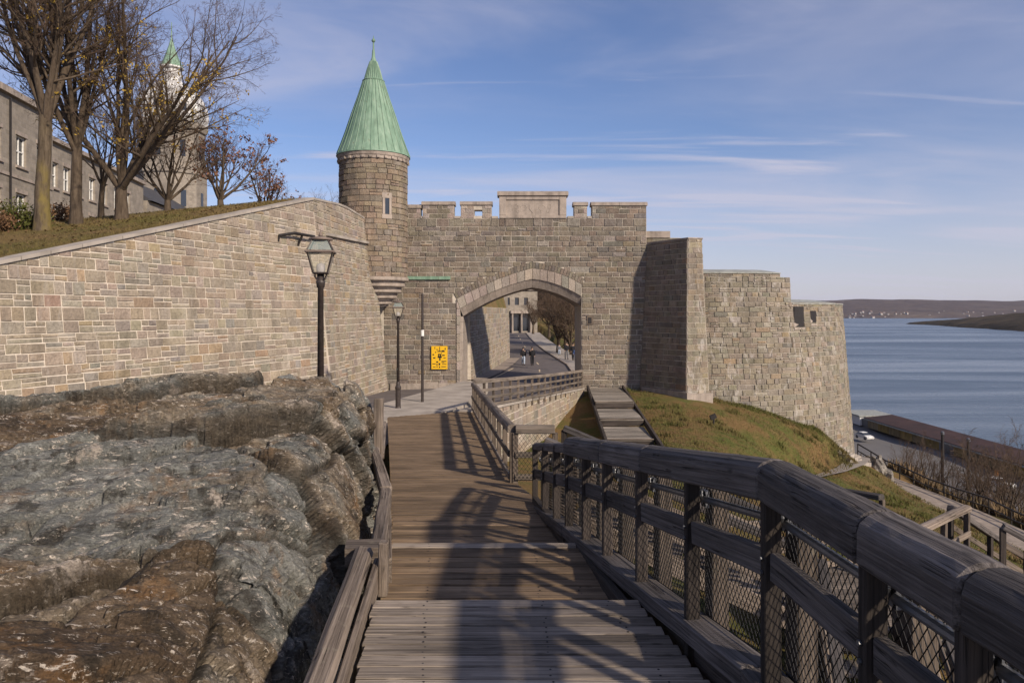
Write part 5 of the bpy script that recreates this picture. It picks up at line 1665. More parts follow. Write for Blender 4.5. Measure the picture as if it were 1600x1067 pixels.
# ------------------------------------------------------------------ trees
def grow(seed, start, trunk_h, r0, limbs, limb_len, tilt, levels=4, kids=(7, 6, 5, 4), shrink=.60, up=.10, lean=(0, 0), twig_r=.0048, trunk_seg=6, bias=None):
    """returns trunk tubes, branch tubes and twig tips"""
    rg = random.Random(seed)
    trunk, crown, tips = [], [], []
    p = Vector(start); d = Vector((lean[0], lean[1], 1)).normalized()
    pts, rad = [p.copy() - Vector((0, 0, .3))], [r0 * 1.45]
    for i in range(trunk_seg):
        p = p + d * (trunk_h / trunk_seg)
        d = (d + Vector((rg.uniform(-.05, .05), rg.uniform(-.05, .05), 0))).normalized()
        pts.append(p.copy()); rad.append(r0 * (1.12 - .25 * (i + 1) / trunk_seg))
    trunk.append((pts, rad, 10))
    stack = []
    a0 = rg.uniform(0, 6.28)
    for k in range(limbs):
        a = a0 + 2 * math.pi * k / limbs + rg.uniform(-.35, .35)
        tl = R(tilt) * rg.uniform(.45, 1.2)
        dd = Vector((math.sin(tl) * math.cos(a), math.sin(tl) * math.sin(a), math.cos(tl)))
        if bias: dd = (dd + Vector(bias)).normalized()
        stack.append((pts[-1] - Vector((0, 0, rg.uniform(0, trunk_h * .16))), dd, limb_len * rg.uniform(.8, 1.15), r0 * rg.uniform(.42, .62), 0))
    while stack:
        p, d, L, r, lv = stack.pop()
        n = (7, 6, 5, 4, 3)[min(lv, 4)]
        pts, rad = [p.copy()], [r]
        for i in range(n):
            wob = (.10, .14, .18, .22, .25)[min(lv, 4)]
            d = (d + Vector((rg.uniform(-wob, wob), rg.uniform(-wob, wob), rg.uniform(-wob, wob) + up * (1.0 if lv < 2 else .55)))).normalized()
            p = p + d * (L / n)
            pts.append(p.copy()); rad.append(max(twig_r * .6, r * (1 - .80 * (i + 1) / n)))
        crown.append((pts, rad, (8, 6, 4, 3, 3)[min(lv, 4)]))
        if lv >= levels: tips.append(pts[-1]); tips.append(pts[1]); continue
        kk = kids[min(lv, len(kids) - 1)]
        for j in range(kk):
            t = .18 + .82 * (j + rg.random()) / kk
            i = min(n - 1, int(t * n)); q = pts[i].lerp(pts[i+1], t * n - i)
            dd = (pts[i+1] - pts[i]).normalized()
            ax = dd.cross(Vector((rg.uniform(-1, 1), rg.uniform(-1, 1), rg.uniform(-1, 1)))).normalized()
            nd = (Matrix.Rotation(R(rg.uniform(24, 58)), 3, ax) @ dd).normalized()
            stack.append((q, nd, L * shrink * rg.uniform(.6, 1.1) * (1.15 - .5 * t), max(twig_r, rad[i] * rg.uniform(.42, .62)), lv + 1))
    return trunk, crown, tips
def tubes_mesh(name, tubes, mat, parent, loc):
    V, Fc = [], []
    for pts, rad, n in tubes:
        b = len(V); m = len(pts)
        t = (pts[-1] - pts[0]).normalized()
        u = t.cross(Vector((.3, .2, 1)) if abs(t.z) < .9 else Vector((1, 0, 0))).normalized(); w = u.cross(t)
        cs = [(math.cos(2*math.pi*k/n), math.sin(2*math.pi*k/n)) for k in range(n)]
        for p, r in zip(pts, rad):
            for c, s in cs: V.append((p.x + (u.x*c + w.x*s)*r - loc[0], p.y + (u.y*c + w.y*s)*r - loc[1], p.z + (u.z*c + w.z*s)*r - loc[2]))
        for i in range(m - 1):
            for k in range(n): Fc.append((b+i*n+k, b+i*n+(k+1) % n, b+(i+1)*n+(k+1) % n, b+(i+1)*n+k))
    me = bpy.data.meshes.new(name); me.from_pydata(V, [], Fc)
    return link(name, me, mat, parent, Matrix.Translation(Vector(loc)), True)
def leaves_mesh(name, pts, size, mat, parent, loc, rg, jit=.1):
    V, Fc = [], []
    for p in pts:
        c = p + Vector((rg.gauss(0, jit), rg.gauss(0, jit), rg.gauss(0, jit)))
        a = Vector((rg.gauss(0, 1), rg.gauss(0, 1), rg.gauss(0, 1))).normalized(); b = a.cross(Vector((rg.gauss(0, 1), rg.gauss(0, 1), rg.gauss(0, 1)))).normalized()
        s = size * rg.uniform(.6, 1.3); n = len(V)
        for q in (c - a*s, c + b*s*.55, c + a*s, c - b*s*.55): V.append((q.x - loc[0], q.y - loc[1], q.z - loc[2]))
        Fc.append((n, n+1, n+2, n+3))
    me = bpy.data.meshes.new(name); me.from_pydata(V, [], Fc)
    return link(name, me, mat, parent, Matrix.Translation(Vector(loc)))
def tree(loc, label, seed, group=None, bark='bark', twig='twig', leaf=None, nleaf=0, lsize=.06, ljit=.12, zmax=None, name='bare_tree', **k):
    loc = Vector(loc)
    root = empty(name, loc, label, 'tree', group)
    tr, cr_, tips = grow(seed, loc, **k)
    tubes_mesh('trunk', tr, M[bark], root, loc)
    big = [t for t in cr_ if t[2] >= 6]; small = [t for t in cr_ if t[2] < 6]
    tubes_mesh('limbs', big, M['bark'], root, loc)
    tubes_mesh('crown', small, M[twig], root, loc)
    if leaf:
        rg = random.Random(seed + 1)
        src = [t for t in tips if zmax is None or t.z < zmax]
        cl = []
        for _ in range(nleaf // 7):
            c0 = rg.choice(src) + Vector((rg.gauss(0, ljit), rg.gauss(0, ljit), -.05))
            cl += [c0 - Vector((0, 0, rg.random() * .1))] * rg.randint(4, 10)
        leaves_mesh('leaves', cl, lsize, M[leaf], root, loc, rg, .075)
    return root
GT = 'bare trees on the grass bank'
def bl(px, Y, dz=0): x = (px - 800) / FPX * Y; return (x, Y, bank_z(x, Y) + dz)
tree(bl(66, 27), 'thick mossy trunked bare tree, leftmost on the grass bank', 101, GT, 'bark_moss', leaf='leaf_yellow', nleaf=900, lsize=.055, ljit=.16, zmax=12.5, trunk_h=4.2, r0=.24, limbs=9, limb_len=8.0, tilt=26, kids=(10, 7, 6, 5), shrink=.52, up=.06)
tree(bl(119, 29.5), 'straight bare tree second from the left on the grass bank', 107, GT, leaf='leaf_yellow', nleaf=1300, lsize=.055, ljit=.2, zmax=11.5, trunk_h=3.2, r0=.21, limbs=8, limb_len=8.2, tilt=28, kids=(10, 7, 6, 5), shrink=.52, up=.06)
tree(bl(190, 31), 'low forked bare tree with wide limbs and yellow leaves', 113, GT, leaf='leaf_yellow', nleaf=1500, lsize=.055, ljit=.22, zmax=9.5, trunk_h=1.4, r0=.25, limbs=9, limb_len=8.2, tilt=44, kids=(11, 7, 6, 5), shrink=.50, bias=(.30, 0, .10), up=.05)
tree(bl(262, 34), 'small multi stemmed bare tree in front of the domed tower', 121, GT, leaf='leaf_brown', nleaf=300, lsize=.06, zmax=9, trunk_h=.5, r0=.15, limbs=6, limb_len=3.9, tilt=40, kids=(7, 6, 5), levels=3, shrink=.6)
tree(bl(158, 35), 'thin dark bare tree between two thicker trunks', 125, GT, trunk_h=1.6, r0=.13, limbs=5, limb_len=3.6, tilt=40, kids=(7, 6, 5), levels=3, shrink=.6)
tree(bl(345, 39), 'russet leaved tree at the crest of the grass bank', 131, None, twig='twig_red', leaf='leaf_red', nleaf=1300, lsize=.085, ljit=.22, name='russet_tree', trunk_h=.6, r0=.17, limbs=7, limb_len=3.3, tilt=52, kids=(7, 6, 5), levels=3, shrink=.62)
tree(bl(412, 42, -.2), 'small russet tree right of the larger russet tree', 137, None, twig='twig_red', leaf='leaf_red', nleaf=600, lsize=.08, ljit=.22, name='russet_tree', trunk_h=.5, r0=.12, limbs=6, limb_len=2.5, tilt=52, kids=(6, 5, 5), levels=3, shrink=.62)
tree(bl(455, 46, -.6), 'low reddish bush just above the rampart corner', 139, None, twig='twig_red', leaf='leaf_red', nleaf=220, lsize=.08, ljit=.22, name='russet_tree', trunk_h=.4, r0=.10, limbs=5, limb_len=2.2, tilt=45, kids=(6, 5, 4), levels=3, shrink=.62)
tree(bl(518, 60, -.4), 'thin bare treetop peeking out left of the turret', 141, None, trunk_h=1.0, r0=.12, limbs=5, limb_len=2.8, tilt=35, kids=(6, 5, 4), levels=3, shrink=.62)
tree((10.9, 56, 1.9), 'bare treetop showing above the parapet behind the buttress', 143, None, trunk_h=1.0, r0=.10, limbs=6, limb_len=1.9, tilt=48, kids=(6, 5, 4), levels=3, shrink=.62)
# hedge
def shrub(loc, size, n, label, leaf, seed, lsize=.06):
    rg = random.Random(seed); loc = Vector(loc)
    root = empty('shrub', loc, label, 'shrub')
    st = []
    pts = []
    for k in range(40):
        a, r_ = rg.uniform(0, 6.28), math.sqrt(rg.random())
        e = loc + Vector((math.cos(a)*r_*size[0], math.sin(a)*r_*size[1], size[2] * (1 - .55*r_*r_) * rg.uniform(.6, 1)))
        b = loc + Vector((math.cos(a)*r_*size[0]*.5, math.sin(a)*r_*size[1]*.5, -.1))
        st.append(([b, b.lerp(e, .5) + Vector((0, 0, .1)), e], [.02, .014, .006], 4)); pts += [e, b.lerp(e, .75), b.lerp(e, .5)]
    tubes_mesh('stems', st, M['twig'], root, loc)
    leaves_mesh('foliage', [rg.choice(pts) for _ in range(n)], lsize, M[leaf], root, loc, rg, .16)
shrub(bl(22, 27.5), (1.3, .7, 1.0), 2600, 'green hedge shrub at the left edge below the stone building', 'leaf_green', 3)
shrub(bl(-14, 26.5), (.9, .7, .8), 1500, 'brownish shrub at the far left end of the hedge', 'leaf_brown', 4)
shrub(bl(92, 32), (.7, .5, .8), 900, 'brown leafless shrub between the two left tree trunks', 'leaf_brown', 5)

# ------------------------------------------------------------------ stone building behind the trees
def facade_mat():
    k = Mt('grey_ashlar', .9, .2)
    p = k.pos()
    br = k.n('ShaderNodeTexBrick'); br.inputs['Scale'].default_value = 1.0
    br.inputs['Color1'].default_value = (.235, .205, .172, 1); br.inputs['Color2'].default_value = (.30, .262, .218, 1); br.inputs['Mortar'].default_value = (.33, .30, .27, 1)
    br.inputs['Mortar Size'].default_value = .012; br.inputs['Brick Width'].default_value = .62; br.inputs['Row Height'].default_value = .30
    mp = k.n('ShaderNodeMapping'); mp.inputs['Rotation'].default_value = (0, 0, 0)
    cmb = k.n('ShaderNodeCombineXYZ'); sp = k.n('ShaderNodeSeparateXYZ'); ge = k.n('ShaderNodeNewGeometry')
    k.l(ge.outputs['Position'], sp.inputs[0])
    k.l(k.math(sp.outputs[1], sp.outputs[0], 'ADD'), cmb.inputs[0]); k.l(sp.outputs[2], cmb.inputs[1])
    k.l(cmb.outputs[0], br.inputs['Vector'])
    c = k.mix(br.outputs['Color'], k.ramp(k.noise(p, 1.2, 5, .6), [(.3, .72), (.7, 1.15)]), .85, 'MULTIPLY')
    k.color(c); k.bump(br.outputs['Fac'], -.015)
    return k.m
M['facade'] = facade_mat()
M['slate'] = plain('slate_roof', (.055, .055, .062), .7, 0, .4, .2, 2)
M['dome'] = plain('tin_dome', (.66, .65, .63), .5, .0, .4, .25, 2.5)
hb = empty('stone_building', (-34, 58, 4), 'long grey stone building with sash windows behind the trees', 'building')
FA = Flat((-31.2, 40.0), (-35.6, 72.0), 0, 0)
def hole_wall(F, u0, u1, z0, z1, holes, d, mat, parent, name='wall'):
    """wall sheet with rectangular openings and reveals, 0.35 m deep"""
    us = sorted({u0, u1, *[h[0] for h in holes], *[h[1] for h in holes]}); zs = sorted({z0, z1, *[h[2] for h in holes], *[h[3] for h in holes]})
    v, f = [], []
    def q(p):
        n = len(v); v.extend(p); f.append((n, n+1, n+2, n+3))
    for a, b in zip(us[:-1], us[1:]):
        for c, e in zip(zs[:-1], zs[1:]):
            if any(h[0] - 1e-6 <= a and b <= h[1] + 1e-6 and h[2] - 1e-6 <= c and e <= h[3] + 1e-6 for h in holes): continue
            q([F.pt(a, c, d), F.pt(b, c, d), F.pt(b, e, d), F.pt(a, e, d)])
    for (a, b, c, e) in holes:
        for (p, r_) in (((a, c), (b, c)), ((b, c), (b, e)), ((b, e), (a, e)), ((a, e), (a, c))):
            q([F.pt(*p, d), F.pt(*r_, d), F.pt(*r_, d - .35), F.pt(*p, d - .35)])
    q([F.pt(u0, z1, d), F.pt(u1, z1, d), F.pt(u1, z1, d - 9), F.pt(u0, z1, d - 9)])
    q([F.pt(u0, z0, d), F.pt(u0, z1, d), F.pt(u0, z1, d - 9), F.pt(u0, z0, d - 9)])
    q([F.pt(u1, z0, d), F.pt(u1, z1, d), F.pt(u1, z1, d - 9), F.pt(u1, z0, d - 9)])
    q([F.pt(u0, z0, d - 9), F.pt(u0, z1, d - 9), F.pt(u1, z1, d - 9), F.pt(u1, z0, d - 9)])
    return mesh(name, v, f, mat, parent)
def sash(F, a, b, z0, z1, d, parent):
    w = empty('window', F.pt((a+b)/2, z0, d)); setparent(w, parent)
    def bx(u0, u1, c, e, p, q, nm, mt): MB().prism([F.pt(u0, c, q), F.pt(u1, c, q), F.pt(u1, c, p), F.pt(u0, c, p)], (0, 0, e - c)).build(nm, mt, w)
    bx(a + .01, b - .01, z0 + .01, z1 - .01, d - .30, d - .24, 'pane', M['window_glass'])
    fr = MB()
    def fb(u0, u1, c, e): fr.prism([F.pt(u0, c, d - .16), F.pt(u1, c, d - .16), F.pt(u1, c, d - .235), F.pt(u0, c, d - .235)], (0, 0, e - c))
    t = .09; zm = (z0 + z1) / 2; um = (a + b) / 2
    fb(a, a + t, z0, z1); fb(b - t, b, z0, z1); fb(a + t, b - t, z0, z0 + t); fb(a + t, b - t, z1 - t, z1); fb(a + t, b - t, zm - .04, zm + .04); fb(um - .03, um + .03, z0 + t, zm - .04); fb(um - .03, um + .03, zm + .04, z1 - t)
    fr.build('frame', M['white'], w)
    bx(a - .12, b + .12, z0 - .16, z0 - .002, d - .3, d + .12, 'sill', M['granite'])
    bx(a - .10, b + .10, z1 + .002, z1 + .26, d - .02, d + .05, 'lintel', M['granite'])
cols = [1.4, 4.0, 7.0, 9.6, 12.4, 15.0]
h1_ = [(c, c + 1.25, zz, zz + 1.95) for c in cols[:4] for zz in (5.7, 9.4)]
hole_wall(FA, 0, 11.8, 1.5, 13.6, h1_, 0.5, M['facade'], hb)
for h in h1_: sash(FA, *h, .5, hb)
h2_ = [(c, c + 1.1, zz, zz + 1.8) for c in (12.6, 14.6, 16.6, 19.0, 21.4, 24.0, 26.5) for zz in (5.9, 9.0)]
hole_wall(FA, 11.81, 31, 1.5, 12.2, h2_, 0, M['facade'], hb)
for h in h2_: sash(FA, *h, 0, hb)
def fbx(u0, u1, z0, z1, d0, d1, nm, mt): MB().prism([FA.pt(u0, z0, d1), FA.pt(u1, z0, d1), FA.pt(u1, z0, d0), FA.pt(u0, z0, d0)], (0, 0, z1 - z0)).build(nm, mt, hb)
fbx(0, 11.9, 13.6, 14.0, -.2, .8, 'cornice', M['granite']); fbx(11.95, 31, 12.2, 12.5, -.3, .3, 'cornice', M['granite'])
fbx(0, 11.8, 8.55, 8.75, .4, .58, 'string_course', M['granite'])
MB().tube([FA.pt(6.1, 4, .62), FA.pt(6.1, 13.4, .62)], .07, 6).build('drain_pipe', M['iron'], hb)
mesh('roof', [FA.pt(0, 14.0, .8), FA.pt(11.9, 14.0, .8), FA.pt(11.9, 16.2, -4.5), FA.pt(0, 16.2, -4.5), FA.pt(11.9, 14.0, -9), FA.pt(0, 14.0, -9)], [(0,1,2,3), (3,2,4,5), (1,4,2), (0,3,5)], M['slate'], hb)
mesh('roof', [FA.pt(11.95, 12.5, .3), FA.pt(31, 12.5, .3), FA.pt(31, 14.4, -4.5), FA.pt(11.95, 14.4, -4.5), FA.pt(31, 12.5, -9), FA.pt(11.95, 12.5, -9)], [(0,1,2,3), (3,2,4,5), (1,4,2), (0,3,5)], M['slate'], hb)
# domed tower
dt = empty('domed_tower', (-43, 93, 6), 'octagonal stone tower with pale metal dome behind the bare trees', 'tower')
dc = Vector(((268 - 800) / FPX * 93, 93, 0))
MB().lathe((dc.x, dc.y, 0), [(4.15, 2), (4.15, 17.0), (4.35, 17.1), (4.35, 17.6), (3.9, 17.7), (3.9, 22.6), (4.15, 22.7), (4.3, 23.2), (4.3, 23.6)], 8, R(22.5)).build('shaft', M['facade'], dt)
MB().lathe((dc.x, dc.y, 0), [(4.2, 23.6), (4.4, 24.6), (4.25, 25.8), (3.6, 27.2), (2.5, 28.3), (1.6, 28.9)], 8, R(22.5)).build('dome', M['dome'], dt)
MB().lathe((dc.x, dc.y, 0), [(1.2, 28.88), (1.15, 30.6), (1.5, 30.7), (1.45, 30.9)], 8, R(22.5)).build('lantern', M['dome'], dt)
MB().lathe((dc.x, dc.y, 0), [(1.4, 30.9), (.9, 32.0), (.35, 33.6), (.08, 34.6), (.04, 36.6)], 8, R(22.5)).build('spire', M['copper'], dt)
for k in range(8):
    a = R(45 * k)
    n = Vector((math.cos(a), math.sin(a), 0)); tn = Vector((-n.y, n.x, 0))
    if n.y > .4: continue
    for (z, hh, w, rr) in ((20.2, 1.0, .32, 3.60), (14, 1.0, .32, 3.83), (9.5, .9, .32, 3.83)):
        MB().obox(dc + n * rr + Vector((0, 0, z)), n * .06, tn * w, (0, 0, hh)).build('window', M['window_glass'], dt)
    dm = empty('dormer', dc + n * 3.4 + Vector((0, 0, 24.4))); setparent(dm, dt)
    MB().obox(dc + n * 3.45 + Vector((0, 0, 25.2)), n * .55, tn * .5, (0, 0, .7)).build('cheek', M['dome'], dm)
    MB().obox(dc + n * 4.02 + Vector((0, 0, 25.2)), n * .03, tn * .3, (0, 0, .5)).build('opening', M['window_glass'], dm)
    q = dc + n * 4.1
    MB().prism([q + tn * .65 + Vector((0, 0, 25.9)), q - tn * .65 + Vector((0, 0, 25.9)), q + Vector((0, 0, 26.5))], -n * 1.6).build('gable', M['dome'], dm)
# link building between
lk2 = empty('linking_wing', (-42, 84, 5), 'low stone wing with dark roof joining building and domed tower', 'building')
LF = Flat((-35.9, 72.5), (-37.8, 92), 0, 0)
hs2 = [(c, c + 1.1, 7.2, 9.2) for c in (2, 6, 10, 14)]
hole_wall(LF, 0, 19.5, 1.5, 11.0, hs2, 0, M['facade'], lk2)
for h in hs2: sash(LF, *h, 0, lk2)
mesh('roof', [LF.pt(0, 11.0, .4), LF.pt(19.5, 11.0, .4), LF.pt(19.5, 14.2, -4.5), LF.pt(0, 14.2, -4.5), LF.pt(19.5, 11.0, -9), LF.pt(0, 11.0, -9)], [(0,1,2,3), (3,2,4,5), (1,4,2), (0,3,5)], M['slate'], lk2)
lt_ = empty('gabled_block', (-40, 88, 5), 'pale stone block with dark plaque below the domed tower', 'building')
LG = Flat((-37.75, 76.0), (-33.2, 76.6), 0, 0)
core('wall', LG, [0, LG.L], lambda u: 9.3, lambda u: 1.0, 9.0, M['facade'], lt_)
MB().obox(LG.pt(1.3, 7.5, .03), LG.d * .75, LG.n * .03, (0, 0, .38)).build('plaque', M['iron'], lt_)
MB().tube([LG.pt(.25, 1, .08), LG.pt(.25, 9.2, .08)], .08, 6).build('drain_pipe', M['iron'], lt_)
fbq = [LG.pt(-.2, 9.3, .3), LG.pt(LG.L + .2, 9.3, .3), LG.pt(LG.L + .2, 9.3, -9.2), LG.pt(-.2, 9.3, -9.2)]
MB().prism(fbq, (0, 0, .35)).build('cornice', M['granite'], lt_)

# ------------------------------------------------------------------ beyond the arch
pw = empty('roadside_wall', (-1.7, 65, -5), 'tall pale stone wall left of the road beyond the arch', 'wall')
PSf = Flat((-2.95, 51.3), (-.35, 82.0), .02, 0)
core('wall_core', PSf, lin(0, PSf.L, 6), lambda u: .42 - .0 * u, lambda u: -5.6, 3, M['mortar_light'], pw)
wx_ = Wall(pw, M['stone_rampart'], 91)
wx_.fill(PSf, 0, PSf.L, -5.3, .42, (.34, .48), (.6, 1.5), PAL_RAMP, None, (), .2, mort=.016)
wx_.done(200)
tag(mesh('grass_terrace', [(-12, 51.2, .44), (-3.1, 51.3, .44), (-.6, 82, .44), (-1.2, 84, 2.6), (-12, 84, 3.0)], [(0,1,2,3,4)], M['lawn']), kind='structure')
cb = empty('columned_building', (1.5, 142, -4), 'pale stone building with dark columned porch beyond the arch', 'building')
CF = Flat((-1.6, 140.5), (4.9, 142.0), 0, 0)
hc = [(1.9, 3.2, -3.6, -.3), (3.6, 4.9, -3.6, -.3), (.4, 1.2, -1.6, .2), (.4, 1.2, 1.4, 2.8), (2.2, 3.0, 1.4, 2.8), (4.0, 4.8, 1.4, 2.8)]
hole_wall(CF, 0, CF.L, -5, 4.2, hc, 0, M['facade_pale'] if 'facade_pale' in M else M['facade'], cb)
for h in hc: MB().prism([CF.pt(h[0], h[2], -.28), CF.pt(h[1], h[2], -.28), CF.pt(h[1], h[2], -.34), CF.pt(h[0], h[2], -.34)], (0, 0, h[3] - h[2])).build('window', M['window_glass'], cb)
for u_ in (1.6, 3.4, 5.2): MB().lathe((*CF.pt(u_, 0, .5).xy, -4.3), [(.26, 0), (.26, .2), (.2, .3), (.18, 3.8), (.28, 4.0), (.28, 4.1)], 12).build('column', M['granite'], cb)
MB().prism([CF.pt(1.2, -.2, .9), CF.pt(5.6, -.2, .9), CF.pt(5.6, -.2, 0.0), CF.pt(1.2, -.2, 0.0)], (0, 0, .5)).build('porch_beam', M['granite'], cb)
MB().prism([CF.pt(-.2, 4.2, .35), CF.pt(CF.L + .2, 4.2, .35), CF.pt(CF.L + .2, 4.2, -9), CF.pt(-.2, 4.2, -9)], (0, 0, .4)).build('cornice', M['granite'], cb)
cw = empty('end_house', (-4, 120, -4), 'pale gabled stone house at the end of the roadside wall', 'building')
EF = Flat((-6.5, 92.0), (-.62, 92.0), 0, 0)
core('wall', EF, [0, EF.L], lambda u: 2.9, lambda u: -5.2, 14, M['facade'], cw)
mesh('roof', [EF.pt(-.3, 2.9, .4), EF.pt(EF.L + .3, 2.9, .4), EF.pt(EF.L + .3, 2.9, -14.4), EF.pt(-.3, 2.9, -14.4), EF.pt(EF.L/2, 5.2, .4), EF.pt(EF.L/2, 5.2, -14.4)], [(0,1,4), (3,5,2), (0,4,5,3), (1,2,5,4)], M['slate'], cw)
MB().lathe((*EF.pt(EF.L - .5, 0, .05).xy, -1.5), [(.0, 0), (.3, .1), (.42, .6), (.42, 1.2), (.3, 1.7), (.0, 1.8)], 10).build('oval_plaque', M['iron'], cw)
# wooded hill that closes the view through the arch
qx, qy = np.meshgrid(np.linspace(-30, 60, 60), np.linspace(165, 224, 30))
qz = -4 + 26 * np.clip((qy - 165) / 40, 0, 1) * (.8 + .6 * fbm(qx*.05, qy*.05, 0*qx, 17, 4)) * np.clip((58 - qx) / 14, 0, 1)**.8
M['wood_hill'] = forest_mat('wooded_hill', (.045, .033, .026), (.11, .078, .056), (.13, .09, .06), .8)
tag(grid('wooded_hill', qx, qy, qz, M['wood_hill']), kind='structure')
GA = 'trees beside the road beyond the arch'
proto = None
for i, (px, Y, lab) in enumerate(((872, 88, 'bare brown tree left of the pair beyond the arch'), (893, 84, 'bare brown tree by the right jamb beyond the arch'), (884, 104, 'bare tree behind the roadside pair beyond the arch'), (858, 118, 'thin bare tree left of the lawn beyond the arch'), (903, 99, 'bare tree mostly hidden by the right jamb of the arch'), (833, 128, 'bare tree in front of the columned building'))):
    x = (px - 800) / FPX * Y; l = Vector((x, Y, gz_at(x, Y) - .05))
    if proto is None:
        proto = tree(l, lab, 151, GA, trunk_h=1.9, r0=.24, limbs=7, limb_len=4.4, tilt=46, kids=(8, 7, 6), levels=3, shrink=.62, twig_r=.016)
    else:
        c = proto.copy(); COL.objects.link(c); c.location = l; c.rotation_euler = (0, 0, i * 1.3); s = (1, .95, 1.15, .85, 1.05, .72)[i]; c.scale = (s, s, s); c['label'] = lab
        for ch in list(proto.children):
            d = ch.copy(); COL.objects.link(d); d.parent = c
            d.matrix_parent_inverse = ch.matrix_parent_inverse.copy()
# ------------------------------------------------------------------ people
def skin_obj(name, verts, edges, radii, mat, parent, loc, root_i=0, sub=2):
    me = bpy.data.meshes.new(name)
    me.from_pydata([tuple(Vector(v)) for v in verts], edges, [])
    o = link(name, me, None, parent, Matrix.Translation(Vector(loc)))
    md = o.modifiers.new('skin', 'SKIN'); md.use_smooth_shade = True
    if not me.skin_vertices: bpy.context.view_layer.objects.active = o
    lay = me.skin_vertices[0].data if me.skin_vertices else None
    if lay is None:
        bm = bmesh.new(); bm.from_mesh(me); bm.verts.layers.skin.verify(); bm.to_mesh(me); bm.free(); lay = me.skin_vertices[0].data
    for i, r in enumerate(radii):
        lay[i].radius = r if hasattr(r, '__len__') else (r, r)
        lay[i].use_root = i == root_i
    sb = o.modifiers.new('sub', 'SUBSURF'); sb.levels = sb.render_levels = sub
    me.materials.append(mat)
    return o
M['skin'] = plain('skin', (.42, .27, .20), .6, 0, .4, .05)
M['hair'] = plain('dark_hair', (.03, .022, .018), .7)
M['jeans_light'] = plain('pale_jeans', (.34, .40, .50), .9, 0, .2, .1)
M['cloth_dark'] = plain('dark_cloth', (.022, .022, .026), .9, 0, .2, .2)
M['cloth_blue'] = plain('blue_cloth', (.09, .15, .34), .9, 0, .2, .1)
M['cloth_red'] = plain('rust_cloth', (.33, .12, .08), .9, 0, .2, .1)
M['cloth_pink'] = plain('pale_cloth', (.48, .40, .40), .9, 0, .2, .1)
M['cloth_grey'] = plain('grey_cloth', (.14, .14, .155), .9, 0, .2, .1)
def person(loc, h, face, step, top, legs, label, group=None, arm=.06):
    """face: heading angle of the figure, step: half stride"""
    s = h / 1.75
    root = empty('person', loc, label, 'person', group)
    ca, sa = math.cos(face), math.sin(face)
    def w(x, f, z): return ((x * ca - f * sa) * s, (x * sa + f * ca) * s, z * s)       # x to the side, f forward
    P = [w(0, 0, .95), w(0, 0, 1.15), w(0, .01, 1.38), w(0, .01, 1.50), w(0, .03, 1.60), w(0, .03, 1.70)]
    E = [(0, 1), (1, 2), (2, 3), (3, 4), (4, 5)]
    rad = [(.14*s, .10*s), (.135*s, .095*s), (.15*s, .10*s), .055*s, .085*s, .07*s]
    for sd, st in ((-1, step), (1, -step)):
        n = len(P)
        P += [w(sd*.09, 0, .90), w(sd*.10, st*.55 + .03, .50), w(sd*.10, st, .09), w(sd*.105, st + .16, .04)]
        E += [(0, n), (n, n+1), (n+1, n+2), (n+2, n+3)]; rad += [.085*s, .06*s, .042*s, .038*s]
        n = len(P)
        P += [w(sd*.20, 0, 1.40), w(sd*.24, -st*.35 - .01, 1.13), w(sd*(.23 - arm*.3), -st*.6 + .06, .90), w(sd*(.22 - arm*.4), -st*.6 + .10, .82)]
        E += [(2, n), (n, n+1), (n+1, n+2), (n+2, n+3)]; rad += [.055*s, .042*s, .033*s, .03*s]
    skin_obj('body', P, E, rad, M['skin'], root, loc)
    # jacket over torso and arms, trousers over hips and legs
    J = [w(0, 0, .80), w(0, 0, 1.10), P[2], w(0, .01, 1.47)]; Ej = [(0, 1), (1, 2), (2, 3)]; Rj = [(.20*s, .165*s), (.20*s, .155*s), (.205*s, .155*s), .10*s]
    for k in (10, 18):
        n = len(J); J += [P[k], P[k+1], P[k+2]]; Ej += [(2, n), (n, n+1), (n+1, n+2)]; Rj += [.085*s, .075*s, .065*s]
    skin_obj('jacket', J, Ej, Rj, M[top], root, loc)
    T = [w(0, 0, 1.0), w(0, 0, .93)]; Et = [(0, 1)]; Rt = [(.145*s, .11*s), (.15*s, .115*s)]
    for k in (6, 14):
        n = len(T); T += [P[k], P[k+1], P[k+2]]; Et += [(1, n), (n, n+1), (n+1, n+2)]; Rt += [.115*s, .09*s, .075*s]
    skin_obj('trousers', T, Et, Rt, M[legs], root, loc)
    hc_ = Vector(loc) + Vector(w(0, .015, 1.675))
    MB().lathe(tuple(hc_), [(.098*s, -.03*s), (.103*s, .02*s), (.088*s, .075*s), (.05*s, .105*s), (.005*s, .115*s)], 12).build('hair', M['hair'], root, smooth=True)
    fw = Vector(w(0, 1, 0)) / s
    MB().lathe(tuple(Vector(loc) + Vector(w(0, .115, 1.61))), [(.004*s, -.02*s), (.014*s, 0), (.004*s, .03*s)], 6).build('nose', M['skin'], root)
    sh_o = MB()
    for k in (8, 16):
        a, b = Vector(P[k]) + Vector(loc), Vector(P[k+1]) + Vector(loc)
        sh_o.tube([Vector((a.x, a.y, loc[2] + .05*s)) - fw*.05*s, Vector((a.x, a.y, loc[2] + .055*s)) + fw*.08*s, Vector((b.x, b.y, loc[2] + .035*s)) + fw*.04*s], [.05*s, .055*s, .03*s], 8)
    sh_o.build('shoes', M['cloth_dark'], root)
    return root
zr_ = lambda y: float(np.interp(y, [45.8, 51, 60, 70, 80, 92, 105, 122, 140], [-4.67, -4.78, -4.98, -5.05, -5.02, -4.86, -4.66, -4.35, -3.95]))
PI_ = math.pi
person((1.08, 70.5, zr_(70.5)), 1.68, PI_, .22, 'cloth_dark', 'jeans_light', 'person in black jacket and pale jeans walking on the road')
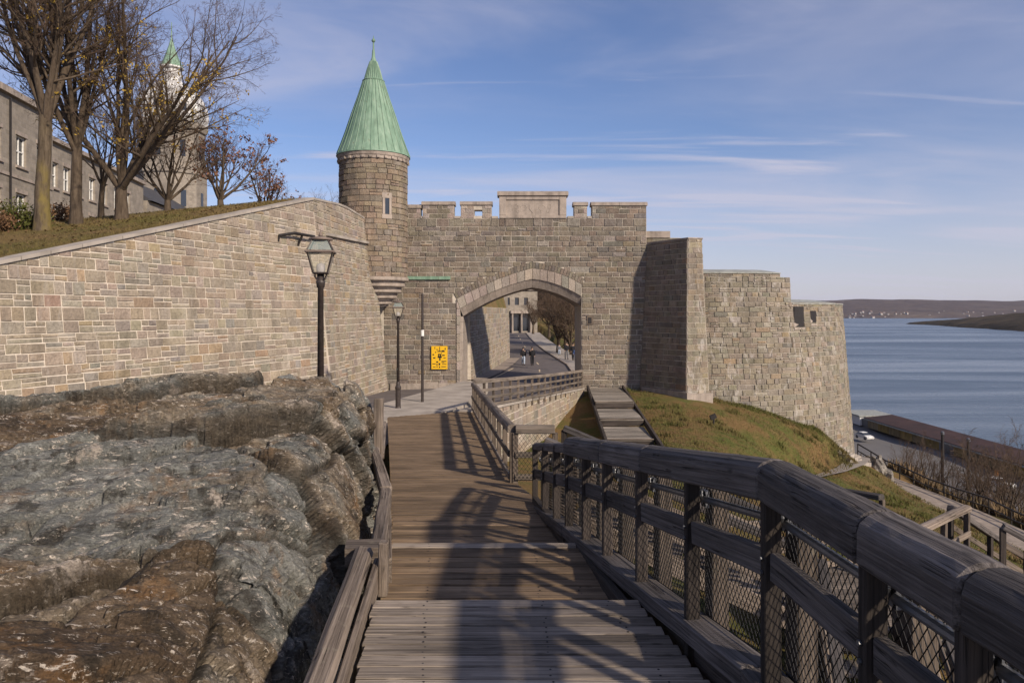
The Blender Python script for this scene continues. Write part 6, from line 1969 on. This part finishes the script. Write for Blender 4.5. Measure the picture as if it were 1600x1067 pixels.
person((1.92, 70.0, zr_(70)), 1.76, PI_ + .1, -.18, 'cloth_dark', 'cloth_dark', 'person all in black walking beside the one in pale jeans')
pv = .14
for (x, y, h, f, st, t, l, lab) in ((5.15+.55, 77.0, 1.78, .2, .12, 'cloth_dark', 'cloth_grey', 'taller person in black jacket leading the group on the pavement'), (6.25, 75.6, 1.72, .4, -.15, 'cloth_dark', 'cloth_dark', 'person all in black within the group on the pavement'), (5.35, 83.5, 1.25, .1, .1, 'cloth_grey', 'jeans_light', 'child in grey at the back of the pavement group'), (6.4, 74.2, 1.30, -.3, .12, 'cloth_blue', 'jeans_light', 'child in blue top walking with the pavement group'), (6.75, 73.0, 1.35, .2, -.1, 'cloth_pink', 'cloth_red', 'child in pale top by the right jamb'), (6.85, 71.4, 1.60, 0, .15, 'cloth_grey', 'cloth_dark', 'person in grey jacket nearest the right arch jamb')):
    kxx = float(np.interp(y, [51, 60, 70, 80, 92], [4.3, 4.9, 5.2, 4.75, 4.05]))
    person((max(x, kxx + .45), y, zr_(y) + pv), h, PI_ + f, st, t, l, lab, 'people on the pavement beyond the arch')

# ------------------------------------------------------------------ lower wooden stairs on the right
def stairs(name, A, B, width, n, label, rail=True):
    """treads from A (top) down to B; both are the middle of the flight"""
    A, B = Vector(A), Vector(B); d = B - A; h = Vector((d.x, d.y, 0)); L = h.length; h.normalize(); sd = Vector((h.y, -h.x, 0))
    root = empty(name, B, label, 'stairs')
    for k in range(n):
        p = A + d * ((k + .5) / n)
        beam('tread', p - sd * width/2, p + sd * width/2, L / n + .02, .05, M['fence'], root, (0, 0, 1), .006, .001, 2)
    for s in (-1, 1):
        o_ = sd * (width/2 + .05) * s
        beam('stringer', A + o_ - Vector((0, 0, .10)), B + o_ - Vector((0, 0, .10)), .06, .30, M['curb'], root, (0, 0, 1), .008, .002, 4)
        if rail:
            m = max(2, round(L / 1.3))
            beam('top_rail', A + o_ + Vector((0, 0, 1.0)), B + o_ + Vector((0, 0, 1.0)), .14, .10, M['rail'], root, (0, 0, 1), .01, .003, 4)
            for z in (.35, .68): beam('mid_rail', A + o_ + sd*s*.05 + Vector((0, 0, z)), B + o_ + sd*s*.05 + Vector((0, 0, z)), .04, .10, M['curb'], root, (0, 0, 1), .006, .002, 4)
            for k in range(m + 1):
                p = A + d * (k / m) + o_
                beam('post', p - Vector((0, 0, .6)), p + Vector((0, 0, .96)), .09, .09, M['rail_dark'], root, (h.x, h.y, 0), .006, .001, 2)
    return root
stairs('timber_stairs', (.75, 12.75, -3.10), (4.5, 11.6, -4.55), 1.25, 9, 'timber stairs dropping right from the gap between the two railings')
def platform(name, x0, x1, y0, y1, z, label, legs=True):
    root = empty(name, ((x0+x1)/2, (y0+y1)/2, z), label, 'platform')
    y = y0; n = round((y1 - y0) / .15); w = (y1 - y0) / n
    for k in range(n):
        beam('plank', (x0, y + w/2, z - .025), (x1, y + w/2, z - .025), w - .008, .05, M['fence'], root, (0, 0, 1), .005, .001, 2); y += w
    for x in (x0 + .1, x1 - .1):
        beam('edge_joist', (x, y0, z - .17), (x, y1, z - .17), .08, .22, M['curb'], root)
        for yy in (y0 + .1, y1 - .1): beam('support_post', (x, yy, gz_at(x, yy) - .4), (x, yy, z - .28), .14, .14, M['rail_dark'], root)
    return root
platform('timber_landing', 4.55, 8.6, 10.9, 13.9, -4.70, 'timber landing on the slope below the boardwalk')
timber_fence('timber_railing', [Vector((6.9, 12.5, -4.70)), Vector((8.62, 13.95, -4.70))], 'slanting railing at the far corner of the timber landing', 1.06, 2, 1.2, None, 'curb', .18, .11)
stairs('timber_stairs', (8.75, 13.5, -4.74), (12.4, 15.6, -6.9), 1.3, 12, 'timber stairs leading right and down from the landing')
stairs('timber_stairs', (8.4, 12.3, -4.75), (11.6, 11.2, -6.6), 1.2, 10, 'second timber stairs nearer the camera right of the landing')
stairs('timber_stairs', (5.3, 10.8, -4.72), (4.0, 6.6, -6.4), 1.3, 10, 'timber stairs running down below the near railing')
platform('timber_landing', 2.9, 5.2, 4.6, 6.5, -6.42, 'lower timber landing directly under the near railing')
timber_fence('timber_railing', [Vector((4.5, 12.9, -4.70)), Vector((6.8, 13.9, -4.70))], 'railing along the far side of the timber landing', 1.06, 2, 1.2, None, 'curb', .16, .10)
timber_fence('timber_railing', [Vector((2.2, 16.0, -5.75)), Vector((6.0, 17.5, -6.0))], 'weathered railing on the grass below the far ramp', 1.06, 2, 1.2, None, 'curb', .16, .10)
timber_fence('timber_railing', [at(1284, 757, 16.5) - Vector((0, 0, 1.0)), at(1378, 772, 15.2) - Vector((0, 0, 1.0))], 'short dark railing showing just above the near top rail', 1.0, 2, 1.2, None, 'rail', .2, .12)
tag(boulder((8.3, 13.4, gz_at(8.3, 13.4) + .05), (.9, .7, .45), 23, 'pale flat boulder on the slope under the landing'), group='boulders on the right slope')
tag(boulder((6.2, 8.4, gz_at(6.2, 8.4) + .05), (.8, .55, .35), 27, 'pale boulder beside the lower timber stairs'), group='boulders on the right slope')
k_ = Mt('pale_rock', .9, .2); n_ = k_.noise(k_.pos(), 5, 6, .65); k_.color(k_.ramp(n_, [(.3, (.10, .088, .074)), (.5, (.20, .18, .155)), (.7, (.34, .31, .275))])); k_.bump(n_, .05); M['pale_rock'] = k_.m
for o in list(COL.objects):
    if o.get('group') == 'boulders on the right slope': o.data.materials[0] = M['pale_rock']

# stone apron at the foot of the bastion
ap = empty('stone_apron', (21, 48, -9), 'pale curved stone paving at the right foot of the bastion', 'paving')
NA = 16
for k in range(NA):
    a0, a1 = R(-52 + k * 2.4), R(-52 + (k + 1) * 2.4 - .12)
    for (r0, r1) in ((12.0, 12.72), (12.74, 13.5)):
        zz = gz_at(BCc[0] + r1 * math.cos(a0), BCc[1] + r1 * math.sin(a0)) + .14
        q = [(BCc[0] + r * math.cos(a), BCc[1] + r * math.sin(a), zz - .5) for r, a in ((r0, a0), (r1, a0), (r1, a1), (r0, a1))]
        MB().prism(q, (0, 0, .5)).build('paving_stone', M['concrete'], ap)
rvt = boulder((24.6, 50.0, -11.2), (.9, 1.5, 1.7), 33, 'rough grey stone revetment where the gravel path begins')
rvt.name = 'stone_revetment'; del rvt['group']; rvt['category'] = 'revetment'; rvt.data.materials[0] = M['pale_rock']

# iron fence along the path
pf = empty('path_fence', (27.2, 42, -11.5), 'long two rail dark fence beside the gravel path', 'fence')
fp = [(25.6, 54.5), (26.6, 50.5), (27.0, 46), (27.2, 42), (27.0, 36), (26.4, 30), (25.6, 24)]
fpts = []
for i in range(len(fp) - 1):
    for t in np.linspace(0, 1, 4)[:-1]: fpts.append((fp[i][0]*(1-t) + fp[i+1][0]*t, fp[i][1]*(1-t) + fp[i+1][1]*t))
fpts = [Vector((x, y, max(gz_at(x, y), -11.75))) for x, y in fpts]
for p in fpts: MB().tube([p - Vector((0, 0, .4)), p + Vector((0, 0, 1.05))], .045, 6).build('post', M['iron'], pf)
for z in (.52, 1.02):
    for a, b in zip(fpts[:-1], fpts[1:]): MB().tube([a + Vector((0, 0, z)), b + Vector((0, 0, z))], .05 if z > 1 else .04, 6).build('rail', M['iron'], pf)

# ------------------------------------------------------------------ river flat: shed, cars, poles, scrub
def panel_mat():
    k = Mt('shed_panel', .8, .3)
    oi = k.n('ShaderNodeObjectInfo')
    c = k.ramp(oi.outputs['Random'], [(0, (.27, .19, .055)), (.35, (.30, .215, .085)), (.6, (.20, .16, .09)), (.8, (.33, .22, .05)), (1, (.24, .22, .19))])
    n = k.noise(k.pos((.6, .6, .25)), 1.5, 6, .65)
    k.color(k.mix(c, k.ramp(n, [(.3, .45), (.7, 1.2)]), .85, 'MULTIPLY')); return k.m
M['shed_panel'] = panel_mat()
kr = Mt('rusty_roof', .8, .3); nr_ = kr.noise(kr.pos((.25, .25, 1)), 1.0, 7, .7); kr.color(kr.ramp(nr_, [(.3, (.030, .018, .016)), (.6, (.065, .034, .028)), (.8, (.12, .075, .06))])); M['rust'] = kr.m
shd = empty('dock_shed', (90, 135, -28), 'long low shed with rusty red roof at the river edge', 'shed')
y = 60.0; i = 0
while y < 181:
    w = 5.0
    m_ = M['shed_panel']
    nm = 'wall_panel'
    if i % 7 == 3: m_, nm = M['white'], 'door'
    MB().box((87.0, y + .06, -28.1), (87.3, y + w - .06, -26.25)).build(nm, m_ if nm != 'door' else M['galv'], shd)
    y += w; i += 1
MB().box((87.35, 60, -28.1), (93, 181, -26.0)).build('shed_body', M['concrete'], shd)
for k in range(24):
    y0, y1 = 60 + k * 5.04, 60 + (k+1) * 5.04 - .05
    v = [(86.5, y0, -25.92), (86.5, y1, -25.92), (93.4, y1, -25.2), (93.4, y0, -25.2)]
    MB().prism(v, (0, 0, .12)).build('roof_sheet', M['rust'], shd)
MB().box((86.4, 60, -26.24), (86.6, 181, -25.93)).build('fascia', M['cap'], shd)
sh2 = empty('grey_annex', (95, 195, -28), 'small grey flat roofed annex at the far end of the long shed', 'shed')
MB().box((86.5, 183, -28.1), (95, 193, -25.9)).build('wall', M['white'], sh2)
MB().box((86.2, 182.7, -25.9), (95.3, 193.3, -25.6)).build('roof', M['cap'], sh2)
def car(loc, ang, mat, label):
    x0, y0, z0 = loc
    root = empty('parked_car', loc, label, 'car', 'cars on the river flat')
    ca, sa = math.cos(ang), math.sin(ang)
    def w(x, y, z): return (x0 + x*ca - y*sa, y0 + x*sa + y*ca, z0 + z)
    side_ = [(-2.2, .32), (2.2, .32), (2.25, .62), (1.95, .82), (1.05, .95), (-1.9, .98), (-2.25, .78)]
    def ext(pr, hw, nm, mt, hw2=None):
        n = len(pr); hw2 = hw2 or [hw]*n
        v = [w(x, -h, z) for (x, z), h in zip(pr, hw2)] + [w(x, h, z) for (x, z), h in zip(pr, hw2)]
        f = [tuple(range(n)), tuple(range(n, 2*n))[::-1]] + [(i, n+i, n+(i+1) % n, (i+1) % n) for i in range(n)]
        return mesh(nm, v, f, mt, root)
    ext(side_, .86, 'body', mat, [.82, .82, .86, .86, .84, .84, .84])
    cb_ = [(1.0, .955), (.35, 1.40), (-1.15, 1.43), (-1.85, .985)]
    ext(cb_, .78, 'windows', M['window_glass'], [.80, .62, .62, .80])
    ext([(.33, 1.39), (-1.13, 1.42), (-1.0, 1.48), (.2, 1.46)], .64, 'roof', mat)
    for sx in (-1.38, 1.38):
        for sy in (-.80, .80):
            wh_ = MB(); a = Vector(w(sx, sy - .1, .33)); b = Vector(w(sx, sy + .1, .33)); wh_.tube([a, b], .33, 14)
            wo_ = wh_.build('wheel', M['black'], root)
            MB().tube([a.lerp(b, -.02), a.lerp(b, 1.02)], .19, 10).build('rim', M['galv'], wo_)
    for sy in (-.6, .6):
        MB().obox(w(2.22, sy, .66), Vector((ca, sa, 0))*.04, Vector((-sa, ca, 0))*.16, (0, 0, .07)).build('headlight', M['bulb'], root)
    return root
car((78.0, 163, -27.98), R(-80), M['white'], 'white car parked at the far end of the river flat')
car((78.0, 118, -27.98), R(-60), M['white'], 'white car parked behind the scrub below the utility poles')
car((82.0, 113, -27.98), R(35), M['galv'], 'grey car parked behind the scrub near the right edge')
od = empty('traffic_drum', (79.6, 121, -28), 'orange upright traffic drum among the cars behind the scrub', 'drum')
M['orange'] = plain('orange_plastic', (.75, .26, .03), .5)
MB().lathe((79.6, 121, -28), [(.5, 0), (.5, .1), (.34, .12), (.30, 1.9), (.2, 2.0)], 12).build('barrel', M['orange'], od)
MB().lathe((79.6, 121, -27.2), [(.345, 0), (.335, .35)], 12).build('stripe', M['white'], od)
for (px, pyt, Y, lab) in ((1472.6, 679, 84, 'dark utility pole, left of two beside the river flat'), (1513, 690, 78, 'dark utility pole, right of two beside the river flat')):
    t_ = at(px, pyt, Y); zb = gz_at(t_.x, Y) - .3
    up_ = empty('utility_pole', (t_.x, Y, zb), lab, 'pole', 'utility poles')
    MB().tube([(t_.x, Y, zb), (t_.x, Y, t_.z)], [.20, .15], 10).build('shaft', M['iron'], up_)
    MB().lathe((t_.x, Y, t_.z), [(.15, 0), (.2, .06), (.2, .3), (.08, .4)], 10).build('lamp_head', M['galv'], up_)
GS_ = 'bare scrub trees on the river slope'
sc0 = None
srg = random.Random(77)
for i, (px, Y, s, lab) in enumerate(((1440, 66, 1.0, 'bushy bare tree left of the utility poles'), (1428, 74, .8, 'bare bush left of the bushy bare tree'), (1455, 60, .7, 'small bare bush right of the bushy tree'), (1538, 62, 1.05, 'bare tree right of the utility poles'), (1560, 56, .95, 'tall bare tree second from the right edge'), (1588, 58, .85, 'bare tree at the right edge of the slope'), (1500, 70, .75, 'bare bush between the two utility poles'), (1480, 58, .55, 'low bare bush below the left utility pole'), (1620, 50, 1.0, 'bare tree just past the right edge'), (1408, 78, .6, 'small bare bush leftmost on the river slope'), (1524, 52, .6, 'low bare bush below the right utility pole'), (1575, 46, .6, 'low bare bush beside the path fence at right'), (1548, 72, .9, 'bare tree behind the right utility pole'))):
    x = (px - 800) / FPX * Y; l = Vector((x, Y, gz_at(x, Y) - .2))
    if sc0 is None:
        sc0 = tree(l, lab, 171, GS_, trunk_h=1.2, r0=.12, limbs=6, limb_len=3.4, tilt=40, kids=(6, 5, 4), levels=3, shrink=.60, twig_r=.008)
    else:
        c = sc0.copy(); COL.objects.link(c); c.location = l; c.rotation_euler = (0, 0, i * 1.7); s *= 1.45; c.scale = (s, s, s * srg.uniform(.9, 1.25)); c['label'] = lab
        for ch in list(sc0.children):
            d = ch.copy(); COL.objects.link(d); d.parent = c; d.matrix_parent_inverse = ch.matrix_parent_inverse.copy()

# ------------------------------------------------------------------ grass blades and dry scrub
def blades(name, n, region, zfun, hh, mat, seed, lean=.4):
    rg = np.random.default_rng(seed)
    x, y = region(rg, n)
    z = zfun(x, y)
    h = rg.uniform(*hh, len(x)); a = rg.uniform(0, 6.28, len(x)); w = h * .13
    lx_, ly_ = rg.normal(0, lean, len(x)) * h, rg.normal(0, lean, len(x)) * h
    v = np.empty((len(x), 3, 3))
    v[:, 0] = np.c_[x - np.cos(a)*w, y - np.sin(a)*w, z - .03]; v[:, 1] = np.c_[x + np.cos(a)*w, y + np.sin(a)*w, z - .03]; v[:, 2] = np.c_[x + lx_, y + ly_, z + h]
    me = bpy.data.meshes.new(name); m = len(x)
    me.vertices.add(m*3); me.vertices.foreach_set('co', v.ravel())
    me.loops.add(m*3); me.loops.foreach_set('vertex_index', np.arange(m*3, dtype=np.int32))
    me.polygons.add(m); me.polygons.foreach_set('loop_start', np.arange(0, m*3, 3, dtype=np.int32)); me.update(calc_edges=True)
    o = link(name, me, mat); o['kind'] = 'stuff'; return o
M['blade'] = grass_mat('grass_blade', (.105, .122, .032), (.165, .160, .050), (.24, .16, .075), .6)
M['blade_dry'] = grass_mat('dry_blade', (.15, .105, .05), (.20, .15, .08), (.22, .15, .09), .8)
def reg_hill(rg, n):
    Y = 8 + 40 * rg.random(n)**.8; X = 4 + rg.random(n) * 21
    k = np.ones(n, bool)
    lw_ = np.interp(Y, [26, 45.6], [5.9, 6.95]); k &= ~((Y > 26) & (X < lw_))
    k &= np.hypot(X - BCc[0], Y - BCc[1]) > 12.2
    k &= ~((Y > 41) & (X < 12) & (X > 8.5))
    pxl = np.interp(Y, [22, 36, 46, 54], [22.6, 24.2, 24.6, 24.4]); k &= X < pxl - .15
    k &= ~((X < 8) & (Y < 13.5))
    return X[k], Y[k]
def zg(x, y): return G(x, y) + .16 * fbm(x*.35, y*.35, 0*x, 3, 4)
blades('hillside_grass', 90000, reg_hill, zg, (.04, .12), M['blade'], 5)
def reg_bank(rg, n):
    Y = 17 + 30 * rg.random(n); X = -13 - 8 * rg.random(n)
    wlx = KX - dirx/diry * (KY - Y) - .62
    wlx = np.where(Y > KY, -9.9, wlx)
    X = wlx - rg.random(n)**1.3 * 9
    return X, Y
M['blade_bank'] = grass_mat('bank_blade', (.150, .138, .045), (.215, .175, .065), (.26, .175, .085), .6)
blades('bank_grass', 50000, reg_bank, lambda x, y: BK(x, y), (.03, .10), M['blade_bank'], 6)
def reg_scrub(rg, n):
    Y = 20 + 55 * rg.random(n); X = 28.2 + 14 * rg.random(n)**1.4
    return X, Y
blades('dry_scrub', 22000, reg_scrub, lambda x, y: G(x, y), (.3, 1.1), M['blade_dry'], 7, .25)

# fallen leaves on the grass
def litter(name, n, region, zfun, seed):
    rg = np.random.default_rng(seed); x, y = region(rg, n); z = zfun(x, y) + .05
    m = len(x); a = rg.uniform(0, 6.28, m); s_ = rg.uniform(.03, .075, m); tl = rg.uniform(-.5, .5, m)
    v = np.empty((m, 4, 3))
    for k, (dx, dy) in enumerate(((1, 0), (0, .6), (-1, 0), (0, -.6))):
        v[:, k] = np.c_[x + (dx*np.cos(a) - dy*np.sin(a))*s_, y + (dx*np.sin(a) + dy*np.cos(a))*s_, z + dx*tl*s_]
    o = mesh(name, v.reshape(-1, 3), np.arange(m*4).reshape(-1, 4).tolist(), M['leaf_brown']); o['kind'] = 'stuff'
litter('fallen_leaves', 9000, reg_hill, zg, 15)
litter('bank_leaves', 3500, reg_bank, lambda x, y: BK(x, y), 16)
def reg_foot(rg, n):
    a = rg.uniform(R(-100), R(-50), n); r = 12.15 + np.abs(rg.normal(0, .45, n))
    return BCc[0] + r*np.cos(a), BCc[1] + r*np.sin(a)
blades('rank_grass', 5000, reg_foot, zg, (.05, .20), M['blade'], 17, .5)
def reg_tuft(rg, n):
    X, Y = reg_hill(rg, 260); k = rg.integers(0, len(X), n)
    return X[k] + rg.normal(0, .16, n), Y[k] + rg.normal(0, .16, n)
blades('grass_tufts', 16000, reg_tuft, zg, (.10, .26), M['blade'], 18, .35)
# small post on the hillside
sp_ = at(1115, 674, 37)
spt = empty('garden_light', (sp_.x, 37, gz_at(sp_.x, 37)), 'small black garden light on the grass below the bastion', 'light')
zb = gz_at(sp_.x, 37)
MB().tube([(sp_.x, 37, zb - .1), (sp_.x, 37, zb + .42)], .05, 8).build('stem', M['iron'], spt)
MB().obox((sp_.x - .03, 37, zb + .48), (.14, 0, .06), (0, .1, 0), (-.04, 0, .10)).build('head', M['iron'], spt)

# ------------------------------------------------------------------ village on the far shore
M['house_white'] = plain('far_house_wall', (.40, .39, .38), .8)
M['house_roof'] = plain('far_house_roof', (.20, .13, .11), .8)
vr = random.Random(8)
def far_z(x, y): 
    i = int(np.clip(np.searchsorted(hy, y), 0, len(hy)-1)); j = int(np.clip(np.searchsorted(hx, x), 0, len(hx)-1))
    return float(HZ[i, j])
def gable(s):
    w, d, h, r = s
    b = [(-w,-d,0), (w,-d,0), (w,d,0), (-w,d,0), (-w,-d,h), (w,-d,h), (w,d,h), (-w,d,h)]
    return b
hm = MB().add(gable((6, 5, 8, 4)), [(0,3,2,1), (0,1,5,4), (1,2,6,5), (2,3,7,6), (3,0,4,7)])
hroof = MB().add([(-6.6,-5.6,7.6), (6.6,-5.6,7.6), (6.6,5.6,7.6), (-6.6,5.6,7.6), (-6.6,0,12), (6.6,0,12)], [(0,1,5,4), (2,3,4,5), (0,4,3), (1,2,5)])
mw, mrf = None, None
vl = {'l': 'tiny pale house in the cluster on the far shore beside the bastion', 'r': 'tiny pale house on the far shore above the headland'}
for k in range(36):
    if k < 24: px, Y, sd_ = vr.uniform(1326, 1422), vr.uniform(3700, 3930), 'l'
    else: px, Y, sd_ = vr.uniform(1450, 1590), vr.uniform(3720, 4050), 'r'
    x = (px - 800) / FPX * Y; z = max(far_z(x, Y), -30) - 2
    root = empty('far_house', (x, Y, z), vl[sd_], 'house', 'village houses ' + ('beside the bastion' if sd_ == 'l' else 'above the headland'))
    if mw is None:
        a = hm.build('wall', M['house_white'], None, (0, 0, 0)); b = hroof.build('roof', M['house_roof'], None, (0, 0, 0)); mw, mrf = a.data, b.data
        bpy.data.objects.remove(a); bpy.data.objects.remove(b)
    root.rotation_euler = (0, 0, vr.uniform(0, 3.1)); s = vr.uniform(.5, 1.1); root.scale = (s, s, s)
    for nm, me in (('wall', mw), ('roof', mrf)):
        o = bpy.data.objects.new(nm, me); COL.objects.link(o); o.parent = root
# ------------------------------------------------------------------ air
hz = MB().box((-3000, -60, -36), (8000, 8000, 140)).build('haze', None)
hz['kind'] = 'stuff'
km = bpy.data.materials.new('haze'); km.use_nodes = True
tr_ = km.node_tree; tr_.nodes.clear()
vo = tr_.nodes.new('ShaderNodeVolumePrincipled'); vo.inputs['Color'].default_value = (.70, .78, .98, 1); vo.inputs['Density'].default_value = 2.6e-5; vo.inputs['Anisotropy'].default_value = .2
ou_ = tr_.nodes.new('ShaderNodeOutputMaterial'); tr_.links.new(vo.outputs[0], ou_.inputs['Volume'])
hz.data.materials.append(km)
